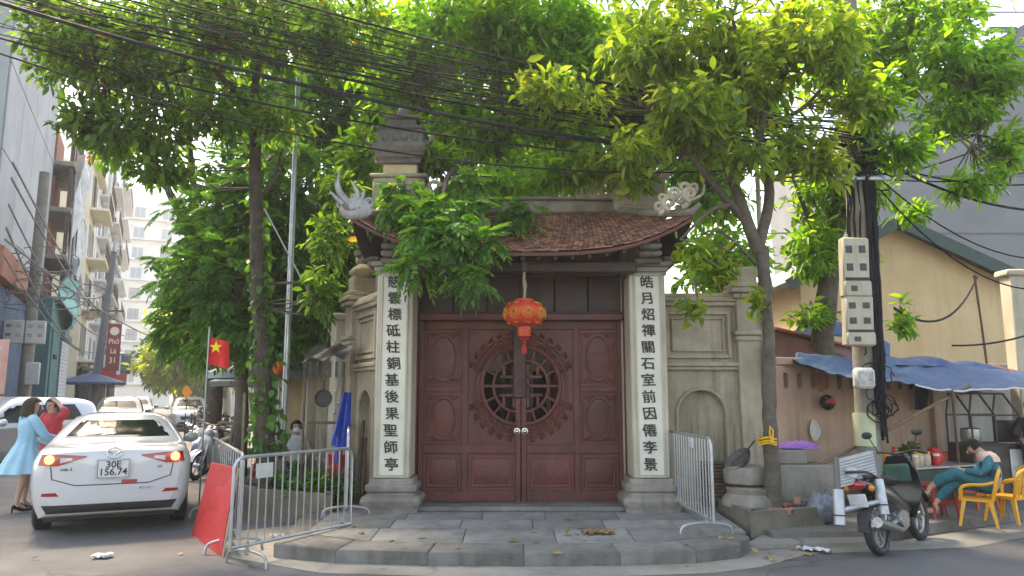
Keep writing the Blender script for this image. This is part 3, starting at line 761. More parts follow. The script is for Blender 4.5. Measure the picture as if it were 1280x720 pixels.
# yellow gabled house behind the yard wall
YH = 16.5
def HP(px, py): p = at(px, py, YH); return p.x, p.z
yh = thing('yellow_house', 'warm yellow gabled house with dark green roof edge behind the salmon wall', 'house', (8.0,YH,0))
ap = HP(1112,283); rl = HP(1268,356); lf = (HP(980,0)[0], ap[1]-1.25)
body = [(lf[0]-8,0),(rl[0]-8,0),(rl[0]-8,rl[1]),(ap[0]-8,ap[1]),(lf[0]-8,lf[1])]
mb = MB(); mb.prism(body, 0, 6); mb.build('wall', M_yellow, yh, smooth=0)
for (a, b_, s_) in ((ap, (rl[0]+.5, rl[1]-.22), 1), (ap, (lf[0]-.4, lf[1]-.2), -1)):
    A_, B_ = Vector((a[0]-8,0,a[1]+.02)), Vector((b_[0]-8,0,b_[1]+.02)); dn = (B_-A_).normalized(); up = Vector((-dn.z*s_,0,dn.x*s_)) 
    if up.z < 0: up = -up
    mb = MB(); rr = [[A_+Vector((0,y,0)), B_+Vector((0,y,0)), B_+up*.10+Vector((0,y,0)), A_+up*.10+Vector((0,y,0))] for y in (-.35, 6.3)]
    mb.ring_loft(rr); mb.build('roof', mat('grey corrugated roof', (.14,.15,.15), (.09,.095,.1), 2, .7, .2), yh, smooth=0)
    mb = MB(); rr = [[A_-up*.12+Vector((0,y,0)), B_-up*.12+Vector((0,y,0)), B_+up*.15+Vector((0,y,0)), A_+up*.15+Vector((0,y,0))] for y in (-.40, -.352)]
    mb.ring_loft(rr); mb.build('fascia', M_green, yh, smooth=0)
# tall slab-sided grey building further back
gb = thing('grey_building', 'tall plain grey building with sloping top behind the yellow house', 'building', (20,27,0))
Y_ = 27.
def BP(px, py): p = at(px, py, Y_); return p.x-20, p.z
poly = [(BP(1060,0)[0],0),(26,0),(26,BP(1280,0)[1]+4),(BP(1290,25)[0],BP(1290,25)[1]),(BP(1060,150)[0],BP(1060,150)[1])]
mb = MB(); mb.prism(poly, 0, 9); mb.build('wall', mat('grey cladding', (.19,.20,.21), (.155,.165,.175), .5, .75, .1, 10, streak=.3, streakc=(.12,.125,.13)), gb, smooth=0)
for px, py in ((1252,38),(1266,62),(1245,70)):
    x, z = BP(px, py); mb = MB(); mb.box((x,-.05,z), (1.1,.1,.22), .01); mb.build('window_band', mat('blue glass', (.05,.09,.16), rough=.15), gb)
for k in range(7): z = 5.5+2.2*k; MB().box((8,-.015,z), (38,.03,.05)).build('seam', mat('seam grey', (.13,.135,.14), rough=.8), gb)
# temple hall seen through the door lattice
hall = thing('temple_hall', 'dim ochre temple hall glimpsed through the round door lattice', 'building', (0,15.5,0))
MB().box((0,0,1.7), (9,.3,3.4)).build('wall', M_hall, hall); MB().box((0,-.17,1.1), (1.4,.06,2.2)).build('doorway', M_gap, hall)
for x in (-2.4,-.9,.9,2.4): MB().tube([(x,-.5,0),(x,-.5,3.0)], .13, 12).build('column', M_door, hall)
MB().box((0,-.4,3.1), (9.4,1.4,.2), .03).build('eave', M_dwood, hall)

# boundary wall and shopfronts running up the street from the gate
ws = thing('street_wall', 'pale plastered temple wall with tall posts running up the side street', 'wall', (pe.x+GO.x-.25, pe.y+GO.y+.42, 0), SANG)
MB().box((5,-.2,1.25), (10,.3,2.5), .02).build('wall_body', M_plaster, ws, smooth=30)
for i in range(5): 
    MB().box((.3+i*2.2,-.02,1.45), (.34,.36,2.9), .02).build('post', M_pillar, ws); MB().box((.3+i*2.2,-.02,2.95), (.46,.48,.12), .03).build('post_cap', M_pillar, ws)
    if i < 4:
        for z in (2.42,): MB().box((1.4+i*2.2,-.03,z), (1.86,.1,.12), .02).build('coping', M_pillar, ws)
        fr = MB()
        for q in (-.75,.75): fr.box((1.4+i*2.2+q,-.035,1.35), (.06,.06,1.5))
        for q in (.6,2.1): fr.box((1.4+i*2.2,-.034,q), (1.56,.06,.06))
        fr.build('panel_frame', M_pillar, ws)

# ============================================================ left side of the street
M_white = mat('white render', (.72,.71,.69), (.62,.61,.585), .6, .85, streak=.22, streakc=(.38,.37,.35))
M_crm = mat('cream render', (.74,.67,.53), (.66,.585,.45), .7, .85, streak=.22, streakc=(.42,.36,.27))
M_glass = mat('dim window glass', (.05,.065,.075), (.09,.11,.12), 1.5, .12)
M_frame = mat('window frame', (.35,.36,.36), rough=.6)
M_sheet = mat('grey cement sheet', (.36,.375,.385), (.29,.30,.31), .5, .85, .1, 6, streak=.35, streakc=(.22,.225,.23))
M_brick = mat('raw brick', (.36,.14,.085), (.25,.10,.065), 5, .9, .4)
M_teal = mat('teal sheet', (.02,.145,.15), (.015,.105,.115), 1.5, .55, .1, streak=.35, streakc=(.05,.2,.2))
M_shut = mat('pale shutter', (.55,.56,.56), (.48,.49,.49), 4, .5)
M_bluec = mat('blue corrugated sheet', (.06,.12,.21), (.04,.085,.15), 2, .55, streak=.3)
M_rust = mat('rusted iron', (.12,.08,.06), (.07,.045,.035), 6, .9)
WR = random.Random(77); M_curt = mat('drawn curtain', (.42,.36,.30), (.3,.26,.22), 3, .8); M_pale = mat('pale pane', (.30,.34,.37), rough=.2)
def lwin(parent, x, y, z, w_, h, rail=False, fr=M_frame, gl=M_glass, depth=.06):
    """window with frame and pane on a facade whose outside is local -Y"""
    f_ = MB(); t_ = .07
    f_.plate_hole(x-w_/2-t_, x+w_/2+t_, z-t_, z+h+t_, [(x-w_/2,z),(x,z),(x+w_/2,z),(x+w_/2,z+h/2),(x+w_/2,z+h),(x,z+h),(x-w_/2,z+h),(x-w_/2,z+h/2)], y-depth, y+.01)
    f_.box((x,y-depth*.7,z+h/2), (.05,.03,h)); wo = f_.build('window', fr, parent, smooth=0)
    g2 = gl if gl is not M_glass else WR.choice((M_glass, M_glass, M_curt, M_pale)); MB().box((x,y-.012,z+h/2), (w_-.004,.02,h-.004)).build('pane', g2, wo)
    if WR.random() < .35: MB().box((x+WR.uniform(-.3,.3),y-.25,z-.42), (.8,.36,.52), .03).build('air_conditioner', M_white, parent)
    if WR.random() < .3:
        gg = MB()
        for q in range(5): gg.tube([(x-w_/2+w_*q/4,y-depth-.05,z),(x-w_/2+w_*q/4,y-depth-.05,z+h)], .015, 4)
        for q in (0,.5,1): gg.tube([(x-w_/2,y-depth-.05,z+h*q),(x+w_/2,y-depth-.05,z+h*q)], .015, 4)
        gg.build('grille', M_rust, wo)
    return wo
def railing(parent, x0, x1, y, z, h=.9, n=9, m=M_rust):
    r_ = MB(); r_.tube([(x0,y,z+h),(x1,y,z+h)], .025, 5); r_.tube([(x0,y,z+.08),(x1,y,z+.08)], .02, 5)
    for i in range(n+1): x = lerp(x0, x1, i/n); r_.tube([(x,y,z),(x,y,z+h)], .014, 4)
    return r_.build('railing', m, parent)
def street_house(name, label, s0, s1, lat, h, m, group=None, depth=9):
    """house on the left side: local +X runs up the street, -Y faces the street"""
    p = st(s0, lat); o = thing(name, label, 'building', (p.x,p.y,0), SANG+0., group)
    # local frame: +X along street, +Y = left of street direction (away)
    MB().box(((s1-s0)/2,depth/2,h/2), (s1-s0,depth,h)).build('wall', m, o, smooth=0)
    return o
LAT = 3.7
# 1 tall grey sheeted building under works
b1 = street_house('sheeted_building', 'tall building wrapped in grey cement sheets above blue corrugated hoarding', 25.5, 36.5, LAT+.7, 24, M_sheet)
for k in range(6):
    for i in range(4): MB().box((1.4+2.75*i,-.03,7.6+2.7*k), (2.71,.05,2.66), .008).build('sheet_panel', M_sheet, b1, smooth=0)
MB().box((5.5,-.1,5.6), (11,.5,.9), .02).build('brick_band', M_brick, b1)
MB().box((11.2,.3,12), (.35,.5,24)).build('corner_strip', M_rust, b1)
for i in range(31): MB().box((.2+.345*i,-.12,2.5), (.2,.08,5.0), .02).build('corrugation', M_bluec, b1)
MB().box((5.5,-.06,2.5), (11,.06,5.0)).build('hoarding', M_bluec, b1)
# 2 half-built brick storeys with tattered tarps and a scaffold
b2 = street_house('unfinished_building', 'half-built brick building hung with torn tarpaulins and scaffold poles', 37.0, 42.0, LAT+1.0, 13.5, M_greyw)
for k in range(4):
    MB().box((2.5,-.5,5.6+2.1*k), (4.9,1.2,.22), .03).build('floor_slab', M_conc, b2)
    for j in range(3): MB().box((.5+1.9*j,-.95,6.6+2.1*k), (.16,.16,1.9)).build('scaffold_post', M_rust, b2)
    MB().box((2.0,-.2,6.5+2.1*k), (2.6,.2,1.5), .01).build('brick_infill', M_brick, b2)
rr = random.Random(4)
def drape(mb, p0, w_, h, seed, ax=0, amp=.18, nx=8, nz=10):
    r_ = random.Random(seed); ph = [r_.uniform(0,6) for _ in range(4)]
    def fn(u, v):
        x = (u-.5)*w_*(1-.25*v*r_.random()*0-.15*math.sin(v*3)); y = amp*math.sin(u*9+ph[0]+v*2)+amp*.6*math.sin(v*7+ph[1]+u*3); z = -v*h*(1+.25*math.sin(u*5+ph[2]))
        p = Vector((x,y,z)) if ax == 0 else Vector((y,x,z)); return Vector(p0)+p
    mb.grid(fn, nx, nz)
for i, (x, z, w_, h, c) in enumerate(((1.5,12.6,1.6,4.5,'w'),(3.6,11.2,1.8,5.,'w'),(4.6,8.6,1.5,3.,'g'),(2.6,8.,1.6,2.6,'g'),(4.2,13.2,1.2,3,'w'),(.6,7.4,1.2,2.5,'g'))):
    mb = MB(); drape(mb, (x,-1.15,z), w_, h, i); o_ = mb.build('tarpaulin', mat('pale tarp', (.62,.62,.60), (.45,.46,.46), 3, .7) if c == 'w' else mat('slate tarp', (.12,.14,.16), (.2,.22,.24), 3, .7), b2, smooth=80)
for i in range(6): MB().tube([(.3+.8*i,-1.2,5.0+.3*i),(.9+.75*i,-1.1,13-.5*i)], .035, 5).build('scaffold_pole', M_rust if i % 2 else M_frame, b2)
# 3 teal shop box with roller shutter
b3 = thing('teal_kiosk', 'teal sheet-metal shop with a pale roller shutter beside the silver car', 'kiosk', st(32.3,LAT-.25), SANG)
MB().box((3.6,1.0,2.7), (7.2,2.0,5.4)).build('shell', M_teal, b3, smooth=0)
sh = MB()
mb = thing
for i in range(24): MB().box((5.2,-.045,.35+.155*i), (3.0,.05,.15), .02).build('shutter_slat', M_shut, b3)
MB().box((5.2,-.04,4.2), (3.2,.22,.3), .03).build('shutter_box', M_teal, b3)
MB().box((1.4,-.03,2.2), (1.7,.05,4.2), .01).build('door', M_teal, b3)
MB().box((1.4,-.07,3.2), (.9,.06,.16), .01).build('door_slot', M_gap, b3)
drp = MB(); drape(drp, (3.6,-.25,6.5), 6.8, 1.6, 20); drp.build('roof_sheet', mat('green shade net', (.12,.36,.33), (.2,.42,.38), 2, .8), b3, smooth=80)
# 4 cream town house with vertical red sign, balcony plants
b4 = street_house('town_house', 'narrow cream town house with a vertical red sign and balcony plants', 47.5, 53.5, LAT, 15.0, M_crm)
for k in range(4):
    z = 3.7+2.9*k
    lwin(b4, 1.3, 0, z+.3, 1.1, 1.7); lwin(b4, 3.4, 0, z+.3, 1.1, 1.7)
    MB().box((2.4,-.5,z-.08), (4.6,1.0,.14), .02).build('balcony_slab', M_crm, b4); railing(b4, .2, 4.6, -.98, z)
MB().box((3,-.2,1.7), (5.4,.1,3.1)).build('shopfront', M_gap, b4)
MB().box((3,-.1,15.1), (6.3,.7,.3), .04).build('cornice', M_crm, b4)
sgn = thing('vertical_sign', 'tall dark red vertical shop sign with cream figures on the cream house', 'sign', st(47.2,LAT-1.75,3.1), SANG-PI/2)
MB().box((0,0,2.0), (1.05,.12,4.0), .02).build('board', mat('sign red', (.27,.02,.03), (.22,.015,.025), 4, .5), sgn)
sgn.scale = (.66,.66,.66)
M_sc = mat('sign cream', (.78,.70,.6), rough=.6)
cm = MB(); cm.lathe([(.001,0),(.36,0),(.36,.02),(.001,.02)], 20, (0,-.062,3.35), (PI/2,0,0)); cm.build('emblem', M_sc, sgn)
for i, ch in enumerate(('Phở','Lá','31')): text_obj(ch, .62 if i < 2 else .7, M_sc, sgn, (0,-.064,2.45-.8*i), bold=.008, sc=(.82,1,1))
# 5.. white blocks further up, each with its windows
specs = [('white_house','tall plain white house with small windows behind the cream house',54.0,61.0,LAT,18.5,M_white,5),
         ('white_house','stepped white apartment house with balcony rails past the red sign',61.5,70,LAT-.2,21,M_white,6),
         ('grey_house','slim grey-white house beside the apartment block up the street',70.5,76,LAT,17,M_greyw,5),
         ('white_house','broad pale block half lost in glare up the street',76.5,90,LAT-.2,25,M_white,7)]
for nm, lb, s0, s1, la, h, m, nf in specs:
    o_ = street_house(nm, lb, s0, s1, la, h, m); Lx = s1-s0; nw = max(2, int(Lx/2.4))
    for k in range(nf):
        z = 3.6+k*(h-4.4)/nf
        for j in range(nw): lwin(o_, Lx*(j+.5)/nw, 0, z+.3, 1.2, 1.5)
        MB().box((Lx/2,-.35,z-.1), (Lx*.9,.7,.14), .02).build('balcony_slab', m, o_)
        if k % 2 == 0: railing(o_, Lx*.06, Lx*.94, -.68, z-.03, n=12)
    # end wall that faces down the street towards the crossing
    for k in range(nf):
        z = 3.9+k*(h-4.4)/nf
        f_ = MB(); f_.box((-.03,3.2,z+.7), (.06,1.0,1.3), .01); wo = f_.build('window', M_frame, o_); MB().box((-.065,3.2,z+.7), (.02,.86,1.16)).build('pane', M_glass, o_).parent = wo
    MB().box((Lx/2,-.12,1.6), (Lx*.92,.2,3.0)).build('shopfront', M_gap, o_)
# block closing the street and buildings on its right-hand side
def closing(nm, lb, s, l0, l1, h, m, nf):
    p = st(s, l1); o_ = thing(nm, lb, 'building', (p.x,p.y,0), SANG-PI/2)       # local +X to the right of the street, -Y towards the camera
    Lx = l1-l0; MB().box((Lx/2,4,h/2), (Lx,8,h)).build('wall', m, o_, smooth=0); nw = max(2, int(Lx/3))
    for k in range(nf):
        for j in range(nw): lwin(o_, Lx*(j+.5)/nw, 0, 3.8+k*(h-5)/nf, 1.5, 1.6, fr=M_white, gl=M_pale)  # pale pane colour paints haze over these far windows
        MB().box((Lx/2,-.3,3.45+k*(h-5)/nf), (Lx*.94,.6,.16), .02).build('ledge', m, o_)
    return o_
closing('end_building','hazy white high-rise closing the far end of the street',128,-3,5,34,M_white,9)
closing('end_building','low cream block behind the pale tree at the street end',96,-14,-4.5,14,M_crm,4)
closing('end_building','mid-height white block behind the street trees',64,-16,-6,15,M_white,5)
# ============================================================ trees
M_bark = mat('brown bark', (.085,.066,.05), (.045,.036,.028), 7, .95, .9, 26)
M_bark2 = mat('grey bark', (.14,.115,.09), (.075,.06,.046), 6, .95, .8, 24)
LF_dark = leafmat('glossy dark leaf', [(.030,.085,.016),(.058,.145,.024),(.090,.190,.034),(.150,.250,.045)], .5, dead=(.42,.12,.02))
LF_mid = leafmat('fresh green leaf', [(.045,.130,.016),(.080,.205,.024),(.125,.265,.032),(.21,.33,.045)], .62)
LF_deep = leafmat('deep green leaf', [(.032,.11,.026),(.058,.165,.036),(.095,.22,.045)], .5)
LF_warm = leafmat('sunlit olive leaf', [(.055,.115,.018),(.105,.185,.026),(.165,.245,.036),(.26,.31,.055)], .62)
LF_pale = leafmat('pale lime leaf', [(.16,.24,.05),(.22,.29,.07),(.30,.34,.10)], .5)
LF_vine = leafmat('ivy leaf', [(.03,.11,.02),(.06,.17,.03),(.10,.23,.04)], .45)

def leaves_np(P, D, N, ln, wd, fold=.18, bend=.18):
    """leaf blades: base P, direction D, normal N (all (n,3)), per-leaf length ln and width wd -> verts, faces"""
    n = len(P); S = np.cross(D, N); S /= np.linalg.norm(S, axis=1)[:, None]+1e-9
    N = np.cross(S, D); ln = ln[:, None]; wd = wd[:, None]
    def pt(t, s, lift): return P + D*ln*t + S*wd*s + N*(wd*lift) - N*(ln*bend*t*t)
    V = np.stack([pt(0,0,0), pt(.30,.46,fold), pt(.66,.40,fold), pt(1,0,0), pt(.66,-.40,fold), pt(.30,-.46,fold)], 1).reshape(-1, 3)
    b = (np.arange(n)*6)[:, None]
    F = np.concatenate([b+np.array([0,1,2,3]), b+np.array([0,3,4,5])], 0)
    return V, F
def np_mesh(name, V, F, m, parent=None):
    me = bpy.data.meshes.new(name); nf = len(F)
    me.vertices.add(len(V)); me.vertices.foreach_set('co', np.ascontiguousarray(V, dtype=np.float32).ravel())
    me.loops.add(nf*4); me.loops.foreach_set('vertex_index', np.ascontiguousarray(F, dtype=np.int32).ravel())
    me.polygons.add(nf); me.polygons.foreach_set('loop_start', np.arange(0, nf*4, 4, dtype=np.int32))
    me.materials.append(m); me.update(calc_edges=True); me.validate()
    o = bpy.data.objects.new(name, me); COL.objects.link(o); o.parent = parent; return o
def unit(a): return a/(np.linalg.norm(a, axis=-1)[..., None]+1e-9)
def cluster_leaves(C, O, nl, ln, wd, rng, kind='broad', droop=.35, spread=1.):
    """C cluster tips (k,3), O outward directions"""
    k = len(C)
    if kind == 'pinnate':
        # each cluster: nl fronds; each frond: rachis with 2*6+1 leaflets
        Ci = np.repeat(C, nl, 0); Oi = np.repeat(O, nl, 0); n = len(Ci)
        D = unit(Oi*.9+rng.normal(0, .75*spread, (n,3))); D[:, 2] -= droop*.6; D = unit(D)
        U = unit(np.array([0,0,1.])+rng.normal(0, .3, (n,3)))
        L = ln*rng.uniform(.7, 1.25, n)
        Vs, Ds, Ns = [], [], []; lens = []
        S = unit(np.cross(D, U)); Nn = unit(np.cross(S, D))
        for j in range(7):
            t = .25+.75*j/6; base = Ci+D*(L*t)[:, None]-np.array([0,0,1.])*(L*.30*t*t)[:, None]
            for sgn in ((-1, 1) if j < 6 else (0,)):
                dd = unit(D*(.75 if sgn else 1.)+S*sgn*.85-np.array([0,0,1.])*.35*t)
                Vs.append(base); Ds.append(dd); Ns.append(Nn+rng.normal(0,.2,(n,3))); lens.append(L*.42*(1-.35*abs(t-.5)))
        P = np.concatenate(Vs); D_ = np.concatenate(Ds); N = unit(np.concatenate(Ns)); le = np.concatenate(lens)
        return leaves_np(P, D_, N, le, le*wd/ln*2.2)
    Ci = np.repeat(C, nl, 0); Oi = np.repeat(O, nl, 0); n = len(Ci)
    t = rng.uniform(0, 1, n)
    P = Ci - Oi*(t*ln*2.0)[:, None] + rng.normal(0, ln*.35*spread, (n,3))
    D = unit(Oi*.8+rng.normal(0, .8, (n,3))); D[:, 2] -= droop; D = unit(D)
    N = unit(np.array([0,0,1.1])+rng.normal(0, .55, (n,3)))
    le = ln*np.clip(rng.lognormal(-.05, .34, n), .4, 1.7)
    return leaves_np(P, D, N, le, le*wd/ln*rng.uniform(.85, 1.15, n))
def lobe(px, py, Y, rx, ry, n, rd=None):
    c = at(px, py, Y); k = Y/FPX
    return (np.array(c), np.array([rx*k, (rd if rd is not None else rx)*k, ry*k]), n)
def sample_lobes(lobes, rng, inner=.35):
    C, O = [], []
    for c, r, n in lobes:
        d = unit(rng.normal(0, 1, (n,3))); q = rng.uniform(inner**3, 1, n)**(1/3)
        # uneven outline
        q = q*(1+.22*np.sin(d[:,0]*5+c[0]*3)*np.cos(d[:,2]*6+c[2]*2)); C.append(c+d*r*q[:, None]); O.append(unit(d+np.array([0,0,.15])))
    return np.concatenate(C), np.concatenate(O)
def tree(name, label, trunk, limbs, lobes, leafm, ln, wd, nl, kind='broad', bark=None, droop=.35, seed=1, group=None, twigs=True, base=None, thing_obj=None, crown_name='crown', inner=.35):
    rng = np.random.default_rng(seed); bark = bark or M_bark
    b = Vector(base) if base is not None else Vector((trunk[0][0], trunk[0][1], trunk[0][2]))
    t = thing_obj or thing(name, label, 'tree', b, group=group)
    nodes = []
    if trunk:
        tk = MB(); pts = bez([Vector(p[:3])-b for p in trunk], 5); m_ = len(trunk)-1
        rs = [lerp(trunk[min(i//5, m_-1)][3], trunk[min(i//5+1, m_)][3], (i % 5)/5 if i < 5*m_ else 1) for i in range(5*m_+1)]
        jj = random.Random(seed)
        tk.tube([p+Vector((jj.uniform(-.012,.012),jj.uniform(-.012,.012),0)) for p in pts], [r_*jj.uniform(.93,1.07) for r_ in rs], 10)
        tk.build('trunk', bark, t, smooth=60); nodes += [p for p in pts[len(pts)//2:]]
    for lb in limbs:
        k = MB(); pts = bez([Vector(p[:3])-b for p in lb], 5); m_ = len(lb)-1
        rs = [lerp(lb[min(i//5, m_-1)][3], lb[min(i//5+1, m_)][3], (i % 5)/5 if i < 5*m_ else 1) for i in range(5*m_+1)]
        k.tube(pts, rs, 7); k.build('limb', bark, t, smooth=60); nodes += pts
    C, O = sample_lobes(lobes, rng, inner); bb = np.array(b)
    V, F = cluster_leaves(C-bb, O, nl, ln, wd, rng, kind, droop)
    cr = np_mesh(crown_name, V, F, leafm, t)
    if twigs and nodes:
        tw = MB(); ND = np.array([list(p) for p in nodes])
        sel = rng.choice(len(C), min(len(C), 260), replace=False)
        for i in sel:
            c = C[i]-bb; j = np.argmin(((ND-c)**2).sum(1)); q = ND[j]; ds = np.linalg.norm(q-c)
            if ds < .12 or ds > 1.15: continue
            s0 = c+(q-c)*min(1, 1.6/ds) if ds > 1.6 else q
            mid = (c+s0)/2+rng.normal(0, .06, 3)+np.array([0,0,-.05]); 
            tw.tube([Vector(s0), Vector(mid), Vector(c)], [.016,.011,.004], 4, cap=False)
        if tw.v: tw.build('twigs', bark, cr, smooth=0)['kind'] = 'stuff'
    return t
def W(px, py, Y, r): p = at(px, py, Y); return (p.x, p.y, p.z, r)

# left street tree rising out of the planter, trunk wound with ivy
t1b = gnd(335, 618, .35); Y1 = 10.9
T1 = tree('street_tree', 'tall dark-trunked street tree wound with ivy in the concrete planter', 
     [(*at(336,600,Y1)[:2], .3, .15), W(330,500,Y1,.13), W(324,380,Y1,.11), W(320,260,Y1-.1,.10), W(317,130,Y1-.3,.085)],
     [[W(317,135,Y1-.3,.075), W(285,105,Y1-.6,.05), W(255,82,Y1-.8,.035), W(190,100,Y1-1.1,.018)],
      [W(317,130,Y1-.3,.07), W(325,70,Y1-.4,.05), W(350,10,Y1-.5,.04)], [W(255,85,Y1-.8,.03), W(270,40,Y1-1,.025), W(240,-20,Y1-1.,.018)],
      [W(320,250,Y1,.04), W(340,230,Y1,.03), W(352,190,Y1-.1,.02)], [W(190,100,Y1-1.1,.016), W(120,90,Y1-1.4,.01)]],
     [lobe(125,75,9.6,95,65,212), lobe(225,45,10,110,70,255), lobe(70,30,9.4,55,55,110), lobe(170,165,9.8,85,45,187), lobe(330,35,10,110,60,238),
      lobe(430,45,9.8,90,55,221), lobe(270,140,10.2,60,45,102), lobe(200,215,10,45,28,76), lobe(110,150,9.6,40,45,68), lobe(250,-70,9.5,200,60,255), lobe(350,150,10.4,50,35,59), lobe(400,365,10.75,32,45,51), lobe(415,300,10.7,36,40,51), lobe(425,240,10.5,30,36,40)],
     LF_dark, .125, .05, 10, seed=11, droop=.4)
# ivy on its trunk: part of the tree's dressing
rng = np.random.default_rng(3); pts = []
for i in range(1000):
    f_ = rng.uniform(0, 1)**1.4; py = lerp(565, 190, f_); a = rng.uniform(0, 2*PI); rr = rng.uniform(.14, .30)*(1-.62*f_)
    c = at(lerp(335,319,f_), py, Y1); pts.append((c.x+math.cos(a)*rr, c.y+math.sin(a)*rr, c.z, math.cos(a), math.sin(a)))
pts = np.array(pts); O = np.stack([pts[:,3], pts[:,4], np.full(len(pts), -.3)], 1)
V, F = cluster_leaves(pts[:, :3]-np.array(T1.location), unit(O), 1, .11, .085, rng, droop=.7, spread=.3); np_mesh('ivy', V, F, LF_vine, T1)

# braced young tree in front of the cafe, further along the pavement
Y2 = 12.6
T2 = tree('street_tree', 'bushy roadside tree with trunk propped by bamboo stakes', 
     [(*at(300,600,Y2)[:2], .05, .13), W(302,500,Y2,.12), W(303,400,Y2,.1), W(300,320,Y2+.2,.07)],
     [[W(303,400,Y2,.06), W(270,370,Y2,.04), W(235,350,Y2,.02)], [W(303,390,Y2,.06), W(340,350,Y2+.2,.04), W(370,320,Y2+.3,.02)]],
     [lobe(290,345,12.8,85,55,420), lobe(250,400,13,45,40,180), lobe(330,290,13.2,85,60,380), lobe(310,415,12.6,60,32,200), lobe(280,270,13.5,60,50,180), lobe(370,390,13.4,50,40,160), lobe(355,225,13.6,80,55,300)],
     LF_deep, .30, .055, 2, kind='pinnate', seed=12, bark=M_bark2)
st_ = MB()
for dx, dy in ((-.35,.1),(.35,.05),(-.1,.4),(.15,-.35)):
    b0 = Vector((dx, dy, 0)); st_ = MB(); st_.tube([b0, Vector((dx*.25,dy*.25,1.7))], .028, 6); st_.build('stake', mat('bamboo', (.30,.25,.15), (.2,.17,.1), 9, .8, rnd=.2), T2)
for z in (.75, 1.2): s2 = MB(); s2.tube([(-.42,.0,z),(.42,.03,z+.02)], .025, 6); s2.build('tie_bar', MATS['bamboo'], T2)

p = st(20.5, -1.5)
T9 = tree('street_tree', 'roadside tree arching over the street behind the bamboo-staked tree', 
     [(p.x,p.y,0,.2), (p.x,p.y,2.5,.18), (p.x-.4,p.y-.3,5.,.14), (p.x-1.2,p.y-.8,7.,.09)], [[(p.x-.4,p.y-.3,4.8,.1), W(230,150,17,.07), W(170,100,16,.03)], [(p.x-.4,p.y-.3,5,.1), W(300,160,17,.06), W(330,80,16.5,.03)]],
     [lobe(190,85,16,95,75,210), lobe(285,95,17,90,80,230), lobe(250,10,16,130,60,200), lobe(110,60,15.5,55,60,80), lobe(330,180,17.5,60,50,180), lobe(255,330,18,45,45,140), lobe(140,180,15.5,40,30,60)],
     LF_deep, .20, .08, 8, seed=22, twigs=False)
# temple-yard trees behind the gate
T3 = tree('yard_tree', 'broad bright green tree in the yard behind the gate roof, branch drooping over the tiles', 
     [(.0,13.2,0,.3), (.1,13.2,2.,.26), (.0,13.1,4.,.22), (-.2,12.8,5.6,.15)],
     [[(0,13.1,3.8,.16), W(560,180,12.6,.1), W(520,110,12.2,.06), W(500,40,12,.03)], [(0,13.1,4.2,.15), W(690,150,12.4,.09), W(740,70,12,.04)],
      [(-.2,12.8,5.4,.12), W(620,60,12,.07), W(610,-30,11.8,.03)], [(0,13.1,4.0,.12), W(590,215,11.8,.06), W(565,215,10.6,.045), W(555,240,9.75,.03), W(552,275,9.35,.015)]],
     [lobe(560,50,12,110,70,520), lobe(665,45,12,100,75,520), lobe(590,160,12.4,75,55,300), lobe(700,150,12.4,90,60,380), lobe(500,95,12.6,65,70,240), lobe(755,80,11.8,80,90,380),
      lobe(650,-50,11.5,180,60,300), lobe(690,215,11.9,75,28,150), lobe(705,212,10.7,72,20,90), lobe(620,228,10.7,52,18,60), lobe(545,200,10.9,40,35,50), lobe(450,200,13,40,60,140)],
     LF_mid, .165, .06, 9, seed=13)
C = []; rng = np.random.default_rng(8)
for (px, py, Y, rx, ry, n) in ((550,255,9.6,45,14,22),(560,292,9.25,52,26,26),(520,280,9.4,30,18,11),(588,335,9.1,26,24,15),(520,322,9.1,30,18,9),(606,300,9.3,16,20,7),(640,262,10.,34,14,13),(478,262,9.6,26,8,6),(500,236,10,40,10,9),(575,225,10.3,40,16,16)):
    c, r, n = lobe(px, py, Y, rx, ry, n, rx*.5); d = unit(rng.normal(0,1,(n,3))); C.append(c+d*r*rng.uniform(.2,1,(n,1)))
C = np.concatenate(C); O = unit(rng.normal(0,.6,(len(C),3))+np.array([0,-.5,-.1]))
V, F = cluster_leaves(C-np.array(T3.location), O, 4, .30, .048, rng, 'pinnate', droop=.6); np_mesh('drooping_branch', V, F, leafmat('feathery leaf', [(.03,.12,.03),(.05,.17,.035),(.085,.22,.04),(.16,.28,.05)], .45), T3)
T3b = tree('yard_tree', 'large dark green tree deep in the yard behind the left gate tower', 
     [(-3.2,17,0,.3), (-3.2,17,3,.26), (-3.0,16.8,6,.18), (-2.8,16.5,8,.1)], [[(-3.1,16.9,5,.14), W(430,160,16,.08), W(470,60,15.5,.03)], [(-3.1,16.9,5,.14), W(360,240,16,.08), W(330,180,15.5,.03)]],
     [lobe(400,150,16,85,70,420), lobe(440,280,16,60,90,340), lobe(390,330,16,60,70,300), lobe(480,170,16,70,80,360), lobe(420,60,15.5,110,60,320), lobe(340,150,16.5,60,60,220), lobe(420,400,16,50,60,180), lobe(480,330,15,50,60,160)],
     LF_deep, .22, .085, 8, seed=14, twigs=False)
T3c = tree('yard_tree', 'tall dense tree in the yard behind the right gate tower', 
     [(2.6,17.5,0,.3), (2.6,17.5,3,.26), (2.5,17.2,6,.18), (2.4,17,8.5,.1)], [[(2.6,17.3,5,.14), W(760,160,16,.08), W(730,60,15.5,.03)], [(2.6,17.3,5,.14), W(850,160,16,.08), W(880,60,15.5,.03)]],
     [lobe(600,120,17,130,90,400), lobe(720,110,16.5,100,90,380), lobe(830,120,16,90,90,340), lobe(880,230,15.5,60,70,240), lobe(900,330,15,60,60,180), lobe(680,220,16.5,110,40,200), lobe(930,110,15,80,100,260)],
     LF_mid, .22, .09, 8, seed=15, twigs=False)

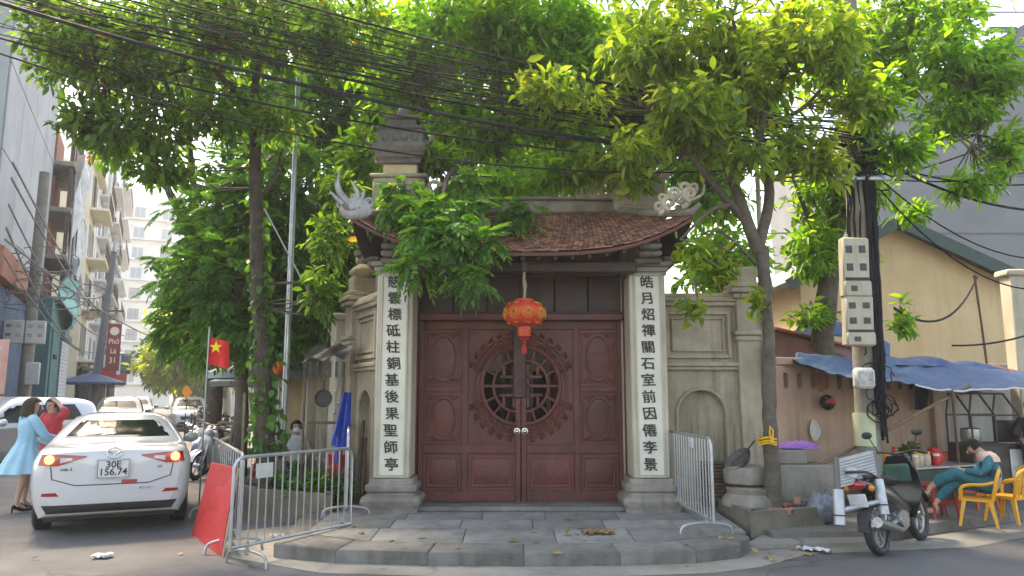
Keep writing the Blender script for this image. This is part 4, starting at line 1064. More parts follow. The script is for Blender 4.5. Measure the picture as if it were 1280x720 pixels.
# right tree in the low planter, forked
Y5 = 9.75
T5 = tree('street_tree', 'forked grey street tree in the low planter, yellow ribbon round its trunk', 
     [(*at(967,645,Y5)[:2], .2, .14), W(966,605,Y5,.112), W(962,520,Y5,.094), W(961,450,Y5,.088), W(958,385,Y5,.084), W(951,310,Y5,.09)],
     [[W(948,315,Y5,.09), W(925,250,Y5-.1,.075), W(905,180,Y5-.2,.06), W(930,100,Y5-.3,.04), W(915,20,Y5-.4,.02)],
      [W(948,310,Y5,.08), W(962,240,Y5,.07), W(950,160,Y5+.1,.055), W(985,80,Y5,.035), W(990,0,Y5,.02)],
      [W(935,280,Y5,.06), W(900,240,Y5-.2,.05), W(860,190,Y5-.3,.04), W(830,140,Y5-.4,.02)],
      [W(925,255,Y5,.04), W(890,262,Y5-.4,.025), W(850,300,Y5-.6,.015)], [W(945,330,Y5,.03), W(915,300,Y5-.3,.02), W(890,290,Y5-.5,.012), W(868,350,Y5-.6,.008)],
      [W(950,160,Y5+.1,.04), W(1010,130,Y5,.03), W(1060,60,Y5,.015)]],
     [lobe(860,50,9.6,100,65,204), lobe(800,125,10.2,75,45,105), lobe(935,95,9.6,80,70,142), lobe(1000,45,9.5,80,70,142), lobe(880,170,9.4,60,40,55), lobe(900,-50,9,180,60,124), lobe(985,180,9.4,45,40,43),
      lobe(870,310,9.1,28,18,14), lobe(868,385,9.0,22,26,9), lobe(902,335,9.15,26,26,18), lobe(945,375,9.3,16,14,5), lobe(800,60,9.2,60,60,68), lobe(1030,200,9.6,40,45,37), lobe(790,185,9.3,60,28,43), lobe(800,222,9.7,36,20,34), lobe(745,205,9.8,40,20,30), lobe(700,120,9.4,70,35,49), lobe(860,130,8.9,70,50,80), lobe(940,190,9.0,50,30,31), lobe(1070,120,9.4,40,50,55), lobe(1045,60,9.2,50,50,55)],
     LF_warm, .145, .06, 9, seed=16, bark=M_bark2, droop=.5)
# right tree behind the meter pole
Y6 = 12.2
T6 = tree('street_tree', 'leafy tree behind the meter pole, limbs spreading over the yellow house', 
     [(*at(1032,560,Y6)[:2], .1, .2), W(1030,480,Y6,.19), W(1030,400,Y6,.18), W(1042,300,Y6,.16), W(1060,210,Y6,.14)],
     [[W(1060,215,Y6,.13), W(1095,160,Y6-.1,.11), W(1130,100,Y6-.3,.10), W(1190,40,Y6-.5,.07), W(1240,-40,Y6-.7,.04)],
      [W(1055,230,Y6,.10), W(1060,120,Y6,.08), W(1050,20,Y6-.2,.05)], [W(1130,100,Y6-.3,.06), W(1140,40,Y6-.4,.04), W(1120,-20,Y6-.4,.02)],
      [W(1190,40,Y6-.5,.04), W(1240,120,Y6-1,.025), W(1215,180,Y6-1.2,.012)], [W(1040,330,Y6,.06), W(1010,270,Y6-.2,.045), W(990,220,Y6-.3,.02)]],
     [lobe(1070,85,12,75,85,264), lobe(1140,35,12,90,50,224), lobe(1235,95,11,60,60,160), lobe(1190,140,11.2,60,35,104), lobe(1255,190,11,35,45,64), lobe(1030,240,12.2,55,60,152), lobe(1015,310,12,40,45,88),
      lobe(1120,190,10.2,50,35,64), lobe(1090,130,10.0,45,45,72), lobe(1210,230,11.2,40,25,40), lobe(1180,70,11,60,50,88), lobe(1150,-50,11,200,50,192), lobe(1145,265,11,28,14,16), lobe(1128,400,10.9,14,36,12), lobe(1010,395,12,30,20,24), lobe(1070,330,12.6,30,50,48), lobe(1090,240,11.8,50,30,48)],
     LF_mid, .14, .053, 11, seed=17, bark=M_bark2, droop=.45)
# pale tree far down the street
p = st(46, -3.2)
T7 = tree('street_tree', 'pale sunlit tree far down the street beyond the parked motorbikes', 
     [(p.x,p.y,0,.3), (p.x,p.y,2.5,.25), (p.x-.3,p.y,5,.15)], [],
     [(np.array([p.x,p.y,5.2]), np.array([3.6,3.4,2.6]), 800), (np.array([p.x-1.6,p.y-1,3.6]), np.array([2.2,2.2,1.6]), 300), (np.array([p.x+2,p.y,4.]), np.array([2.4,2.2,2.]), 300)],
     LF_pale, .34, .16, 8, seed=18, twigs=False)
p = st(70, -2.6)
T8 = tree('street_tree', 'dark tree shading the end of the street', [(p.x,p.y,0,.3), (p.x,p.y,4,.2)], [], [(np.array([p.x,p.y,4.6]), np.array([4.2,4.2,3.4]), 500), (np.array([p.x+2,p.y+1,3.]), np.array([3,3,2.]), 200)], LF_dark, .4, .2, 8, seed=19, twigs=False)
# ============================================================ utility pole with meter boxes
M_cpole = mat('pole concrete', (.25,.23,.195), (.16,.148,.125), 3, .9, .3, streak=.3)
M_meter = mat('ivory meter case', (.46,.42,.325), (.36,.33,.25), 3, .6, streak=.5, streakc=(.17,.14,.10))
M_cable = mat('black cable', (.010,.011,.014), (.018,.019,.024), 5, .8, spec=.2)
PP = at(1090,640,10.5); PX, PY = PP.x, 10.5
pole = thing('utility_pole', 'concrete utility pole bundled in black cables behind the black motorbike', 'pole', (PX,PY,.115))
mb = MB(); top_ = at(1066,100,10.5); dxp = top_.x-PX; HT = top_.z+1.2
mb.tube([(0,0,0),(dxp*.5,0,HT*.5),(dxp,0,HT)], [.165,.15,.13], 14); mb.build('shaft', M_cpole, pole)
mb = MB(); mb.tube([(.0,-.0,.9),(.0,0,1.35)], .169, 14); mb.build('paint_band', mat('faded lime paint', (.42,.50,.22), (.5,.5,.4), 6, .8), pole)
rr = random.Random(9)
bun = MB()
for k in range(34):
    a = rr.uniform(-.5, 2.0) if k < 26 else rr.uniform(-1.6,-.9); z0 = rr.uniform(.9, 2.2) if k < 26 else 3.6; pts = []
    for i in range(9):
        z = lerp(z0, 4.95, i/8); q = z/HT; pts.append((dxp*q+.19*math.sin(a)+rr.uniform(-.02,.02)+.05, -.17*math.cos(a)+rr.uniform(-.02,.02), z))
    bun.tube(pts, rr.uniform(.010,.022), 5)
for k in range(8): 
    c = Vector((rr.uniform(-.02,.22), -.2, rr.uniform(1.35,2.0))); r_ = rr.uniform(.08,.17)
    bun.tube([c+Vector((math.cos(i*PI/8)*r_*rr.uniform(.8,1.1), rr.uniform(-.03,.03), math.sin(i*PI/8)*r_)) for i in range(18)], rr.uniform(.007,.013), 5)
tag(bun.build('cable_bundle', M_cable, pole), kind='stuff')
ck = MB()
for k in range(22):                         # knot of splices high on the pole
    c = Vector((dxp*.82+rr.uniform(-.25,.25), -.18+rr.uniform(-.1,.1), 4.9+rr.uniform(-.35,.45))); r_ = rr.uniform(.06,.2); t0 = rr.uniform(0,6)
    ck.tube([c+Vector((math.cos(t0+i*.5)*r_, math.sin(i*.7)*.05, math.sin(t0+i*.5)*r_*.7)) for i in range(11)], rr.uniform(.006,.014), 5)
for k in range(6): ck.box((dxp*.82+rr.uniform(-.15,.15), -.24, 4.9+rr.uniform(-.3,.4)), (.12,.07,.06), .01)
tag(ck.build('splice_knot', M_cable, pole), kind='stuff')
for z in (4.7, 5.3, 5.7): MB().box((dxp*z/HT,-.16,z), (.9,.06,.08), .01).build('cross_arm', M_metal, pole)
for px0, px1, py0, py1, nwin in ((1049,1087,298,372,4),(1053,1092,370,433,4)):
    a = at(px0, py0, 10.22); b = at(px1, py1, 10.22); cx, cz = (a.x+b.x)/2-PX, (a.z+b.z)/2-.115; w_, h = b.x-a.x, a.z-b.z
    bx = MB(); bx.box((cx,-.27,cz), (w_,.16,h), .02, rot=(0,R(2),0)); mbx = bx.build('meter_box', M_meter, pole)
    MB().box((cx,-.275,cz-h*.36), (w_*1.03,.19,h*.26), .02).build('lower_cover', M_meter, mbx)
    for i in range(2):
        for j in range(2):
            q = MB(); q.box((cx+(i-.5)*w_*.5,-.354,cz+h*(.30-.30*j)), (w_*.24,.014,h*.12), .004); q.build('meter_window', mat('dark dial glass', (.025,.028,.03), (.05,.05,.05), 12, .5), mbx)
    MB().box((cx,-.352,cz-h*.20), (w_*.9,.012,h*.05), .003).build('cover_gap', M_black, mbx)
    MB().tube([(cx+w_*.3,-.2,cz-h*.48),(cx+w_*.32,-.2,cz-h*.62),(cx+.1,-.18,cz-h*.66)], .012, 6).build('inlet_cable', M_cable, mbx)
    q = MB(); q.box((cx-.06,-.376,cz-h*.36), (w_*.22,.012,h*.09), .003); q.build('meter_window', mat('dark dial glass', (.025,.028,.03), (.05,.05,.05), 12, .5), mbx)
a = at(1078,473,10.3); bx = MB(); bx.box((a.x-PX,-.24,a.z-.115), (.28,.14,.29), .04); sb = bx.build('junction_box', mat('weathered white case', (.60,.60,.56), (.4,.4,.37), 9, .6), pole)
MB().box((a.x-PX,-.315,a.z-.115), (.2,.01,.18), .003).build('stained_door', mat('stained case', (.5,.5,.46), (.22,.22,.2), 14, .6), sb)

# ============================================================ overhead cables
gr = 'black cables strung across the crossing'
LABC = 'black overhead cable sagging across the crossing to the utility pole'
A0 = Vector((-9.2, 7.4, 7.2)); B0 = Vector((PX+dxp*.82, PY-.1, 5.0+.115)); rr = random.Random(21)
def cable(p, q, sag, r_, label=LABC, group=gr, n=16, bow=0., name='overhead_cable', m=None):
    p = Vector(p); q = Vector(q); pts = []
    side = Vector((-(q-p).y, (q-p).x, 0)).normalized()
    for i in range(n+1): t = i/n; k = 4*t*(1-t); pts.append(p.lerp(q, t)-Vector((0,0,sag*k))+side*bow*k-p)
    o = MB().tube(pts, r_, 5).build(name, m or M_cable, loc=p); tag(o, label, 'cable', group); return o
for k in range(26):                         # two loose bundles
    up = k % 2; p = A0+Vector((rr.uniform(-.6,.6), rr.uniform(-.3,1.6), (.55 if up else -.1)+rr.uniform(-.35,.45))); q = B0+Vector((rr.uniform(-.1,.1), rr.uniform(-.15,.1), rr.uniform(-.3,.7)))
    r_ = rr.choice((.005,.006,.008,.008,.011,.015)); cable(p, q, rr.uniform(.15,.75), r_, '%s black cable in the %s loose bundle crossing to the utility pole' % ('thin' if r_ < .007 else 'medium-thick' if r_ < .01 else 'thick', 'upper' if up else 'lower'), bow=rr.uniform(-.1,.1))
# the thick low cable that crosses the whole picture
p = at(-90,-25,7.9); cable(p, B0+Vector((0,-.1,-.1)), .45, .026, 'thickest low black cable crossing the street to the utility pole', None)
cable(at(-90,35,7.9), B0+Vector((0,-.1,.0)), .8, .012, 'thin slack cable hanging under the thickest low cable', None)
# runs to the right of the pole
for k, (px, py, Y, sag, r_) in enumerate(((1400,250,13,.5,.022),(1400,205,12,.4,.014),(1400,290,13,.9,.012),(1380,330,12.5,1.0,.012),(1390,180,12,.3,.012),(1350,120,12.5,.2,.012))):
    cable(B0+Vector((.05,.02,-.1*k+.15)), at(px, py, Y), sag, r_, 'black cable running from the utility pole past the grey building', 'cables leaving the pole to the right')
cable(at(1118,385,10.6), at(1222,345,15), .5, .02, 'drooping twisted cable along the yellow house wall', None)
cable(at(1190,432,13), at(1420,340,13), .35, .018, 'lower slack cable before the yellow house', None)
cable(at(1135,100,11), at(1262,243,11.5), .0, .022, 'taut pale guy wire slanting below the leafy tree', None, m=M_metal)
cable(at(1083,55,11), at(1150,110,11.2), .0, .012, 'short dark stay wire among the upper leaves', None)
# slack wires on the left side of the street
L0 = st(29, 2.8, 4.6)
for k, (q, z, sg, r_) in enumerate(((st(60,-3.,5.6),.0,.9,.03),(st(45,2.8,4.),.3,.9,.03),(st(47,2.5,5),.9,.8,.025),(st(52,2.2,6),1.6,.6,.03),(st(40,2.6,3.6),-.4,.5,.025),(st(75,2.2,7),2,.9,.03))):
    cable(st(22,3.5,5.6+z), q, sg, r_, 'slack grey cable strung along the left house fronts', 'cables along the left house fronts', m=mat('grey cable', (.10,.105,.11), (.2,.2,.2), 4, .6))
cable(at(330,260,10.8), at(425,440,11.4), .0, .012, 'thin pale guy rope slanting beside the slender steel pole', None, m=M_metal)

# slender steel pole left of the gate, pipe right of the gate
sp_ = thing('steel_pole', 'slender galvanised steel pole standing beside the ivy-wound tree', 'pole', (at(352,600,11.3).x,11.3,.05))
a = at(372,120,11.3); dx = a.x-sp_.location.x
mb = MB(); mb.tube([(0,0,0),(dx*1.25,0,a.z*1.25)], [.05,.038], 10); mb.build('shaft', M_metal, sp_); MB().lathe([(.1,0),(.1,.03),(.06,.05)], 12).build('base_collar', M_metal, sp_)
pp = thing('drain_pipe', 'thin pale conduit pipe standing against the right corner post of the gate', 'pipe', (at(962,470,10.35).x,10.35,.2))
def rel(px, py, Y): p = at(px, py, Y); return p-Vector(pp.location)
mb = MB(); mb.tube([rel(963,472,10.3), rel(956,470,10.35), rel(954,390,10.35), rel(948,250,10.35), rel(943,140,10.35)], .035, 8); mb.build('conduit', mat('pale conduit', (.50,.48,.43), rough=.45), pp); MB().box(rel(955,420,10.38), (.1,.04,.05)).build('clip', M_metal, pp)

# ============================================================ crowd barriers
def barrier(label, p0, p1, h=1.05, nb=15, group='steel crowd barriers', flat=False, r_=.019):
    p0 = Vector(p0); p1 = Vector(p1); L_ = (p1-p0).length; ang = math.atan2((p1-p0).y, (p1-p0).x)
    o = thing('crowd_barrier', label, 'barrier', p0, ang, group)
    mb = MB(); rc = .12; z0 = .2
    pts = [(0,0,z0),(0,0,h-rc)]+[(rc-rc*math.cos(a*PI/12),0,h-rc+rc*math.sin(a*PI/12)) for a in range(1,6)]+[(rc,0,h),(L_-rc,0,h)]+[(L_-rc+rc*math.sin(a*PI/12),0,h-rc+rc*math.cos(a*PI/12)) for a in range(1,6)]+[(L_,0,h-rc),(L_,0,z0),(0,0,z0)]
    mb.tube(pts, r_, 8); fr = mb.build('frame', M_metal, o)
    bm_ = MB().tube([(0,0,z0),(0,0,h)], .0085, 6).mesh('bar', M_metal)
    for i in range(nb): inst('bar', bm_, fr, (L_*(i+1)/(nb+1),0,0))
    for x in (.12*L_, .88*L_):
        f_ = MB(); f_.tube(bez([(x,-.30,0),(x,-.28,.09),(x,-.2,.13),(x,0,.15),(x,.2,.13),(x,.28,.09),(x,.30,0)], 4), .016, 7); f_.tube([(x,0,.14),(x,0,.24)], .017, 7); f_.build('foot', M_metal, o)
    return o
b0 = barrier('long crowd barrier slanting from the road up to the terrace by the planter', gnd(286,712), gnd(437,662,.13), 1.08, 15)
MB().box((.35*b0.children[0].dimensions.x*1.15+.35,-.03,.93), (.22,.012,.15), .003).build('plate', mat('pale plate', (.5,.5,.48), (.4,.4,.38), 8, .6), b0)
barrier('crowd barrier standing end-on beside the blue raincoat and left pillar', gnd(432,655,.16), gnd(424,620,.16)+Vector((-.1,1.0,0)), 1.12, 17)
b2_ = barrier('crowd barrier behind the leaning red board', gnd(298,700), gnd(262,640), 1.08, 14)
b3_ = barrier('crowd barrier turned edgewise in front of the right arched niche', gnd(893,676,.13), gnd(853,648,.15)+Vector((-.06,.85,0)), 1.1, 19)
MB().box((.9,-.03,1.0), (.13,.012,.12), .003).build('sticker', mat('white sticker', (.7,.7,.7), rough=.5), b3_)
# red board leaning on the barrier
rb = thing('red_board', 'scuffed red plywood board leaning against a crowd barrier', 'board', gnd(258,694), 0)
q0, q1 = gnd(241,668), gnd(277,696); d = (q1-q0); 
o0 = Vector(rb.location); tl_ = at(265,578,9.15)-o0; tr = at(297,585,8.35)-o0
q0 = q0-o0; q1 = q1-o0; nrm = (q1-q0).cross(tl_-q0).normalized()*.012
mb = MB(); mb.ring_loft([[q0-nrm, q1-nrm, tr-nrm, tl_-nrm], [q0+nrm, q1+nrm, tr+nrm, tl_+nrm]]); mb.build('panel', mat('scuffed red paint', (.48,.022,.028), (.38,.016,.02), 3, .55, .1, speck=.8, speckc=(.16,.012,.014)), rb, smooth=0)
e_ = MB(); e_.tube([q1+Vector((.01,0,0)), tr+Vector((.01,0,0))], .013, 4); e_.build('edge_strip', mat('raw ply edge', (.45,.36,.27), rough=.8), rb)

# ============================================================ planters
M_planter = mat('mossy planter concrete', (.24,.21,.165), (.13,.125,.085), 2.2, .92, .5, 26, streak=.4, streakc=(.06,.065,.04))
M_soil = mat('dry soil', (.075,.055,.04), (.05,.038,.028), 9, .95, .8)
def planter(label, corners, h, t_=.09, z=0.):
    c = sum(corners, Vector())/len(corners); c.z = z; o = thing('concrete_planter', label, 'planter', c)
    n = len(corners); lo = [Vector((p.x-c.x, p.y-c.y, 0)) for p in corners]
    for i in range(n):
        a, b = lo[i], lo[(i+1) % n]; d = (b-a).normalized(); nn = Vector((-d.y, d.x, 0))*t_
        mb = MB(); mb.slab([(q.x, q.y) for q in (a, b-d*.002, b-d*t_*1.0+nn if True else b, a+d*t_+nn)], 0, h); mb.build('side', M_planter, o, smooth=0)
    mb = MB(); mb.slab([(q.x*.95, q.y*.95) for q in lo], 0, h-.07); mb.build('soil', M_soil, o, smooth=0); return o
cR = [gnd(939,672,.03), gnd(1032,665,.03), Vector((4.15,10.25,0)), Vector((2.76,10.24,0))]
planter('low mossy concrete planter round the forked tree', cR, .31, .1, .02)
cL = [gnd(314,650), Vector((-2.35,9.95,0)), Vector((-2.55,11.1,0)), Vector((-4.35,12.2,0)), Vector((-4.5,11.7,0))]
planter('square concrete planter round the ivy-wound tree', cL, .42, .1)
rng = np.random.default_rng(31)
for k, (px, py, Y, sz, m, lbl) in enumerate(((395,600,10.5,.40,LF_vine,'low leafy shrub growing in the planter behind the long barrier'),(360,600,10.7,.35,LF_deep,'dark fern-like plant beside the ivy-wound trunk'),(425,585,10.6,.25,LF_mid,'small bright plant at the planter corner'))):
    c = at(px, py, Y); c.z = .36; o = thing('planter_shrub', lbl, 'plant', c)
    n = 60; d = unit(rng.normal(0,1,(n,3))); d[:,2] = np.abs(d[:,2]); C = d*np.array([sz,sz*.7,sz*1.1])*rng.uniform(.4,1,(n,1)); V, F = cluster_leaves(C, unit(d+np.array([0,0,.3])), 5, .13, .06, rng); np_mesh('foliage', V, F, m, o)
    s_ = MB()
    for i in range(7): q = C[i*5]; s_.tube([(0,0,-.06), Vector(q)*.5+Vector((0,0,.05)), Vector(q)], [.01,.008,.004], 4)
    s_.build('stems', M_bark, o)['kind'] = 'stuff'
# ============================================================ cars
def cr1(P, t):                                   # Catmull-Rom on rows of numbers, t in [0, n-1]
    n = len(P); i = min(int(t), n-2); u = t-i; g = lambda k: P[min(max(k, 0), n-1)]
    a, b, c, d = g(i-1), g(i), g(i+1), g(i+2)
    return [.5*(2*q+(r-p)*u+(2*p-5*q+4*r-s)*u*u+(3*q-p-3*r+s)*u**3) for p, q, r, s in zip(a, b, c, d)]
def car_body(rows, nu=4):
    """rows: x, then half outline (w,z) x6 from sill to roof centre side; symmetric loft with rounded ends"""
    secs = []
    for t in [k/nu for k in range((len(rows)-1)*nu+1)]:
        r_ = cr1(rows, t); x = r_[0]; pts = [(r_[1+2*i], r_[2+2*i]) for i in range(6)]
        fine = []
        for k in range(0, 5*4+1): fine.append(cr1(pts, k/4))
        half = fine; ring = [(x, -w_, z) for w_, z in half]+[(x, w_, z) for w_, z in reversed(half)]
        secs.append(ring)
    mb = MB(); mb.ring_loft(secs, False, False)
    for ring, sg in ((secs[0], -1), (secs[-1], 1)):      # domed end caps
        cz = sum(p[2] for p in ring)/len(ring); n = len(ring); prev = ring; rings = [ring]
        for q, dx in ((.85,.012),(.6,.022),(.3,.028)): rings.append([(p[0]+sg*dx, p[1]*q, cz+(p[2]-cz)*q) for p in ring])
        if sg < 0: rings = rings
        mb.ring_loft(rings if sg > 0 else [list(r_) for r_ in rings], False, True)
    return mb
def bvh_of(mb): return BVHTree.FromPolygons([Vector(p) for p in mb.v], mb.f, all_triangles=False)
def patch(bvh, quad, org, ax, n=12, m=6, off=.005, fall=None):
    """conformal patch: quad = 4 corners in the two free coordinates, rays cast from org along axis ax ('+x','-x','+y','-y')"""
    mb = MB(); i_ = 0 if 'x' in ax else 1; sg = 1 if ax[0] == '+' else -1; d = Vector((sg,0,0)) if i_ == 0 else Vector((0,sg,0)); vs = []
    for j in range(m+1):
        for i in range(n+1):
            u, v = i/n, j/m
            a = lerp(lerp(quad[0][0], quad[1][0], u), lerp(quad[3][0], quad[2][0], u), v); b = lerp(lerp(quad[0][1], quad[1][1], u), lerp(quad[3][1], quad[2][1], u), v)
            o = Vector((org, a, b)) if i_ == 0 else Vector((a, org, b))
            h = bvh.ray_cast(o, d)[0]
            if h is None: h = o+d*(abs(org)+ (fall or .2)); 
            vs.append(h-d*off)
    n1 = n+1; fs = [(j*n1+i, j*n1+i+1, (j+1)*n1+i+1, (j+1)*n1+i) for j in range(m) for i in range(n)]
    k = len(vs); vs2 = [p+d*(off+.01) for p in vs]; border = [i for i in range(n1)]+[j*n1+n for j in range(1, m+1)]+[m*n1+i for i in range(n-1, -1, -1)]+[j*n1 for j in range(m-1, 0, -1)]
    fs += [(border[q], border[(q+1) % len(border)], border[(q+1) % len(border)]+k, border[q]+k) for q in range(len(border))]
    mb.add(vs+vs2, fs); return mb
M_cglass = mat('car glass', (.008,.012,.013), rough=.08, spec=.28)
M_trim = mat('car black trim', (.02,.02,.022), rough=.55)
M_chrome = mat('chrome', (.75,.75,.76), rough=.12, metal=1.)
M_tail = mat('tail lamp red', (.35,.008,.012), rough=.12, coat=.8)
M_clear = mat('lamp clear', (.55,.5,.5), rough=.1, coat=.8)
M_lit = mat('lit brake lamp', (.9,.25,.05), rough=.3, emit=(1.,.26,.05), estr=3.5)
M_plate = mat('number plate', (.62,.63,.63), (.55,.56,.56), 20, .4)
def paint(name, c, metal=0.): return mat(name, c, rough=.28, coat=1., metal=metal, spec=.5)
def wheel(parent, x, y, r_=.315, w_=.2, rim=True):
    sg = 1 if y > 0 else -1
    t = MB(); t.lathe([(r_*.62,-w_/2),(r_*.9,-w_/2),(r_,-w_*.36),(r_,w_*.36),(r_*.9,w_/2),(r_*.62,w_/2)], 28, (x,y,r_), (PI/2,0,0)); wo = t.build('wheel', M_black, parent)
    m = MB(); m.lathe([(.001,-w_*.3),(r_*.18,-w_*.3),(r_*.2,-w_*.22),(r_*.64,-w_*.2),(r_*.66,-w_*.42),(r_*.6,-w_*.44)], 24, (x,y,r_), (-PI/2 if sg < 0 else PI/2,0,0)) if False else None
    q = MB(); yo = y+sg*w_*.30
    for k in range(5):
        a = 2*PI*k/5; q.tube([(x,yo,r_),(x+math.cos(a)*r_*.62,yo+sg*.012,r_+math.sin(a)*r_*.62)], [.05,.03], 6)
    q.lathe([(r_*.58,-.04),(r_*.66,-.04),(r_*.66,.04),(r_*.58,.04)], 24, (x,yo,r_), (PI/2,0,0)); q.lathe([(.001,-.03),(.055,-.03),(.055,.03),(.001,.03)], 12, (x,yo,r_), (PI/2,0,0)); q.build('rim', M_metal, wo)
    return wo
SEDAN = [ # x,  w,z sill; lower; shoulder; belt; roof side; crown
 [0.00,.60,.34,.70,.50,.745,.76,.70,.955,.58,1.015,.0,1.03],
 [0.07,.72,.27,.80,.48,.835,.77,.79,.965,.65,1.05,.0,1.075],
 [0.24,.78,.23,.865,.46,.888,.78,.85,.965,.70,1.075,.0,1.105],
 [0.60,.80,.21,.885,.45,.898,.78,.87,.965,.72,1.085,.0,1.12],
 [0.90,.80,.20,.885,.45,.898,.78,.875,.965,.72,1.10,.0,1.14],
 [1.52,.80,.20,.885,.45,.898,.78,.875,.96,.575,1.375,.0,1.425],
 [2.15,.80,.20,.885,.45,.898,.77,.87,.95,.585,1.395,.0,1.45],
 [2.70,.80,.20,.885,.45,.898,.76,.87,.94,.59,1.36,.0,1.42],
 [3.50,.80,.20,.885,.44,.895,.74,.86,.92,.70,1.01,.0,1.04],
 [4.10,.79,.20,.87,.42,.88,.68,.83,.84,.66,.90,.0,.93],
 [4.45,.70,.22,.78,.40,.79,.58,.74,.72,.58,.76,.0,.79],
 [4.58,.55,.28,.62,.40,.62,.52,.58,.62,.45,.66,.0,.68]]
CROSS = [
 [0.00,.60,.38,.70,.55,.76,.90,.70,1.12,.55,1.45,.0,1.48],
 [0.12,.74,.30,.83,.52,.86,.90,.82,1.12,.62,1.54,.0,1.58],
 [0.50,.78,.26,.88,.50,.90,.90,.87,1.10,.64,1.60,.0,1.64],
 [1.40,.80,.25,.90,.50,.91,.90,.88,1.08,.64,1.62,.0,1.67],
 [2.30,.80,.25,.90,.50,.91,.88,.88,1.06,.64,1.58,.0,1.63],
 [3.20,.80,.25,.90,.48,.91,.86,.87,1.03,.70,1.10,.0,1.14],
 [3.85,.79,.26,.89,.46,.90,.80,.85,.96,.68,1.02,.0,1.05],
 [4.15,.72,.28,.82,.45,.83,.70,.79,.86,.62,.90,.0,.93],
 [4.28,.58,.34,.66,.45,.68,.62,.64,.74,.5,.78,.0,.80]]
def base_car(label, rows, pm, loc, rz, cat='car', name='parked_car', group=None):
    o = thing(name, label, cat, loc, rz, group); mb = car_body(rows); bv = bvh_of(mb); bo = mb.build('body', pm, o, smooth=50); return o, bo, bv
# --- white sedan, tail to the camera
PAINTW = paint('white car paint', (.54,.545,.55))
cw = gnd(140,655); cpos = cw-SD*.98
sed, bo, bv = base_car('white sedan with lit brake lamps stopped tail-on beside the woman in blue', SEDAN, PAINTW, cpos, SANG)
def P_(q, name, m, parent=sed, ax='+x', org=-1., n=12, mm=6, off=.005, fall=None): return patch(bv, q, org, ax, n, mm, off, fall).build(name, m, parent, smooth=50)
rw = P_([(-.635,1.15),(.635,1.15),(.47,1.365),(-.47,1.365)], 'rear_window', M_cglass, n=16, mm=8)
P_([(-.70,1.075),(.70,1.075),(.69,1.092),(-.69,1.092)], 'spoiler_lip', PAINTW, n=18, mm=2, off=.02)
lid = P_([(-.40,.62),(.40,.62),(.40,.632),(-.40,.632)], 'lid_seam', M_trim, n=14, mm=1, off=.003)
for sg in (-1, 1):
    P_([(sg*.40,.62),(sg*.64,.70),(sg*.645,.712),(sg*.40,.632)], 'lid_seam', M_trim, n=8, mm=1, off=.003)
    P_([(sg*.64,.70),(sg*.665,.86),(sg*.677,.86),(sg*.652,.70)], 'lid_seam', M_trim, n=2, mm=5, off=.003)
    tl = P_([(sg*.30,.962),(sg*.60,.862),(sg*.60,.998),(sg*.30,.975)], 'tail_lamp', M_tail, n=8, mm=5, off=.012)
    P_([(sg*.60,.862),(sg*.805,.875),(sg*.78,1.0),(sg*.60,.998)], 'lamp_outer', M_tail, tl, n=8, mm=5, off=.012)
    P_([(sg*.45,.925),(sg*.575,.895),(sg*.575,.955),(sg*.45,.955)], 'reverse_lens', M_clear, tl, n=6, mm=3, off=.016)
    c_ = bv.ray_cast(Vector((-1,sg*.69,.94)), Vector((1,0,0)))[0]
    b_ = MB(); b_.lathe([(.052,0),(.05,.02),(.001,.03)], 18, c_-Vector((.005,0,0)), (0,-PI/2,0)); b_.build('brake_bulb', M_lit, tl)
    P_([(sg*.56,.505),(sg*.75,.51),(sg*.74,.545),(sg*.60,.55)], 'reflector', M_tail, n=6, mm=2, off=.006)
    side = MB()
    # side glass and mirrors
    patch(bv, [(1.05,1.02),(3.05,1.0),(2.55,1.30),(1.70,1.31)], sg*3, '-y' if sg > 0 else '+y', 14, 6).build('side_window', M_cglass, sed, smooth=50)
    mi = MB(); mi.ball((2.85,sg*1.0,1.03), .1, 12, 8, sx=.7, sy=1.15, sz=.75); mi.tube([(2.88,sg*.86,.98),(2.87,sg*.95,1.01)], .03, 6); mir = mi.build('mirror', PAINTW, sed)
    for x in (.98, 3.68): wheel(sed, x, sg*.80)
P_([(-.68,.30),(.68,.30),(.74,.40),(-.74,.40)], 'valance', M_trim, n=20, mm=4, off=.014)
MB().box((2.2,0,.22), (3.6,1.5,.14), .02).build('underbody', M_trim, sed)
MB().tube([(.3,-.3,.26),(.5,-.3,.27),(1.2,-.25,.25)], .045, 8).build('exhaust', M_rust, sed)
c_ = bv.ray_cast(Vector((-1,0,.81)), Vector((1,0,0)))[0]; xp = c_.x-.02
pl = MB().box((xp,0,.815), (.012,.34,.21), .006).build('number_plate', M_plate, sed)
pf = MB(); pf.plate_hole(-.185,.185,.70,.93,[(-.172,.71),(0,.71),(.172,.71),(.172,.815),(.172,.92),(0,.92),(-.172,.92),(-.172,.815)], -.008, .008); pfo = pf.build('plate_frame', M_metal, pl, loc=(xp-.004,0,0), rot=(0,0,-PI/2))
for tx, z, sz in (('30E',.862,.115), ('156.74',.772,.115)): text_obj(tx, sz, M_ink, pl, (xp-.0085,0,z), (PI/2,0,-PI/2), 'plate_lettering', bold=.002)
c_ = bv.ray_cast(Vector((-1,0,1.0)), Vector((1,0,0)))[0]; e = MB(); xe = c_.x-.012
e.tube([(xe,.085*math.cos(a*PI/12),1.0+.062*math.sin(a*PI/12)) for a in range(25)], .008, 6); e.tube(bez([(xe,-.07,1.03),(xe,-.03,1.0),(xe,0,.975),(xe,.03,1.0),(xe,.07,1.03)], 4), .007, 6); e.build('emblem', M_chrome, sed)
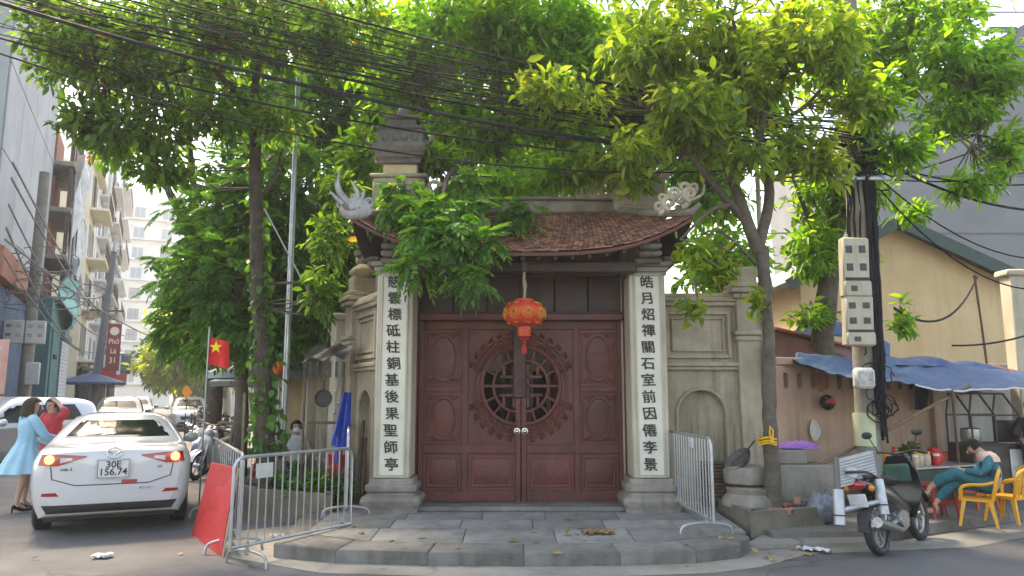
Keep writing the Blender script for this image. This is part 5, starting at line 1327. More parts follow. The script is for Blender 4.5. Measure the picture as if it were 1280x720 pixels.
for tx, y, s_ in (('mazda 3',.53,.055), ('2.0',-.52,.045)):
    c_ = bv.ray_cast(Vector((-1,y,.82)), Vector((1,0,0)))[0]; text_obj(tx, s_, M_trim, sed, (c_.x-.006,y,.82), (PI/2,0,-PI/2-(.25 if y > 0 else -.25)), 'badge')
P_([(-.10,.628),(-.27,.628),(-.27,.675),(-.10,.675)], 'sticker', mat('red sticker', (.5,.05,.04), (.08,.07,.07), 12, .5), n=4, mm=2, off=.006)
P_([(-.30,.555),(-.46,.56),(-.46,.585),(-.30,.58)], 'sticker', mat('grey sticker', (.10,.10,.11), (.45,.45,.45), 14, .5), n=4, mm=2, off=.006)
# --- silver crossover facing us on the left, dark cars further up
def front_car(label, rows, pm, loc, rz, plate=None):
    global bv
    o, bo_, bv = base_car(label, rows, pm, loc, rz); L_ = rows[-1][0]
    def Q(q, name, m, n=10, mm=5, off=.006, par=o): return patch(bv, q, 9., '-x', n, mm, off).build(name, m, par, smooth=50)
    zr = rows[4][12]; cz = rows[-4][12]
    Q([(-.64,cz+.06),(.64,cz+.06),(.53,zr-.10),(-.53,zr-.10)], 'windscreen', M_cglass, 14, 7)
    Q([(-.42,.55),(.42,.55),(.48,.72),(-.48,.72)], 'grille', M_trim, 10, 4, .012); Q([(-.6,.34),(.6,.34),(.55,.45),(-.55,.45)], 'lower_intake', M_trim, 10, 3, .012)
    for sg in (-1, 1):
        Q([(sg*.50,.66),(sg*.74,.70),(sg*.74,.80),(sg*.50,.76)], 'headlamp', M_clear, 6, 4, .012)
        Q([(sg*.52,.42),(sg*.66,.43),(sg*.66,.5),(sg*.52,.5)], 'fog_lamp', M_clear, 4, 3, .012)
        x0 = .55; patch(bv, [(.55,zr-.50),(L_*.70,zr-.55),(L_*.56,zr-.15),(.75,zr-.13)], sg*3, '-y' if sg > 0 else '+y', 14, 6).build('side_window', M_cglass, o, smooth=50)
        for x in (.85, L_-.85): wheel(o, x, sg*.80, .33)
        mi = MB(); mi.ball((L_*.66,sg*1.02,zr-.52), .11, 12, 8, sx=.7, sy=1.1, sz=.8); mi.tube([(L_*.66,sg*.86,zr-.56),(L_*.66,sg*.96,zr-.53)], .03, 6); mi.build('mirror', pm, o)
    MB().box((L_/2,0,.25), (L_*.8,1.5,.14), .02).build('underbody', M_trim, o)
    MB().box((L_+.035,0,.52), (.014,.46,.11), .004).build('number_plate', M_plate, o)
    return o
c1 = gnd(70,590); hd = math.atan2(-.95,-.30)
front_car('silver crossover facing the crossing behind the two women', CROSS, paint('silver car paint', (.46,.48,.50), .5), Vector((-12.1,17.6,0))-Vector((math.cos(hd),math.sin(hd),0))*2.2, hd)
front_car('dark grey hatchback coming down the street past the teal kiosk', CROSS, paint('graphite paint', (.06,.065,.07), .4), st(36,1.0), SANG+PI)
front_car('blue-grey car driving down the street well beyond the hatchback', CROSS, paint('blue grey paint', (.18,.21,.25), .4), st(50,.6), SANG+PI)
front_car('small silver car parked far up on the right kerb', CROSS, MATS['silver car paint'], st(44,-1.9), SANG+PI)

# ============================================================ motorbikes
def moto(label, loc, rz, col, lean=R(-8), group='motorbikes parked along the kerb', steer=R(18), scooter=True, loft=.0):
    o = thing('motorbike', label, 'motorbike', loc, 0, group, rot=(lean*math.cos(rz)*0, 0, rz)); o.rotation_mode = 'XYZ'
    o.rotation_euler = (lean, 0, rz)
    wr = .29; xr, xf = -.60, .64
    bodym = mat('moto '+col[0], col[1], rough=.35, coat=.9 if len(col) > 2 else .35, metal=col[2] if len(col) > 2 else 0.)
    def whl(x, nm='wheel'):
        t = MB(); pts = [(x+wr*.86*math.cos(a*2*PI/24),0,wr+wr*.86*math.sin(a*2*PI/24)) for a in range(25)]; t.tube(pts, .048, 8, cap=False); w_ = t.build(nm, M_black, o)
        q = MB(); q.tube([(x+wr*.70*math.cos(a*2*PI/20),0,wr+wr*.70*math.sin(a*2*PI/20)) for a in range(21)], .018, 6, cap=False)
        for k in range(6): a = k*PI/3; q.tube([(x,0,wr),(x+math.cos(a)*wr*.7,0,wr+math.sin(a)*wr*.7)], .014, 5)
        q.tube([(x,-.06,wr),(x,.06,wr)], .05, 10); q.build('rim', M_metal, w_); return w_
    whl(xr); whl(xf)
    f_ = MB()
    for y in (-.075,.075): f_.tube([(xf,y,wr),(xf-.10,y,.62),(xf-.2,y*.8,.92)], [.022,.026,.03], 7)
    f_.build('fork', M_metal, o)
    fe = MB(); fe.ring_loft([[(xf+(wr+.035)*math.cos(a), w_*.075, wr+(wr+.035)*math.sin(a)+(0.02 if w_ == 0 else 0)) for w_ in (-1,-.5,0,.5,1)] for a in [R(20+i*13) for i in range(10)]], closed=False); fe.build('front_fender', bodym, o)
    # leg shield / front cowl
    sh_ = MB(); secs = []
    for x, z, w_, d in ((.36,.30,.10,.05),(.40,.45,.17,.06),(.44,.62,.21,.07),(.46,.78,.20,.10),(.44,.92,.15,.11),(.40,1.0,.10,.08)):
        secs.append([(x-d,-w_,z),(x-d*.2,-w_*.96,z),(x+d*.6,-w_*.55,z),(x+d,0,z),(x+d*.6,w_*.55,z),(x-d*.2,w_*.96,z),(x-d,w_,z),(x-d*.4,0,z)])
    sh_.ring_loft(secs); sh_.build('leg_shield', bodym, o, smooth=60)
    # body under the seat
    bd = MB(); secs = []
    for x, zc, h, w_ in ((.30,.40,.10,.08),(.10,.44,.13,.11),(-.10,.52,.16,.13),(-.32,.60,.15,.135),(-.58,.68,.11,.12),(-.80,.76,.07,.08),(-.92,.80,.03,.04)):
        secs.append([(x, w_*math.cos(a)*(1 if abs(math.cos(a)) < .9 else 1), zc+h*math.sin(a)) for a in [R(k*30) for k in range(12)]])
    bd.ring_loft(secs); bd.build('body_cover', bodym, o, smooth=60)
    sd = MB(); secs = []
    for x, z, w_, h in ((.08,.70,.07,.03),(.0,.74,.11,.045),(-.25,.76,.135,.05),(-.45,.79,.135,.055),(-.70,.82,.12,.05),(-.82,.83,.08,.03)): secs.append([(x, w_*math.cos(a), z+h*math.sin(a)) for a in [R(k*36) for k in range(10)]])
    sd.ring_loft(secs); sd.build('seat', M_black, o, smooth=60)
    rk = MB(); rk.tube(bez([(-.62,-.13,.80),(-.85,-.12,.88),(-1.0,-.06,.9),(-1.0,.06,.9),(-.85,.12,.88),(-.62,.13,.80)], 4), .014, 6); rk.build('grab_rail', M_trim, o)
    en = MB(); en.box((-.05,0,.33), (.34,.24,.20), .05); en.lathe([(.10,-.14),(.11,-.12),(.11,.12),(.10,.14)], 16, (-.12,0,.32), (PI/2,0,0)); en.build('engine', mat('engine alloy', (.28,.28,.29), (.2,.2,.2), 10, .4, metal=.8), o)
    for y in (-.10,): ex = MB(); ex.tube([(.05,y,.25),(-.25,y-.03,.22),(-.5,y-.05,.27),(-.95,y-.06,.38)], [.02,.028,.05,.055], 10); ex.build('exhaust', mat('dull exhaust', (.3,.3,.3), (.2,.19,.18), 9, .4, metal=.8), o)
    sa = MB()
    for y in (-.09,.09): sa.tube([(-.05,y,.33),(xr,y,wr)], .022, 6); sa.tube([(xr,y,wr+.03),(-.45,y,.62)], .022, 7)
    sa.build('swing_arm', M_metal, o)
    hb = MB(); hb.tube(bez([(.30,-.34,1.02),(.37,-.2,1.05),(.42,0,1.02),(.37,.2,1.05),(.30,.34,1.02)], 4), .014, 6); hbo = hb.build('handlebar', M_trim, o)
    for y in (-1, 1):
        g_ = MB(); g_.tube([(.33,y*.27,1.035),(.29,y*.37,1.015)], .02, 8); g_.build('grip', M_black, hbo)
        mm = MB(); mm.tube([(.37,y*.2,1.05),(.36,y*.27,1.22)], .007, 5); mm.ball((.35,y*.29,1.26), .06, 10, 6, sx=.35, sy=1.1, sz=.75); mm.build('mirror', M_trim, hbo)
    hl = MB(); hl.ball((.47,0,.96), .10, 14, 8, sx=.75, sy=1.2, sz=.85); hlo = hl.build('headlamp_cowl', bodym, o, smooth=60); MB().ball((.515,0,.955), .075, 12, 8, sx=.6, sy=1.15, sz=.75).build('headlamp', M_clear, hlo)
    tl_ = MB(); tl_.ball((-.90,0,.76), .075, 12, 8, sx=.6, sy=1.3, sz=.7); tl_.build('tail_lamp', M_tail, o)
    for y in (-1, 1): MB().ball((-.86,y*.13,.72), .035, 8, 6).build('indicator', mat('amber lens', (.6,.2,.02), rough=.2), o)
    rf_ = MB(); rf_.ring_loft([[(xr+(wr+.05)*math.cos(a), w_*.06, wr+(wr+.05)*math.sin(a)) for w_ in (-1,0,1)] for a in [R(70+i*14) for i in range(9)]], closed=False); rf_.build('rear_fender', M_trim, o)
    pl_ = MB(); pl_.box((-.95,0,.60), (.012,.19,.14), .003, rot=(0,R(-15),0)); pl_.build('number_plate', M_plate, o)
    sd_ = MB(); sd_.tube([(-.05,.10,.22),(-.02,.26,.02)], .013, 6); sd_.build('side_stand', M_trim, o)
    return o
cols = [('silver',(.45,.46,.47),.6),('black',(.015,.015,.017)),('red',(.32,.02,.02)),('blue',(.03,.06,.16)),('white',(.62,.62,.6)),('grey',(.12,.125,.13),.4)]
descr = ['silver motorbike parked nose-out, first behind the white sedan','black motorbike wedged beside the silver motorbike','red motorbike parked second in the kerb row','dark blue motorbike in the middle of the kerb row','white scooter-style motorbike past the middle of the kerb row','grey motorbike near the far end of the kerb row']
for i in range(6):
    p = st(17.2+1.25*i+(.0 if i else .1), -1.35-.12*(i % 2)-.05*i); moto(descr[i], p, SANG+PI+R(-38+7*(i % 3)), cols[i])
for i in range(5): p = st(27+2.1*i, -1.9-.1*(i % 2)); moto('motorbike in the crowded far kerb row under the pale tree', p, SANG+PI+R(-40+9*(i % 3)), cols[(i*2+1) % 6], group='far kerb motorbikes')
for i in range(5): p = st(42+2.6*i, 2.3+.1*(i % 2)); moto('motorbike parked along the left house fronts up the street', p, SANG+PI+R(35-9*(i % 3)), cols[(i*3+1) % 6], group='motorbikes on the left side')
# --- black motorbike in the right foreground with a slatted metal seat strapped on
r0, f0 = gnd(1103,694), gnd(1150,676); hd = math.atan2((f0-r0).y, (f0-r0).x); mc = (r0+f0)/2
fb = moto('black and silver motorbike leaning on its stand with a slatted frame strapped behind', mc, hd, cols[1], R(-7), None)
MB().box((.28,0,.80), (.06,.30,.22), .03).build('green_cover', mat('dark green cloth', (.03,.09,.06), (.02,.06,.045), 8, .9), fb)
sr = thing('slatted_frame', 'folded aluminium frame with ribbed panel strapped behind the black motorbike', 'frame', at(1076,660,8.35))
o0 = Vector(sr.location)
def q_(px, py, Y): return at(px, py, Y)-o0
la, lb2, ra, rb_ = q_(1045,572,8.15), q_(1050,656,8.05), q_(1090,560,8.35), q_(1105,643,8.2)
M_al = mat('ribbed aluminium', (.44,.46,.49), (.34,.36,.39), 8, .45, metal=.5)
for a, b in ((la, lb2), (ra, rb_)):
    m_ = a.lerp(b, .48); MB().tube([a, m_], .032, 10).build('sleeve', mat('grey plastic sleeve', (.10,.105,.11), rough=.5), sr); MB().tube([m_, b], .058, 12).build('leg', M_al, sr)
    MB().tube([m_.lerp(b,.72), m_.lerp(b,.76)], .062, 12).build('leg_band', M_trim, sr)
for i in range(9):
    t = .06+.42*i/9; a = la.lerp(lb2, t); b = ra.lerp(rb_, t); d = (lb2-la).normalized(); 
    MB().tube([a, b], .03, 6, flat=.75).build('slat', M_al, sr)
MB().tube([la.lerp(lb2,.8), ra.lerp(rb_,.8)], .028, 8).build('cross_bar', M_al, sr)
MB().box(la.lerp(rb_,.26)+Vector((0,-.04,.0)), (.14,.02,.10), .005, rot=(0,0,hd-PI/2)).build('emblem', mat('worn print', (.36,.38,.42), (.5,.52,.55), 18, .6), sr)
# ============================================================ people
M_skin = mat('skin', (.50,.30,.21), (.45,.26,.18), 6, .55)
def skin_mesh(name, J, E, root, m, parent, sub=2):
    """J: name -> (x,y,z,rx[,ry]); E: edges by name; grown with Skin + Subdivision"""
    keys = list(J); ix = {k: i for i, k in enumerate(keys)}
    me = bpy.data.meshes.new(name); me.from_pydata([J[k][:3] for k in keys], [(ix[a], ix[b]) for a, b in E], [])
    o = bpy.data.objects.new(name, me); COL.objects.link(o); o.parent = parent; me.materials.append(m)
    md = o.modifiers.new('skin', 'SKIN'); md.use_smooth_shade = True
    lay = me.skin_vertices[0].data if me.skin_vertices else None
    if lay is None: 
        bm = bmesh.new(); bm.from_mesh(me); bm.verts.layers.skin.verify(); bm.to_mesh(me); bm.free(); lay = me.skin_vertices[0].data
    for k in keys:
        r_ = J[k][3:]; lay[ix[k]].radius = (r_[0], r_[1] if len(r_) > 1 else r_[0]); lay[ix[k]].use_root = (k == root)
    md.branch_smoothing = .3
    sb = o.modifiers.new('smooth', 'SUBSURF'); sb.levels = sub; sb.render_levels = sub
    return o
def chain(*n): return [(n[i], n[i+1]) for i in range(len(n)-1)]
def hand(J, E, wrist, pre, d, side, up, s_=1.):
    """palm and five fingers: d along the hand, side towards the thumb"""
    w = Vector(J[wrist][:3]); d = Vector(d).normalized(); sd_ = Vector(side).normalized(); up = Vector(up).normalized()
    p = w+d*.055*s_; J[pre+'palm'] = (*p, .032*s_, .018*s_); E.append((wrist, pre+'palm'))
    for i, (off, ln) in enumerate(((.027,.062),(.009,.072),(-.009,.067),(-.026,.052))):
        a = p+d*.04*s_+sd_*off*s_; b = a+d*ln*.5*s_-up*.012*s_; c = b+d*ln*.4*s_-up*.03*s_
        J[f'{pre}f{i}a'] = (*a, .0105*s_); J[f'{pre}f{i}b'] = (*b, .0095*s_); J[f'{pre}f{i}c'] = (*c, .008*s_); E += chain(pre+'palm', f'{pre}f{i}a', f'{pre}f{i}b', f'{pre}f{i}c')
    a = p-d*.012*s_+sd_*.036*s_; b = a+d*.035*s_+sd_*.02*s_-up*.008*s_; J[pre+'ta'] = (*a, .0125*s_); J[pre+'tb'] = (*b, .01*s_); E += chain(pre+'palm', pre+'ta', pre+'tb')
def head(parent, c, fwd, up, hair, s_=1., bun=False, bob=True, mask=False, cap=None, name='head'):
    """face features, ears and hair as children; the skull itself is part of the body's skin"""
    c = Vector(c); f_ = Vector(fwd).normalized(); u_ = Vector(up).normalized(); u_ = (u_-f_*u_.dot(f_)).normalized(); r_ = f_.cross(u_)
    T = lambda x, y, z: c+r_*x*s_+f_*y*s_+u_*z*s_
    q = Matrix((r_, f_, u_)).transposed().to_4x4(); q.translation = c
    if not mask:
        nb = MB(); nb.M = q; nb.tube([(0,.085*s_,.02*s_),(0,.108*s_,-.012*s_),(0,.098*s_,-.026*s_)], [.008*s_,.014*s_,.011*s_], 7); nb.build('nose', M_skin, parent)
        mo = MB(); mo.M = q; mo.ball((0,.090*s_,-.052*s_), .02*s_, 8, 5, sx=1.15, sy=.35, sz=.35); mo.build('mouth', mat('lips', (.42,.08,.08), rough=.4), parent)
    else:
        mk = MB(); mk.M = q; mk.ball((0,.062*s_,-.04*s_), .06*s_, 12, 8, sx=1.05, sy=.8, sz=.9); mk.build('face_mask', mat('white mask', (.72,.72,.72), rough=.8), parent)
    for x in (-1, 1):
        e = MB(); e.M = q; e.ball((x*.031*s_,.082*s_,.012*s_), .0125*s_, 8, 6, sx=1.3, sy=.5, sz=.7); e.build('eye', M_ink, parent)
        e = MB(); e.M = q; e.ball((x*.083*s_,.0,-.01*s_), .026*s_, 8, 6, sx=.35, sy=.7, sz=1.2); e.build('ear', M_skin, parent)
    h = MB(); h.M = q; n = 20; rings = []
    for i in range(12):                       # hair shell: open at the face
        t = i/11; z = lerp(.128, -.135 if bob else -.03, t); base = math.sqrt(max(.0006, 1-(max(z,-.02)/.132)**2)) if z > -.02 else 1.
        rr_ = (.105*base if not bob else .112*base*(1+.12*max(0, t-.4)))
        ring = []
        for k in range(n):
            a = 2*PI*k/n; y = math.sin(a); x = math.cos(a); fy = rr_*1.12*y
            if y > .35 and z < .065: fy = min(fy, .03 + .0*z); 
            ring.append((x*rr_*.98*s_*(1+.03*math.sin(5*a+z*40)), (fy-.012)*s_, z*s_))
        rings.append(ring)
    h.ring_loft(rings); h.build('hair', hair, parent, smooth=70)
    if bun: b_ = MB(); b_.M = q; b_.ball((0,-.12*s_,.03*s_), .05*s_); b_.build('hair_bun', hair, parent)
M_hairk = mat('black hair', (.012,.010,.009), (.022,.018,.015), 40, .75, spec=.2)
M_hairo = mat('dark olive brown hair', (.045,.035,.018), (.03,.022,.012), 40, .75, spec=.2)
def garment(name, rings, m, parent, n=24, folds=0., fold_n=9, cap1=False):
    """rings: list of (centre, rx, ry, yaw) -> loft"""
    mb = MB(); out = []
    for k, (c, rx, ry, yaw) in enumerate(rings):
        c = Vector(c); amp = folds*(k/(len(rings)-1))**1.5; ring = []
        for i in range(n):
            a = 2*PI*i/n; f_ = 1+amp*math.sin(fold_n*a+.6*math.sin(k)); x = math.cos(a)*rx*f_; y = math.sin(a)*ry*f_
            ring.append((c.x+x*math.cos(yaw)-y*math.sin(yaw), c.y+x*math.sin(yaw)+y*math.cos(yaw), c.z))
        out.append(ring)
    mb.ring_loft(out, False, cap1); return mb.build(name, m, parent, smooth=70)
def wrinkle(o, s_=.018, size=.09):
    t = bpy.data.textures.new('folds', 'CLOUDS'); t.noise_scale = size; t.noise_depth = 2
    if o.modifiers.get('smooth') is None: q = o.modifiers.new('smooth', 'SUBSURF'); q.levels = q.render_levels = 2
    d = o.modifiers.new('wrinkles', 'DISPLACE'); d.texture = t; d.strength = s_; d.mid_level = .5; d.texture_coords = 'LOCAL'; return o
# --- woman in the pale blue dress (local +Y is where she faces)
wp_ = gnd(24,640); w1 = thing('person', 'person in a pale blue knee-length dress and black heels beside the white sedan', 'person', wp_, R(-35))
J = {'pel':(0,0,.93,.15,.11),'spi':(0,.01,1.08,.125,.095),'che':(0,.02,1.25,.15,.10),'nek':(0,.04,1.40,.05),'hd0':(0,.06,1.47,.062,.07),'hd1':(0,.065,1.56,.085,.095),'hd2':(0,.06,1.635,.055,.06)}
E = chain('pel','spi','che','nek','hd0','hd1','hd2')
for sg, s_ in ((-1,'L'), (1,'R')):
    st_x = sg*.085; fw = .10 if sg < 0 else -.06
    J.update({s_+'hip':(sg*.085,0,.88,.09), s_+'kne':(sg*.085,fw*.6+.03,.52,.055), s_+'cal':(sg*.085,fw*.9,.36,.05), s_+'ank':(sg*.085,fw-.02,.14,.028), s_+'toe':(sg*.09,fw+.10,.05,.026,.022)})
    E += chain('pel', s_+'hip', s_+'kne', s_+'cal', s_+'ank', s_+'toe')
    el = (sg*.27,.08,1.10) if sg < 0 else (sg*.27,.16,1.10); wr = (sg*.20,.30,.98) if sg < 0 else (sg*.26,.42,1.02)
    J.update({s_+'sho':(sg*.165,.02,1.335,.055), s_+'elb':(*el,.042), s_+'wri':(*wr,.027)}); E += chain('che', s_+'sho', s_+'elb', s_+'wri'); hand(J, E, s_+'wri', s_, (0,.9,-.25), (-sg,.2,.1), (0,.2,1))
b_ = skin_mesh('body', J, E, 'pel', M_skin, w1)
M_blue = mat('pale blue cloth', (.30,.55,.62), (.22,.42,.58), 2.2, .8, .15, 30)
wrinkle(garment('dress', [((0,.035,1.405),.085,.07,0),((0,.025,1.37),.155,.095,0),((0,.02,1.30),.19,.125,0),((0,.02,1.18),.175,.125,0),((0,.01,1.06),.145,.112,0),((0,.0,.98),.16,.13,0),((0,-.01,.86),.22,.19,0),((0,-.02,.72),.28,.25,0),((0,-.03,.57),.34,.30,0)], M_blue, w1, 36, .10, 9))
for sg, s_ in ((-1,'L'), (1,'R')):
    sl = MB(); a, b, c = (Vector(J[s_+k][:3]) for k in ('sho','elb','wri')); sl.tube(bez([a+Vector((-sg*.05,0,.02)), a, a.lerp(b,.5), b, b.lerp(c,.5), c], 3), [.075,.075,.075,.075,.074,.072,.070,.067,.065,.063,.062,.058,.055,.053,.050,.045], 12); sl.build('sleeve', M_blue, w1, smooth=70)
    sh = MB(); t_ = Vector(J[s_+'toe'][:3]); an = Vector(J[s_+'ank'][:3]); sh.tube([an+Vector((0,-.045,-.03)), an+Vector((0,-.02,-.065)), t_+Vector((0,-.03,-.008)), t_+Vector((0,.05,-.012)), t_+Vector((0,.09,-.02))], [.032,.036,.036,.034,.012], 10, flat=.75); sh.tube([an+Vector((0,-.05,-.05)), an+Vector((0,-.055,-.138))], [.018,.007], 6); sh.build('shoe', mat('black patent', (.01,.01,.011), rough=.2), w1)
head(w1, (0,.065,1.535), (.45,.85,-.1), (0,0,1), M_hairo, 1.12)
MB().lathe([(.06,1.395),(.085,1.40),(.075,1.43),(.062,1.432)], 18, (0,.035,0)).build('collar', mat('lemon collar', (.55,.62,.35), rough=.8), w1)
# --- woman in red behind her, hand to her hair
wp_ = gnd(58,622); w2 = thing('person', 'person in a red patterned dress with one hand raised to the hair', 'person', wp_, R(165))
J = {'pel':(0,0,.93,.15,.11),'spi':(0,0,1.08,.125,.095),'che':(0,.01,1.25,.15,.10),'nek':(0,.03,1.41,.05),'hd0':(0,.05,1.47,.062,.07),'hd1':(0,.055,1.56,.085,.095),'hd2':(0,.05,1.635,.055,.06)}
E = chain('pel','spi','che','nek','hd0','hd1','hd2')
for sg, s_ in ((-1,'L'), (1,'R')):
    J.update({s_+'hip':(sg*.085,0,.88,.09), s_+'kne':(sg*.085,.03,.50,.058), s_+'cal':(sg*.085,.0,.34,.05), s_+'ank':(sg*.085,-.02,.09,.03), s_+'toe':(sg*.10,.10,.035,.028,.022)}); E += chain('pel', s_+'hip', s_+'kne', s_+'cal', s_+'ank', s_+'toe')
    el, wr, dd = ((sg*.36,.10,1.42), (sg*.18,.10,1.58), (-sg*.7,.2,.6)) if sg < 0 else ((sg*.25,.05,1.10), (sg*.22,.22,.98), (0,.9,-.3))
    J.update({s_+'sho':(sg*.165,.01,1.335,.055), s_+'elb':(*el,.042), s_+'wri':(*wr,.027)}); E += chain('che', s_+'sho', s_+'elb', s_+'wri'); hand(J, E, s_+'wri', s_, dd, (-sg,.2,.1), (0,.2,1))
skin_mesh('body', J, E, 'pel', M_skin, w2)
M_rdress = mat('red printed cloth', (.42,.018,.03), (.36,.014,.025), 4, .75, speck=.8, speckc=(.62,.28,.26))
wrinkle(garment('dress', [((0,.03,1.41),.085,.07,0),((0,.02,1.37),.155,.095,0),((0,.015,1.30),.19,.125,0),((0,.01,1.18),.175,.13,0),((0,0,1.06),.15,.115,0),((0,0,.95),.175,.145,0),((0,0,.8),.20,.17,0),((0,-.01,.5),.23,.2,0)], M_rdress, w2, 30, .04))
for sg, s_ in ((-1,'L'), (1,'R')):
    sl = MB(); a, b, c = (Vector(J[s_+k][:3]) for k in ('sho','elb','wri')); sl.tube(bez([a+Vector((-sg*.05,0,.02)), a, a.lerp(b,.5), b, b.lerp(c,.4)], 3), [.078,.078,.078,.076,.075,.073,.07,.068,.066,.064,.06,.056,.05], 12); sl.build('sleeve', M_rdress, w2, smooth=70)
head(w2, (0,.055,1.535), (-.15,1,-.05), (0,0,1), M_hairk, 1.05, bob=False, bun=True)
# --- seated vendor in teal, one leg crossed, bent over her hands
vc = gnd(1222,655,.12); v1 = thing('person', 'person in a teal suit seated cross-legged on a yellow plastic chair, head bowed', 'person', (vc.x+.27,vc.y+.06,.118), R(66))
M_tealc = mat('teal cloth', (.018,.15,.19), (.013,.11,.15), 3, .85, .25, 14)
Jp = {'pel':(0,-.05,.52,.15,.12),'spi':(0,-.06,.70,.135,.11),'che':(0,.0,.88,.15,.105),'nek':(0,.10,1.0,.05)}
hd = {'hd0':(0,.15,1.03,.062,.065),'hd1':(0,.215,1.065,.085,.09),'hd2':(0,.27,1.09,.06,.06)}
L_ = {'Lhip':(.10,0,.50,.105),'Lthi':(.10,.26,.545,.095),'Lkne':(.09,.46,.56,.075),'Lcal':(.06,.62,.40,.065),'Lank':(.03,.76,.22,.04)}
Rg = {'Rhip':(-.10,0,.52,.105),'Rthi':(-.07,.26,.64,.095),'Rkne':(-.03,.46,.70,.078),'Rcal':(.02,.66,.58,.065),'Rank':(.05,.80,.46,.042)}
Ar = {'Lsho':(.17,.02,.93,.058),'Lelb':(.24,.14,.70,.045),'Lwri':(.10,.36,.70,.03),'Rsho':(-.17,.02,.93,.058),'Relb':(-.25,.14,.72,.045),'Rwri':(-.08,.38,.74,.03)}
v1.scale = (.87,)*3
J = {**Jp, **hd, **L_, **Rg, **Ar}; J['Ltoe'] = (.03,.90,.13,.03,.025); J['Lheel'] = (.03,.73,.13,.032); J['Rtoe'] = (.07,.97,.40,.03,.025); J['Rheel'] = (.05,.83,.37,.032)
E = chain('pel','spi','che','nek','hd0','hd1','hd2')+chain('pel','Lhip','Lthi','Lkne','Lcal','Lank','Lheel','Ltoe')+chain('pel','Rhip','Rthi','Rkne','Rcal','Rank','Rheel','Rtoe')+chain('che','Lsho','Lelb','Lwri')+chain('che','Rsho','Relb','Rwri')
hand(J, E, 'Lwri', 'L', (-.4,.8,.1), (0,.2,1), (.6,.3,.2)); hand(J, E, 'Rwri', 'R', (.4,.8,.1), (0,.2,1), (-.6,.3,.2))
skin_mesh('body', J, E, 'pel', M_skin, v1)
def fat(D, f_): return {k: (*v[:3], *[r_*f_+.012 for r_ in v[3:]]) for k, v in D.items()}
Js = fat({**{k: v for k, v in Jp.items() if k != 'nek'}, **L_, **Rg, **{k: v for k, v in Ar.items()}}, 1.12); Js['Lank'] = (*Vector(L_['Lank'][:3]).lerp(Vector(L_['Lcal'][:3]),.35),.075); Js['Rank'] = (*Vector(Rg['Rank'][:3]).lerp(Vector(Rg['Rcal'][:3]),.45),.075); Js['Lwri'] = (*Vector(Ar['Lwri'][:3]).lerp(Vector(Ar['Lelb'][:3]),.15),.05); Js['Rwri'] = (*Vector(Ar['Rwri'][:3]).lerp(Vector(Ar['Relb'][:3]),.15),.05); Js['che2'] = (0,.05,.95,.11,.085)
wrinkle(skin_mesh('suit', Js, chain('pel','spi','che','che2')+chain('pel','Lhip','Lthi','Lkne','Lcal','Lank')+chain('pel','Rhip','Rthi','Rkne','Rcal','Rank')+chain('che','Lsho','Lelb','Lwri')+chain('che','Rsho','Relb','Rwri'), 'pel', M_tealc, v1, 3), .045, .11)
yk = MB(); yk.ring_loft([[(math.cos(a)*rx, cy+math.sin(a)*ry, z) for a in [2*PI*k/20 for k in range(20)]] for rx, ry, cy, z in ((.215,.145,.02,.88),(.21,.145,.03,.93),(.17,.125,.05,.985),(.09,.09,.08,1.02))], False, False); yk.build('yoke', mat('peach yoke', (.60,.42,.33), rough=.85), v1, smooth=70)
head(v1, (0,.205,1.065), (0,.75,-.62), (0,.6,.75), M_hairk, 1.0, bob=False)
for c, d in ((Vector((.03,.84,.105)),(0,.08,0)), (Vector((.06,.93,.355)),(0,.06,-.03))):
    s2 = MB(); s2.tube([c-Vector((0,.13,0)), c, c+Vector((0,.12,-.01))], [.03,.042,.03], 10, flat=.35); s2.build('sandal', mat('tan sandal', (.4,.27,.17), rough=.7), v1)
# --- small figure with a face mask seated by the street wall
mc_ = at(370,545,13.2); v2 = thing('person', 'person in white with a face mask seated beside the street wall', 'person', (mc_.x,13.2,.0), R(200))
J = {'pel':(0,0,.5,.14,.11),'spi':(0,0,.68,.12,.1),'che':(0,.02,.88,.15,.1),'nek':(0,.04,1.02,.05),'hd0':(0,.06,1.09,.062,.07),'hd1':(0,.065,1.18,.085,.095),'hd2':(0,.06,1.255,.055,.06)}
E = chain('pel','spi','che','nek','hd0','hd1','hd2')
for sg, s_ in ((-1,'L'), (1,'R')):
    J.update({s_+'hip':(sg*.1,.02,.48,.1), s_+'kne':(sg*.12,.42,.5,.07), s_+'ank':(sg*.11,.42,.09,.035), s_+'toe':(sg*.12,.55,.04,.03), s_+'sho':(sg*.17,.02,.95,.055), s_+'elb':(sg*.25,.1,.70,.043), s_+'wri':(sg*.12,.32,.62,.028)})
    E += chain('pel', s_+'hip', s_+'kne', s_+'ank', s_+'toe')+chain('che', s_+'sho', s_+'elb', s_+'wri'); hand(J, E, s_+'wri', s_, (-sg*.3,.9,-.1), (-sg,.2,.4), (0,.2,1))
skin_mesh('body', J, E, 'pel', M_skin, v2)
garment('blouse', [((0,.04,1.03),.09,.08,0),((0,.03,.98),.17,.11,0),((0,.02,.88),.20,.14,0),((0,.0,.68),.17,.14,0),((0,0,.48),.2,.17,0)], mat('white blouse', (.62,.62,.6), (.5,.5,.5), 5, .85), v2, 24, .04)
skin_mesh('trousers', {k: (*J[k][:3], J[k][3]*1.12+.01) for k in ('pel','Lhip','Lkne','Lank','Rhip','Rkne','Rank')}, chain('pel','Lhip','Lkne','Lank')+chain('pel','Rhip','Rkne','Rank'), 'pel', M_trim, v2)
head(v2, (0,.065,1.155), (0,1,0), (0,0,1), M_hairk, 1., bob=False, bun=True, mask=True)
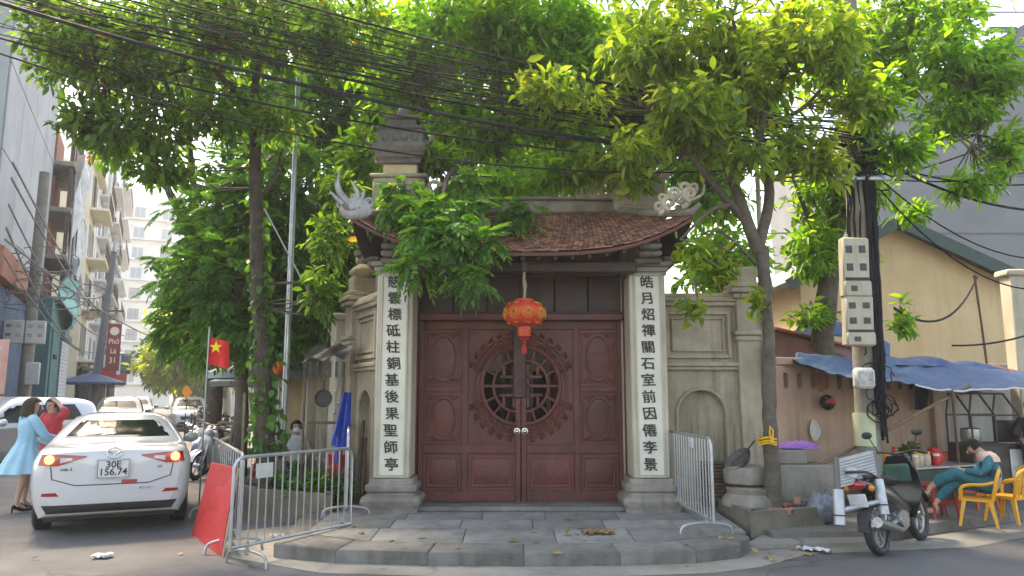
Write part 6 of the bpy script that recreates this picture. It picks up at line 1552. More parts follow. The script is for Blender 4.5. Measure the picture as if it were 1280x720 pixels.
MB().box((0,-.02,.2), (.34,.34,.4), .04).build('low_stool', mat('dark stool', (.1,.03,.03), rough=.5), None, loc=v2.location); o_ = bpy.data.objects['low_stool']; tag(o_, 'low dark stool under the masked person by the street wall', 'stool')
# --- person in a red cap at the food cart
pc_ = gnd(1284,628,.12); v3 = thing('person', 'person in a red cap and dark jacket standing at the food cart', 'person', (pc_.x+.42,pc_.y+.3,.118), R(150))
J = {'pel':(0,0,.80,.15,.11),'spi':(0,.0,.95,.13,.1),'che':(0,.04,1.12,.155,.105),'nek':(0,.09,1.27,.05),'hd0':(0,.12,1.33,.062,.07),'hd1':(0,.135,1.41,.085,.095),'hd2':(0,.13,1.485,.055,.06)}
E = chain('pel','spi','che','nek','hd0','hd1','hd2')
for sg, s_ in ((-1,'L'), (1,'R')):
    J.update({s_+'hip':(sg*.09,0,.75,.095), s_+'kne':(sg*.1,.04,.42,.062), s_+'ank':(sg*.1,-.02,.09,.035), s_+'toe':(sg*.11,.12,.035,.03), s_+'sho':(sg*.18,.04,1.2,.058), s_+'elb':(sg*.27,.1,.96,.045), s_+'wri':(sg*.2,.32,.92,.028)})
    E += chain('pel', s_+'hip', s_+'kne', s_+'ank', s_+'toe')+chain('che', s_+'sho', s_+'elb', s_+'wri'); hand(J, E, s_+'wri', s_, (-sg*.2,.9,0), (-sg,.2,.4), (0,.2,1))
skin_mesh('body', J, E, 'pel', M_skin, v3)
Js = {k: (*J[k][:3], *[r_*1.14+.012 for r_ in J[k][3:]]) for k in ('pel','spi','che','Lsho','Lelb','Lwri','Rsho','Relb','Rwri')}; Js['col'] = (0,.075,1.235,.12,.095); skin_mesh('jacket', Js, chain('pel','spi','che','col')+chain('che','Lsho','Lelb','Lwri')+chain('che','Rsho','Relb','Rwri'), 'pel', mat('dark plum jacket', (.035,.025,.035), (.05,.035,.05), 6, .85), v3)
Js = {k: (*J[k][:3], *[r_*1.12+.01 for r_ in J[k][3:]]) for k in ('pel','Lhip','Lkne','Lank','Rhip','Rkne','Rank')}; skin_mesh('trousers', Js, chain('pel','Lhip','Lkne','Lank')+chain('pel','Rhip','Rkne','Rank'), 'pel', M_trim, v3)
head(v3, (0,.135,1.39), (0,.9,-.3), (0,.2,1), M_hairk, 1., bob=False)
cp = MB(); cp.lathe([(.115,1.40),(.118,1.45),(.10,1.52),(.05,1.55),(.001,1.555)], 18, (0,.125,0)); cp.tube([(0,.22,1.43),(0,.32,1.40)], [.08,.05], 10, flat=.2); cp.build('cap', mat('bright red cap', (.55,.03,.06), rough=.7), v3)
# ============================================================ plastic chairs, table and stall on the right
def plastic(name, c): return mat(name, c, rough=.42, spec=.5)
def chair(label, loc, rz, m, group='yellow and orange plastic chairs'):
    """monobloc armchair, local +Y is the front"""
    o = thing('plastic_chair', label, 'chair', loc, rz, group); o.scale = (.80,.80,.77)
    s_ = MB(); pts = []
    s_.ring_loft([[(x*(.235-.03*q), y, z) for x, y, z in ((-1,-.21,.415),(-.5,-.22,.41),(.5,-.22,.41),(1,-.21,.415),(1.02,.0,.425),(.95,.21,.425),(.6,.25,.415),(-.6,.25,.415),(-.95,.21,.425),(-1.02,0,.425))] if q == 0 else [(x*.235, y, z-.035) for x, y, z in ((-1,-.21,.415),(-.5,-.22,.41),(.5,-.22,.41),(1,-.21,.415),(1.02,.0,.425),(.95,.21,.425),(.6,.25,.415),(-.6,.25,.415),(-.95,.21,.425),(-1.02,0,.425))] for q in (1, 0)]); s_.build('seat', m, o, smooth=35)
    for sx in (-1, 1):
        for sy in (-1, 1):
            l = MB(); top = Vector((sx*.225, sy*.20, .42)); bot = Vector((sx*.265, sy*.265, 0))
            d = [Vector((-sx*.05,0,0)), Vector((0,-sy*.05,0))]
            l.ring_loft([[p, p+d[0]*k, p+d[0]*k+d[1]*k*.25, p+d[0]*.25*k+d[1]*.25*k, p+d[0]*k*.25+d[1]*k, p+d[1]*k] for p, k in ((bot,.75),(bot.lerp(top,.6),1.05),(top,1.3))]); l.build('leg', m, o, smooth=30)
        ar = MB(); ar.tube(bez([(sx*.245,.21,.42),(sx*.27,.20,.58),(sx*.275,.10,.645),(sx*.275,-.10,.66),(sx*.24,-.24,.70)], 4), .024, 8, flat=.7); ar.build('armrest', m, o)
    b_ = MB(); b_.tube(bez([(-.225,-.21,.42),(-.25,-.25,.62),(-.225,-.29,.80),(-.10,-.315,.865),(0,-.32,.875),(.10,-.315,.865),(.225,-.29,.80),(.25,-.25,.62),(.225,-.21,.42)], 4), .026, 8, flat=.8); b_.build('back_frame', m, o)
    for x in (-.12,0,.12): q = MB(); q.tube([(x*.95,-.215,.42),(x,-.255,.60),(x*.9,-.31,.86)], [.034,.038,.03], 8, flat=.35, up=(0,1,0)); q.build('back_slat', m, o)
    return o
YEL = plastic('yellow plastic', (.72,.33,.02)); ORG = plastic('orange plastic', (.70,.20,.012)); RED = plastic('dark red plastic', (.33,.018,.02)); PZr = .118
def gp(px, py, z=PZr): return gnd(px, py, z)
p = gp(1221,656); chair('yellow plastic armchair the teal-suited person sits on', (p.x+.03,p.y,PZr), R(58), YEL)
p = gp(1259,652); chair('empty yellow plastic armchair right behind the seated person', (p.x+.04,p.y,PZr), R(30), YEL)
p = gp(1272,622); chair('yellow plastic armchair tilted beside the food cart', (p.x,p.y,PZr), R(100), YEL)
p = gp(1205,622); chair('orange plastic armchair behind the table, next to the cart', (p.x,p.y+.2,PZr), R(150), ORG)
p = gp(1182,615); chair('yellow plastic armchair at the far side of the table', (p.x,p.y+.35,PZr), R(190), YEL)
def stool(label, loc, rz, m, h=.42, w_=.15):
    o = thing('plastic_stool', label, 'stool', loc, rz, 'small plastic stools')
    s_ = MB(); s_.box((0,0,h-.015), (2*w_,2*w_,.03), .012); s_.build('seat', m, o)
    for sx in (-1, 1):
        for sy in (-1, 1): l = MB(); l.tube([(sx*w_*.85,sy*w_*.85,h-.02),(sx*w_*1.15,sy*w_*1.15,0)], [.024,.018], 6); l.build('leg', m, o)
    for sy in (-1, 1): MB().box((0,sy*w_*.98,h*.5), (2*w_*.9,.012,.05), .004).build('stretcher', m, o)
    return o
p = gp(1178,650); stool('dark red stool tucked under the table by the bare feet', (p.x+.05,p.y+.45,PZr), .3, RED)
p = gp(1243,640); stool('orange-red stool between the two yellow armchairs', (p.x,p.y+.35,PZr), .2, plastic('orange red plastic', (.55,.07,.012)))
p = gp(1240,610); stool('dark red stool standing before the food cart', (p.x,p.y+.3,PZr), .4, RED)
p = gp(1212,655); stool('red stool almost hidden beneath the seated person', (p.x-.1,p.y+.5,PZr), .1, RED)
# table with green cloth front
t0 = at(1108,592,10.7); t1_ = at(1213,578,11.5); tc = (t0+t1_)/2; ta = math.atan2(t1_.y-t0.y, t1_.x-t0.x); TL = (t1_-t0).length+.1; TZ = .56
tb = thing('stall_table', 'long pavement table with grey top and dark green skirt, crowded with jars', 'table', (tc.x,tc.y+.25,PZr), ta)
MB().box((0,0,TZ-.012), (TL,.62,.025), .006).build('table_top', mat('steel table top', (.5,.5,.49), (.42,.42,.41), 7, .35, metal=.4), tb)
MB().box((.02,-.27,TZ-.25), (TL*.86,.02,.42), .004).build('skirt', mat('green skirt', (.035,.075,.045), (.025,.055,.035), 4, .85), tb)
for sx in (-1, 1):
    for sy in (-1, 1): MB().tube([(sx*(TL/2-.06),sy*.25,0),(sx*(TL/2-.06),sy*.25,TZ-.02)], .016, 7).build('leg', M_metal, tb)
def jar(label, x, y, h, r_, cb, cl, kind='jar'):
    p = Matrix.Rotation(ta, 4, 'Z') @ Vector((x,y,0)); o = thing('food_'+kind, label, kind, (tc.x+p.x,tc.y+.25+p.y,PZr+TZ+.001), 0, None)
    MB().lathe([(r_*.9,0),(r_,.02*h/.2),(r_,h*.72),(r_*.82,h*.82)], 16).build('body', cb, o); MB().lathe([(r_*.86,h*.80),(r_*.86,h),(r_*.6,h*1.02)], 16).build('lid', cl, o); return o
clear = mat('cloudy jar', (.5,.42,.32), (.4,.3,.2), 20, .2)
yl = plastic('yellow lid', (.72,.42,.03)); rl_ = plastic('red lid', (.55,.02,.025)); or_ = plastic('orange jar', (.65,.22,.02)); wl_ = plastic('white lid', (.7,.7,.68))
for a in (('orange jar at the near end of the table',-.55,-.12,.16,.06,or_,wl_),('small orange jar second from the near table end',-.42,-.02,.14,.05,or_,yl),('white-lidded jar of sauce on the table',-.30,-.14,.17,.05,clear,wl_),
          ('squat glass jar with yellow lid',-.15,-.08,.2,.075,clear,yl),('glass jar with wide yellow lid beside the red pot',.03,-.06,.2,.08,clear,yl),('red lidded jar between glass jars and red pot',.17,-.14,.17,.055,rl_,wl_),
          ('tall bottle of brown sauce behind the jars',-.36,.15,.26,.035,mat('brown sauce',(.1,.03,.015),rough=.2),rl_),('orange tub at the back of the table',-.6,.12,.2,.07,or_,yl),('small white cup at the far table end',.45,.05,.1,.04,wl_,wl_)): jar(*a)
p = Matrix.Rotation(ta, 4, 'Z') @ Vector((.30,-.02,0)); kp = thing('food_pot', 'round red plastic pot with handle on the table', 'pot', (tc.x+p.x,tc.y+.25+p.y,PZr+TZ+.001)); MB().lathe([(.08,0),(.11,.04),(.12,.12),(.10,.18),(.085,.2)], 18).build('body', rl_, kp); MB().lathe([(.088,.2),(.088,.23),(.02,.25)], 18).build('lid', rl_, kp); MB().tube(bez([(.1,0,.17),(.18,0,.15),(.18,0,.07),(.12,0,.05)], 4), .012, 6).build('handle', rl_, kp)
p = Matrix.Rotation(ta, 4, 'Z') @ Vector((.0,.16,0)); vg = thing('herb_basket', 'basket heaped with dark green herbs at the back of the table', 'basket', (tc.x+p.x,tc.y+.25+p.y,PZr+TZ+.001)); MB().lathe([(.11,0),(.16,.14),(.17,.15)], 18).build('basket', mat('brown basket', (.16,.09,.05), (.1,.06,.03), 20, .9), vg)
rng = np.random.default_rng(5); d = unit(rng.normal(0,1,(70,3))); d[:,2] = abs(d[:,2]); V, F = cluster_leaves(d*np.array([.15,.13,.16])+np.array([0,0,.13]), d, 4, .07, .04, rng); np_mesh('herbs', V, F, LF_dark, vg)
# folding food cart
cc = at(1232,560,12.1); ct = thing('food_cart', 'steel-framed food cart with glass case on a dark cabinet', 'cart', (cc.x,12.1,PZr), R(12))
MB().box((0,0,.45), (.95,.55,.75), .02).build('cabinet', mat('dark cabinet', (.05,.045,.04), (.08,.07,.06), 4, .5), ct); MB().box((.30,-.29,.48), (.28,.02,.55), .01).build('white_panel', mat('white enamel', (.66,.66,.66), rough=.4), ct)
cf = MB()
for x in (-.46,-.02,.44): 
    for y in (-.25,.25): cf.tube([(x,y,.82),(x,y,1.28),(x+(.0),y*.3+.1,1.62)], .016, 6)
for z, y in ((.83,-.25),(1.28,-.25),(1.28,.25),(.83,.25)): cf.tube([(-.46,y,z),(.44,y,z)], .014, 6)
cf.tube([(-.46,.02,1.62),(.44,.02,1.62)], .016, 6); cf.tube([(-.46,.17,1.62),(.44,.17,1.62)], .016, 6); cf.build('frame', mat('brown steel frame', (.10,.075,.06), (.07,.05,.04), 8, .6), ct)
MB().box((.22,-.2,1.03), (.42,.06,.34), .02).build('dark_pot_screen', M_trim, ct); MB().box((.2,.1,1.65), (.5,.3,.03), .008).build('white_top', mat('white enamel', (.66,.66,.66)), ct)
MB().lathe([(.14,0),(.16,.1),(.15,.22),(.1,.24)], 18, (-.25,0,.84)).build('stock_pot', M_metal, ct)
for x in (-.35,.35): MB().lathe([(.02,-.03),(.07,-.03),(.07,.03),(.02,.03)], 14, (x,-.2,.07), (PI/2,0,0)).build('castor', M_black, ct)
# ---- blue tarpaulin awning over the stall
M_tarp = mat('blue tarpaulin', (.028,.075,.165), (.05,.11,.215), 2.5, .6, .3, 10, streak=.4, streakc=(.13,.17,.25))
aw = thing('tarp_awning', 'long sagging blue tarpaulin awning over the food stall', 'awning', (6.5,11.2,0))
bk = [at(995,441,11.45), at(1070,447,11.7), at(1120,447,12.2), at(1200,457,12.5), at(1300,468,12.8)]; fr_ = [at(990,451,10.95), at(1062,472,10.85), at(1115,477,10.75), at(1195,487,10.6), at(1300,483,10.4)]
o0 = Vector(aw.location); nB = bez(bk, 10); nF = bez(fr_, 10)
def tarpf(u, v):
    i = u*(len(nB)-1); k = min(int(i), len(nB)-2); f_ = i-k; a = nB[k].lerp(nB[k+1], f_); b = nF[k].lerp(nF[k+1], f_); p = a.lerp(b, v)
    p.z += -.10*math.sin(PI*v)+.016*math.sin(u*46+v*3)*max(0,math.sin(PI*v))**.5+.008*math.sin(u*23+1)*v+.008*math.sin(u*95+v*14)+.010*math.sin(u*61-v*11)*v; return p-o0
mb = MB(); mb.grid(tarpf, 110, 14); tp = mb.build('sheet', M_tarp, aw, smooth=80); sm = tp.modifiers.new('thickness', 'SOLIDIFY'); sm.thickness = .006
mb = MB(); mb.tube([tarpf(u/40,1.)+Vector((0,0,-.012)) for u in range(24, 41)], .014, 5); mb.build('hem', mat('pale hem', (.55,.57,.62), rough=.7), aw)
for k, (a, b, r_) in enumerate(((at(1004,592,10.6), at(1212,482,10.75), .026),(at(1190,487,10.6), gnd(1262,640,.118)+Vector((.3,1.6,0)), .02))):
    po = thing('bamboo_prop', ['long bamboo pole slanting up to the blue awning','thin bamboo prop under the awning beside the cart'][k], 'pole', a if a.z < b.z else b); o1 = Vector(po.location); pts = [a-o1, (a+b)/2-o1+Vector((0,0,-.015)), b-o1]; MB().tube(pts, r_, 8).build('cane', mat('brown bamboo', (.22,.14,.085), (.15,.1,.06), 7, .7), po)
    q = MB(); 
    for i in range(6): c = pts[0].lerp(pts[2], .1+.16*i); d = (pts[2]-pts[0]).normalized()*.01; q.tube([c-d+Vector((0,0,-.012)), c+d+Vector((0,0,-.012))], r_*1.22, 8)
    q.build('nodes', MATS['brown bamboo'], po)['kind'] = 'stuff'
# rumpled tarps heaped on the wall and the reddish lean-to behind
def heap(label, pts, hgt, m, seed, depth=.5, nm='tarp_heap', amp=.05):
    r_ = random.Random(seed); P = bez(pts, 8); c0 = P[0].copy(); o = thing(nm, label, 'tarpaulin', c0); ph = [r_.uniform(0,6) for _ in range(5)]
    def fn(u, v):
        i = u*(len(P)-1); k = min(int(i), len(P)-2); p = P[k].lerp(P[k+1], i-k)-c0; e = math.sin(PI*min(1,max(0,u)))**.4
        return p+Vector((amp*.5*math.sin(v*9+ph[1]+u*7), (v-.5)*2*depth, (hgt*math.sin(PI*v)**.8*e+amp*math.sin(u*17+ph[0]+v*4)*e+amp*.6*math.sin(u*31+v*8+ph[2])*e)*(1 if 0 < v < 1 else 0)-.02))
    mb = MB(); mb.grid(fn, 60, 12); mb.build('sheet', m, o, smooth=80); return o
heap('dark blue tarpaulin rumpled along the wall top above the awning', [at(1105,456,12.3), at(1160,458,12.7), at(1215,464,13.0), at(1270,470,13.2)], .13, mat('deep blue tarp', (.012,.045,.15), (.025,.08,.22), 5, .5, .3, 8), 3, .45)
heap('brown and plum tarpaulin folded on the wall end by the white post', [at(1215,461,13.0), at(1240,464,13.1), at(1272,470,13.2)], .1, mat('plum tarp', (.12,.06,.07), (.2,.1,.07), 6, .8, .3, 8), 5, .3)
lt = thing('lean_to_roof', 'rusty red lean-to roof under a blue sheet behind the salmon wall', 'roof', at(1000,440,12.6))
o0 = Vector(lt.location); a, b, c, d = at(968,412,12.2)-o0, at(1075,437,12.9)-o0, at(1075,448,12.2)-o0, at(968,450,11.8)-o0
mb = MB(); mb.ring_loft([[a,b,c,d],[a-Vector((0,0,.04)),b-Vector((0,0,.04)),c-Vector((0,0,.04)),d-Vector((0,0,.04))]]); mb.build('sheet', mat('rust red sheet', (.15,.055,.04), (.09,.035,.03), 3, .8), lt, smooth=0)
mb = MB(); mb.tube([a+Vector((0,-.03,.02)), b+Vector((0,-.03,.02))], .03, 6); mb.build('edge_pipe', mat('faded red rail', (.35,.12,.08), rough=.8), lt)
bs = thing('blue_sheet', 'arched blue sheet stretched over the lean-to behind the leafy tree', 'tarpaulin', at(1020,420,13.2)); o1 = Vector(bs.location)
def bsf(u, v): p = at(lerp(978,1112,u), lerp(430,402,math.sin(PI*min(1,u*.9+.1)))+v*18, 13.3-v*.2); return p-o1
mb = MB(); mb.grid(bsf, 24, 6); s_ = mb.build('sheet', mat('flat blue sheet', (.06,.12,.27), (.05,.10,.23), 2, .7), bs, smooth=80); s_.modifiers.new('thickness', 'SOLIDIFY').thickness = .01
a = at(1218,345,13.2); b = at(1236,468,13.2); po = thing('bare_pole', 'thin bare pole leaning up before the yellow house', 'pole', b); MB().tube([(0,0,-.3), (a-b)*.5, a-b], .022, 6).build('rod', M_rust, po); MB().ball(a-b, .03, 8, 6).build('tip', M_rust, po)
# ---- things by the right planter
blk = thing('masonry_block', 'low cement block with stained sides beside the forked tree', 'block', at(990,640,10.7)); blk.location.z = .1
MB().box((0,0,.33), (1.05,.6,.66), .02).build('block', M_stone, blk); MB().box((-.12,0,.76), (.62,.42,.2), .02).build('upper_block', M_stone, blk)
pt = MB
pl_ = thing('purple_cloth', 'crumpled purple cloth lying on the cement block', 'cloth', blk.location+Vector((.12,-.05,.865)))
rr = random.Random(6)
def clf(u, v): return Vector(((u-.5)*.55,(v-.5)*.3,.012+(.05*abs(math.sin(u*9+v*5))+.03*abs(math.sin(u*15-v*9))+.03)*(math.sin(PI*u)*math.sin(PI*v))**.4))
mb = MB(); mb.grid(clf, 20, 12); mb.build('fold', mat('purple cloth', (.22,.10,.42), (.16,.07,.32), 7, .85), pl_, smooth=80)
def drum(label, loc, prof, m): o = thing('stone_drum', label, 'drum', loc); MB().lathe(prof, 24).build('drum', m, o); MB().lathe([(prof[-1][0]*.7,prof[-1][1]-.01),(prof[-1][0]*.68,prof[-1][1]+.012),(.001,prof[-1][1]+.012)], 24).build('top_disc', M_stone, o); return o
p = at(938,640,9.95); drum('squat round stone drum in the planter beside the trunk', (p.x,9.95,.25), [(.33,0),(.36,.05),(.34,.14),(.28,.2),(.30,.26)], M_stone)
p = at(935,600,10.15); drum('upper grey stone drum holding a tilted pan', (p.x,10.15,.53), [(.26,0),(.31,.03),(.32,.18),(.28,.24)], M_stone)
pn = thing('tilted_pan', 'dented metal pan tilted on the stone drum', 'pan', (p.x-.1,10.1,.82), 0, rot=(R(15),R(-42),0)); MB().lathe([(.001,0),(.14,0),(.19,.07),(.2,.075),(.15,.012),(.001,.014)], 20).build('bowl', mat('tarnished pan', (.16,.15,.14), (.08,.075,.07), 9, .6, metal=.3), pn); MB().tube([(.19,0,.07),(.33,0,.09)], .012, 6).build('handle', M_black, pn)
def bricks(n):
    for i in range(n):
        p = gnd(978+i*9, 640-6*(i % 2), .32); o = thing('loose_brick', 'loose pink hollow brick at the foot of the forked tree', 'brick', (p.x,p.y+.22,.262+.072*(i == 3)), .4*i, 'loose bricks in the planter')
        b_ = MB(); b_.box((0,0,.037), (.19,.09,.07), .006); b_.build('block', mat('pink brick', (.42,.17,.13), (.33,.12,.09), 8, .9, .3, rnd=.2), o)
        for x in (-.045,.045): MB().lathe([(.001,0),(.018,0),(.018,.004),(.001,.004)], 10, (x,-.047,.037), (PI/2,0,0)).build('hole', M_gap, o)
bricks(4)
rbn = MB(); 
yr = thing('yellow_ribbon', 'yellow plastic ribbon tied round the forked trunk', 'ribbon', at(963,552,9.64)); 
for z in (0,.04,-.03): rbn.tube([(math.cos(a*PI/10)*.112, .11+math.sin(a*PI/10)*.112, z+.012*math.sin(a)) for a in range(21)], .014, 5)
rbn.tube([(.02,-.02,0),(.03,-.03,.14),(.0,-.02,.2),(-.01,-.02,.1),(.015,-.02,0)], .012, 5); rbn.build('loop', mat('yellow ribbon', (.75,.42,.03), rough=.5), yr); MB().box((.01,-.02,.0), (.05,.03,.04), .008).build('knot', MATS['yellow ribbon'], yr)
# bags beside the motorbike
bg_ = thing('red_bag', 'red plastic bag piled over a crate behind the motorbike', 'bag', gnd(1035,640,.118)+Vector((.0,.3,0))); 
mb = MB(); mb.ball((0,0,.42), .2, 16, 10, sx=1.2, sy=.8, sz=.55); mb.build('bag', plastic('red bag', (.45,.02,.025)), bg_); MB().box((0,0,.17), (.40,.3,.34), .02).build('crate', mat('dark crate', (.04,.04,.05), (.07,.07,.08), 9, .6), bg_)
bg2 = thing('clear_bag', 'bulging dark translucent rubbish bag below the red bag', 'bag', gnd(1030,655,.118)+Vector((.02,.05,0))); r_ = random.Random(8); mb = MB(); mb.ball((0,0,.19), .19, 16, 10, sx=1.1, sy=.9); mb.v = [(x*(1+r_.uniform(-.09,.09)), y*(1+r_.uniform(-.09,.09)), z*(1+r_.uniform(-.06,.06))) for x, y, z in mb.v]; mb.build('bag', mat('grey film', (.10,.11,.14), (.2,.21,.24), 12, .25), bg2); MB().tube([(0,0,.36),(.02,0,.43)], [.03,.05], 8).build('neck', MATS['grey film'], bg2)
hm = thing('red_helmet', 'small red and black helmet hung on the salmon wall', 'helmet', at(1031,503,11.55)); MB().ball((0,-.1,0), .11, 16, 10, sz=1.1).build('shell', mat('helmet shell', (.02,.015,.015), rough=.3), hm); MB().ball((.02,-.15,.02), .085, 12, 8, sx=.8, sy=.9, sz=.7).build('red_patch', rl_, hm)
wc = thing('white_rag', 'torn white rag hung on the salmon wall', 'cloth', at(1017,535,11.45)); mb = MB(); mb.grid(lambda u, v: Vector(((u-.5)*.12*(.4+math.sin(PI*v)), -.03-.03*math.sin(u*6+v*3), -.32*(v-.4))), 6, 10); mb.build('rag', mat('dull white cloth', (.6,.58,.53), rough=.85), wc, smooth=80)
jk = thing('dark_garment', 'dark blue garment hung over a wall vent', 'cloth', at(1149,492,12.58)); mb = MB(); mb.grid(lambda u, v: Vector(((u-.5)*.26, -.05-.04*math.sin(u*8+v*3), -.42*v+.15)), 8, 8); mb.build('cloth', mat('navy cloth', (.02,.03,.07), (.03,.045,.09), 6, .9), jk, smooth=80)
# ============================================================ left of the gate: hanging utensils, coat, flags, parasols
ck = thing('black_canopy', 'small crumpled black canopy with hanging slats beside the left wing', 'canopy', at(412,445,10.75)); o0 = Vector(ck.location)
mb = MB(); mb.grid(lambda u, v: Vector(((u-.5)*.62, .25-.55*v+.03*math.sin(u*9), .14-.22*v+.035*math.sin(u*13+v*5)+.05*u)), 18, 10); mb.build('sheet', mat('black tarp', (.02,.021,.025), (.045,.046,.055), 6, .45, .4, 8), ck, smooth=80)
for i in range(7): MB().box((-.28+.09*i,-.27,-.20), (.035,.012,.22), .003).build('slat', M_trim, ck)
for x in (-.27,.27): MB().tube([(x,-.25,-.1),(x,-.25,-o0.z+.1)], .018, 6).build('post', M_rust, ck)
MB().box((0,-.02,-.95), (.5,.26,.03), .006).build('shelf', M_rust, ck)
hp = thing('frying_pan', 'round black frying pan hanging under the black canopy', 'pan', at(405,498,10.45)); MB().lathe([(.001,0),(.11,0),(.125,.03),(.115,.03),(.1,.01),(.001,.01)], 22, rot=(PI/2,0,0)).build('pan', M_black, hp); MB().tube([(0,-.01,.11),(0,-.01,.27)], .012, 6).build('handle', M_black, hp)
for i, (px, py) in enumerate(((420,485),(424,500),(418,512))): u_ = thing('ladle', 'kitchen ladle hanging beside the frying pan', 'ladle', at(px, py, 10.45), 0, 'hanging ladles'); MB().ball((0,0,-.04), .028, 10, 6).build('bowl', M_metal, u_); MB().tube([(0,0,-.02),(0,0,.12)], .006, 5).build('handle', M_metal, u_)
rc = thing('blue_raincoat', 'bright blue raincoat hanging by the left wing of the gate', 'raincoat', at(428,520,10.25)); mb = MB(); mb.grid(lambda u, v: Vector(((u-.5)*(.10+.16*v)+.06*(1-v), -.05*math.sin(u*12+v)-.02, .32-.70*v-.12*u*v)), 12, 14); mb.build('coat', mat('bright blue film', (.01,.06,.38), (.008,.045,.28), 6, .45), rc, smooth=80); MB().box((-.06,-.02,-.45), (.045,.03,.36), .01).build('sleeve', MATS['bright blue film'], rc)
bt = thing('wooden_post', 'two old wooden battens leaning on the left wing', 'batten', gnd(444,632,.2)); MB().tube([(0,.1,0),(.02,.3,1.15)], .028, 6).build('batten', M_rust, bt); MB().tube([(.07,.1,0),(.06,.28,.9)], .03, 6).build('short_batten', mat('old board', (.13,.085,.06)), bt)
rs_ = thing('red_tub', 'red plastic tub standing behind the barrier in the planter corner', 'tub', at(423,600,11.0)); rs_.location.z = .4; MB().lathe([(.12,0),(.15,.3),(.155,.45),(.16,.46)], 18).build('tub', rl_, rs_); MB().lathe([(.13,.40),(.001,.40)], 18).build('contents', M_soil, rs_)
fl = thing('red_flag', 'bright red flag with a yellow star hanging by the roadside trees', 'flag', at(260,470,11.3)); o0 = Vector(fl.location)
def ff(u, v): p = at(lerp(259,287,u), lerp(421,455,v)+u*6, 11.3); p.y += .05*math.sin(u*6); return p-o0
mb = MB(); mb.grid(ff, 14, 8); mb.build('cloth', mat('flag red', (.62,.015,.012), rough=.7), fl, smooth=80); MB().tube([(-.02,0,-o0.z),(-.02,0,.75)], .012, 6).build('staff', M_metal, fl)
sm_ = [( .10*math.cos(R(90+36*k))*(1 if k % 2 == 0 else .4), .10*math.sin(R(90+36*k))*(1 if k % 2 == 0 else .4)) for k in range(10)]; c = at(270,434,11.22)-o0; mb = MB(); mb.M = Matrix.Translation(c); mb.prism(sm_, -.005, .005); mb.build('star', mat('flag yellow', (.8,.6,.02), rough=.7), fl, smooth=0)
of = thing('orange_pennant', 'small orange pennant on a stick beside the parked motorbikes', 'pennant', at(233,505,15)); o0 = Vector(of.location); mb = MB(); pz = [at(227,489,15)-o0, at(233,481,15)-o0, at(241,491,15)-o0, at(232,499,15)-o0]; mb.ring_loft([pz, [p+Vector((0,.01,0)) for p in pz]]); mb.build('cloth', mat('orange cloth', (.75,.27,.04), rough=.7), of, smooth=0); MB().tube([(-.02,.01,-o0.z),(0,.01,.35)], .01, 5).build('stick', M_rust, of)
def parasol(label, s, l, h, r_, m, nm='cafe_parasol'):
    p = st(s, l); o = thing(nm, label, 'parasol', (p.x,p.y,0), SANG); c = MB(); n = 8
    rings = [[(math.cos(2*PI*k/n)*q, math.sin(2*PI*k/n)*q, z) for k in range(n)] for q, z in ((r_,h-.12),(r_,h),(r_*.5,h+.28),(.04,h+.5))]; c.ring_loft(rings, False, True); c.build('canopy', m, o, smooth=0); MB().tube([(0,0,0),(0,0,h+.45)], .022, 8).build('pole', M_metal, o); MB().lathe([(.24,0),(.24,.06),(.05,.09)], 16).build('base', M_conc, o)
    rb_ = MB()
    for k in range(n): a = 2*PI*k/n; MB().tube([(0,0,h-.05),(math.cos(a)*r_*.55,math.sin(a)*r_*.55,h+.22)], .008, 5).build('rib', M_metal, o)
parasol('pale slate-blue parasol over the cafe tables beside the street wall', 15.2, -2.3, 2.15, 1.35, mat('slate blue canvas', (.30,.40,.43), (.25,.34,.37), 3, .8))
parasol('dark grey-green parasol further up past the slate-blue one', 19.5, -2.6, 2.05, 1.3, mat('grey green canvas', (.10,.14,.12), (.08,.11,.10), 3, .8))
parasol('cream parasol far up beside the pale tree', 26, -3.4, 2.2, 1.4, mat('cream canvas', (.55,.52,.44), rough=.8))
parasol('navy blue parasol outside the cream town house', 44, 2.7, 2.4, 1.6, mat('navy canvas', (.03,.06,.14), rough=.8))
# cafe stools along the wall, red lantern ball in the leaves
for i in range(3): p = st(14.6+.8*i, -2.0-.1*i, 0); stool(['red stool at the foot of the bamboo-staked tree','red stool beyond the first under the slate-blue parasol','red stool furthest under the slate-blue parasol'][i], p, .3*i, RED, .36)
hl = thing('orange_lantern', 'small frilled orange lantern among the leaves by the steel pole', 'lantern', at(348,460,11.6)); MB().ball((0,0,0), .09, 14, 8, sz=1.2).build('body', mat('orange paper', (.7,.13,.03), rough=.7), hl); MB().tube([(0,0,.1),(0,0,.25)], .006, 5).build('cord', M_ink, hl)
# ---- pole, meters and signs on the left side
lp = thing('utility_pole', 'dark leaning iron pole beside the teal kiosk shutter', 'pole', st(43.5,2.6), SANG); MB().tube([(0,0,0),(.9,-.2,4.6),(1.9,-.4,9.5)], [.22,.19,.15], 10).build('shaft', mat('slate iron', (.06,.075,.09), rough=.6), lp); MB().box((1.2,-.3,6.2), (.1,1.6,.1)).build('cross_arm', M_rust, lp)
lp2 = thing('utility_pole', 'concrete pole with a bank of eight meters before the blue hoarding', 'pole', st(28,3.55), SANG-PI/2)
MB().tube([(0,0,0),(0,0,9)], [.2,.15], 12).build('shaft', M_cpole, lp2)
for sx in (-.29,.29):
    b_ = MB(); b_.box((sx-.1,-.28,3.7), (.56,.2,.74), .03); mbx = b_.build('meter_box', mat('grey meter case', (.46,.46,.45), (.38,.38,.37), 3, .6), lp2)
    for i in range(2):
        for j in range(2): MB().box((sx-.1+(i-.5)*.27,-.386,3.88-.28*j), (.13,.015,.10), .004).build('meter_window', M_glass, mbx)
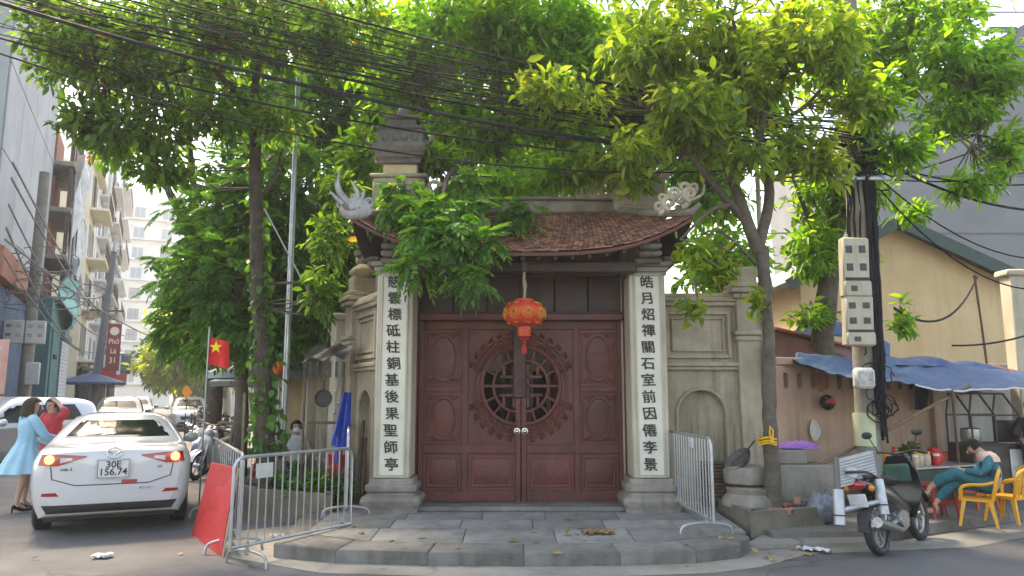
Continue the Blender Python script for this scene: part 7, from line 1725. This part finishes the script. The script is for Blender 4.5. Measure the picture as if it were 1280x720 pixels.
b_ = MB(); b_.box((.2,-.25,2.4), (.4,.2,.7), .03); b_.build('junction_box', MATS['grey meter case'], lp2)
tg = MB(); rr = random.Random(12)
for k in range(26): c = Vector((rr.uniform(-1.4,1.6), -.3+rr.uniform(-.2,.2), 5.2+rr.uniform(-.7,1.0))); r_ = rr.uniform(.2,.7); t0_ = rr.uniform(0,6); tg.tube([c+Vector((math.cos(t0_+i*.5)*r_*1.4, math.sin(i*.7)*.1, math.sin(t0_+i*.5)*r_*.6)) for i in range(9)], rr.uniform(.012,.03), 5)
tag(tg.build('cable_tangle', MATS['grey cable'], lp2), kind='stuff')
sgp = thing('wall_sign', 'small pink-red notice board on the blue hoarding', 'sign', st(24.6,4.05,1.9), SANG-PI/2); MB().box((0,0,.6), (.95,.06,1.5), .01).build('board', mat('pink board', (.62,.22,.18), (.7,.4,.34), 2, .6), sgp)
for k in range(3): MB().box((0,-.04,.25+.42*k), (.65,.012,.1), .002).build('text_bar', mat('faded print', (.7,.55,.5), rough=.7), sgp)
for k, (s, l, z, w_, h, c) in enumerate((('53.8',2.6,2.6,1.3,.9,(.45,.03,.04)),('60',2.5,3.2,1.1,1.4,(.6,.6,.6)),('68',2.4,2.6,1.4,.9,(.5,.05,.05)),('74',2.2,3.6,1.2,1.8,(.08,.14,.3)))):
    o = thing('shop_sign', ['red projecting shop sign past the cream house','white projecting shop sign on the plain white house','red shop sign by the apartment house','blue upright shop sign far up the left side'][k], 'sign', st(float(s), l, z), SANG-PI/2); MB().box((0,0,h/2), (w_,.1,h), .01).build('board', mat('sign '+s, c, rough=.6), o); MB().tube([(-w_/2,.0,h*.8),(-w_/2-.5,.0,h*.8)], .03, 6).build('bracket', M_rust, o)
for k in range(5):
    o = thing('shop_awning', ['dark green awning over the first shopfront past the kiosk','grey awning over the second shopfront','brown awning on the white house shopfront','blue awning by the apartment house','far grey awning up the street'][k], 'awning', st(48+7.5*k, LAT-.05, 2.9), SANG)
    mb = MB(); mb.ring_loft([[(0,0,.25),(4.6,0,.25),(4.6,-1.5,-.25),(0,-1.5,-.25)],[(0,0,.31),(4.6,0,.31),(4.6,-1.5,-.19),(0,-1.5,-.19)]]); mb.build('sheet', mat('awning %d' % k, ((.03,.08,.06),(.12,.12,.12),(.12,.06,.04),(.05,.1,.2),(.2,.2,.2))[k], rough=.8), o, smooth=0)
    for x in (.2,4.4): MB().tube([(x,-1.45,-.25),(x,0,-.5)], .02, 5).build('stay', M_rust, o)
# ============================================================ litter and fallen leaves
rr = random.Random(14); M_dry = mat('dry leaf', (.34,.22,.07), (.22,.12,.04), 20, .85, rnd=.4); M_paper = mat('litter paper', (.6,.6,.58), (.45,.47,.52), 15, .8)
lm = []
for k in range(4):
    V, F = leaves_np(np.zeros((1,3)), np.array([[1.,0,0]]), np.array([[0,0,1.]]), np.array([.13]), np.array([.06]), .25-.1*k, -.15+.1*k); mb = MB(); mb.add([tuple(v) for v in V], [tuple(f_) for f_ in F]); lm.append(mb.mesh('fallen_leaf', M_dry, 0))
spots = [(rr.uniform(380,930), rr.uniform(645,712)) for _ in range(46)]+[(rr.gauss(720,25), rr.gauss(665,5)) for _ in range(14)]+[(rr.uniform(930,1060), rr.uniform(680,705)) for _ in range(14)]+[(rr.uniform(20,330), rr.uniform(670,715)) for _ in range(6)]
for px, py in spots:
    g0 = gnd(px, py); on = (-2.4 < g0.x < 2.9 and g0.y > 7.95 and py < 690); z = 0
    if on: g0 = gnd(px, py, PZ-.03); z = zt(g0.y)
    elif g0.x > 2.6 and g0.y > 8.7: continue
    o = inst('fallen_leaf', rr.choice(lm), None, (g0.x, g0.y, z+.014), (rr.uniform(-.3,.3), rr.uniform(-.3,.3), rr.uniform(0,6)), [rr.uniform(.5,1.1)]*3); tag(o, 'dry brown leaf fallen on the paving before the gate', 'leaf', 'fallen leaves')
for k, (px, py, lb) in enumerate(((352,672,'crumpled white and blue wrapper beside the long barrier'),(135,698,'flat scrap of white paper on the road behind the sedan'),(1020,690,'crushed pink wrapper by the kerb near the motorbike'),(1062,678,'torn plastic scraps under the motorbike frame'),(742,664,'heap of leaf litter swept on the terrace'))):
    p = gnd(px, py, .0 if k != 4 else .19); o = thing('litter', lb, 'litter', (p.x,p.y,(zt(p.y) if k == 4 else .006)))
    for j in range(3 if k != 4 else 7):
        mb = MB(); s_ = rr.uniform(.04,.09); ph = rr.uniform(0,6); mb.grid(lambda u, v: Vector(((u-.5)*s_*2+rr.uniform(-.008,.008), (v-.5)*s_*1.4, .012+.03*abs(math.sin(u*5+v*4+ph)))), 5, 4)
        mb.build('scrap', M_paper if k != 4 else M_dry, o, smooth=0, loc=(rr.uniform(-.1,.1)*(2 if k == 4 else 1), rr.uniform(-.05,.05), 0), rot=(0,0,rr.uniform(0,6)))
# ============================================================ thin bright haze in the air
hz = MB(); hz.box((-20,90,20), (290,220,42)); ho = hz.build('haze', None, smooth=0); ho['kind'] = 'stuff'
hm_ = bpy.data.materials.new('haze'); hm_.use_nodes = True; n = hm_.node_tree.nodes; n.remove(n['Principled BSDF'])
pv = n.new('ShaderNodeVolumePrincipled'); pv.inputs['Color'].default_value = (.95,.96,1,1); pv.inputs['Density'].default_value = .0012; pv.inputs['Anisotropy'].default_value = .3
hm_.node_tree.links.new(pv.outputs[0], n['Material Output'].inputs['Volume']); ho.data.materials.append(hm_)
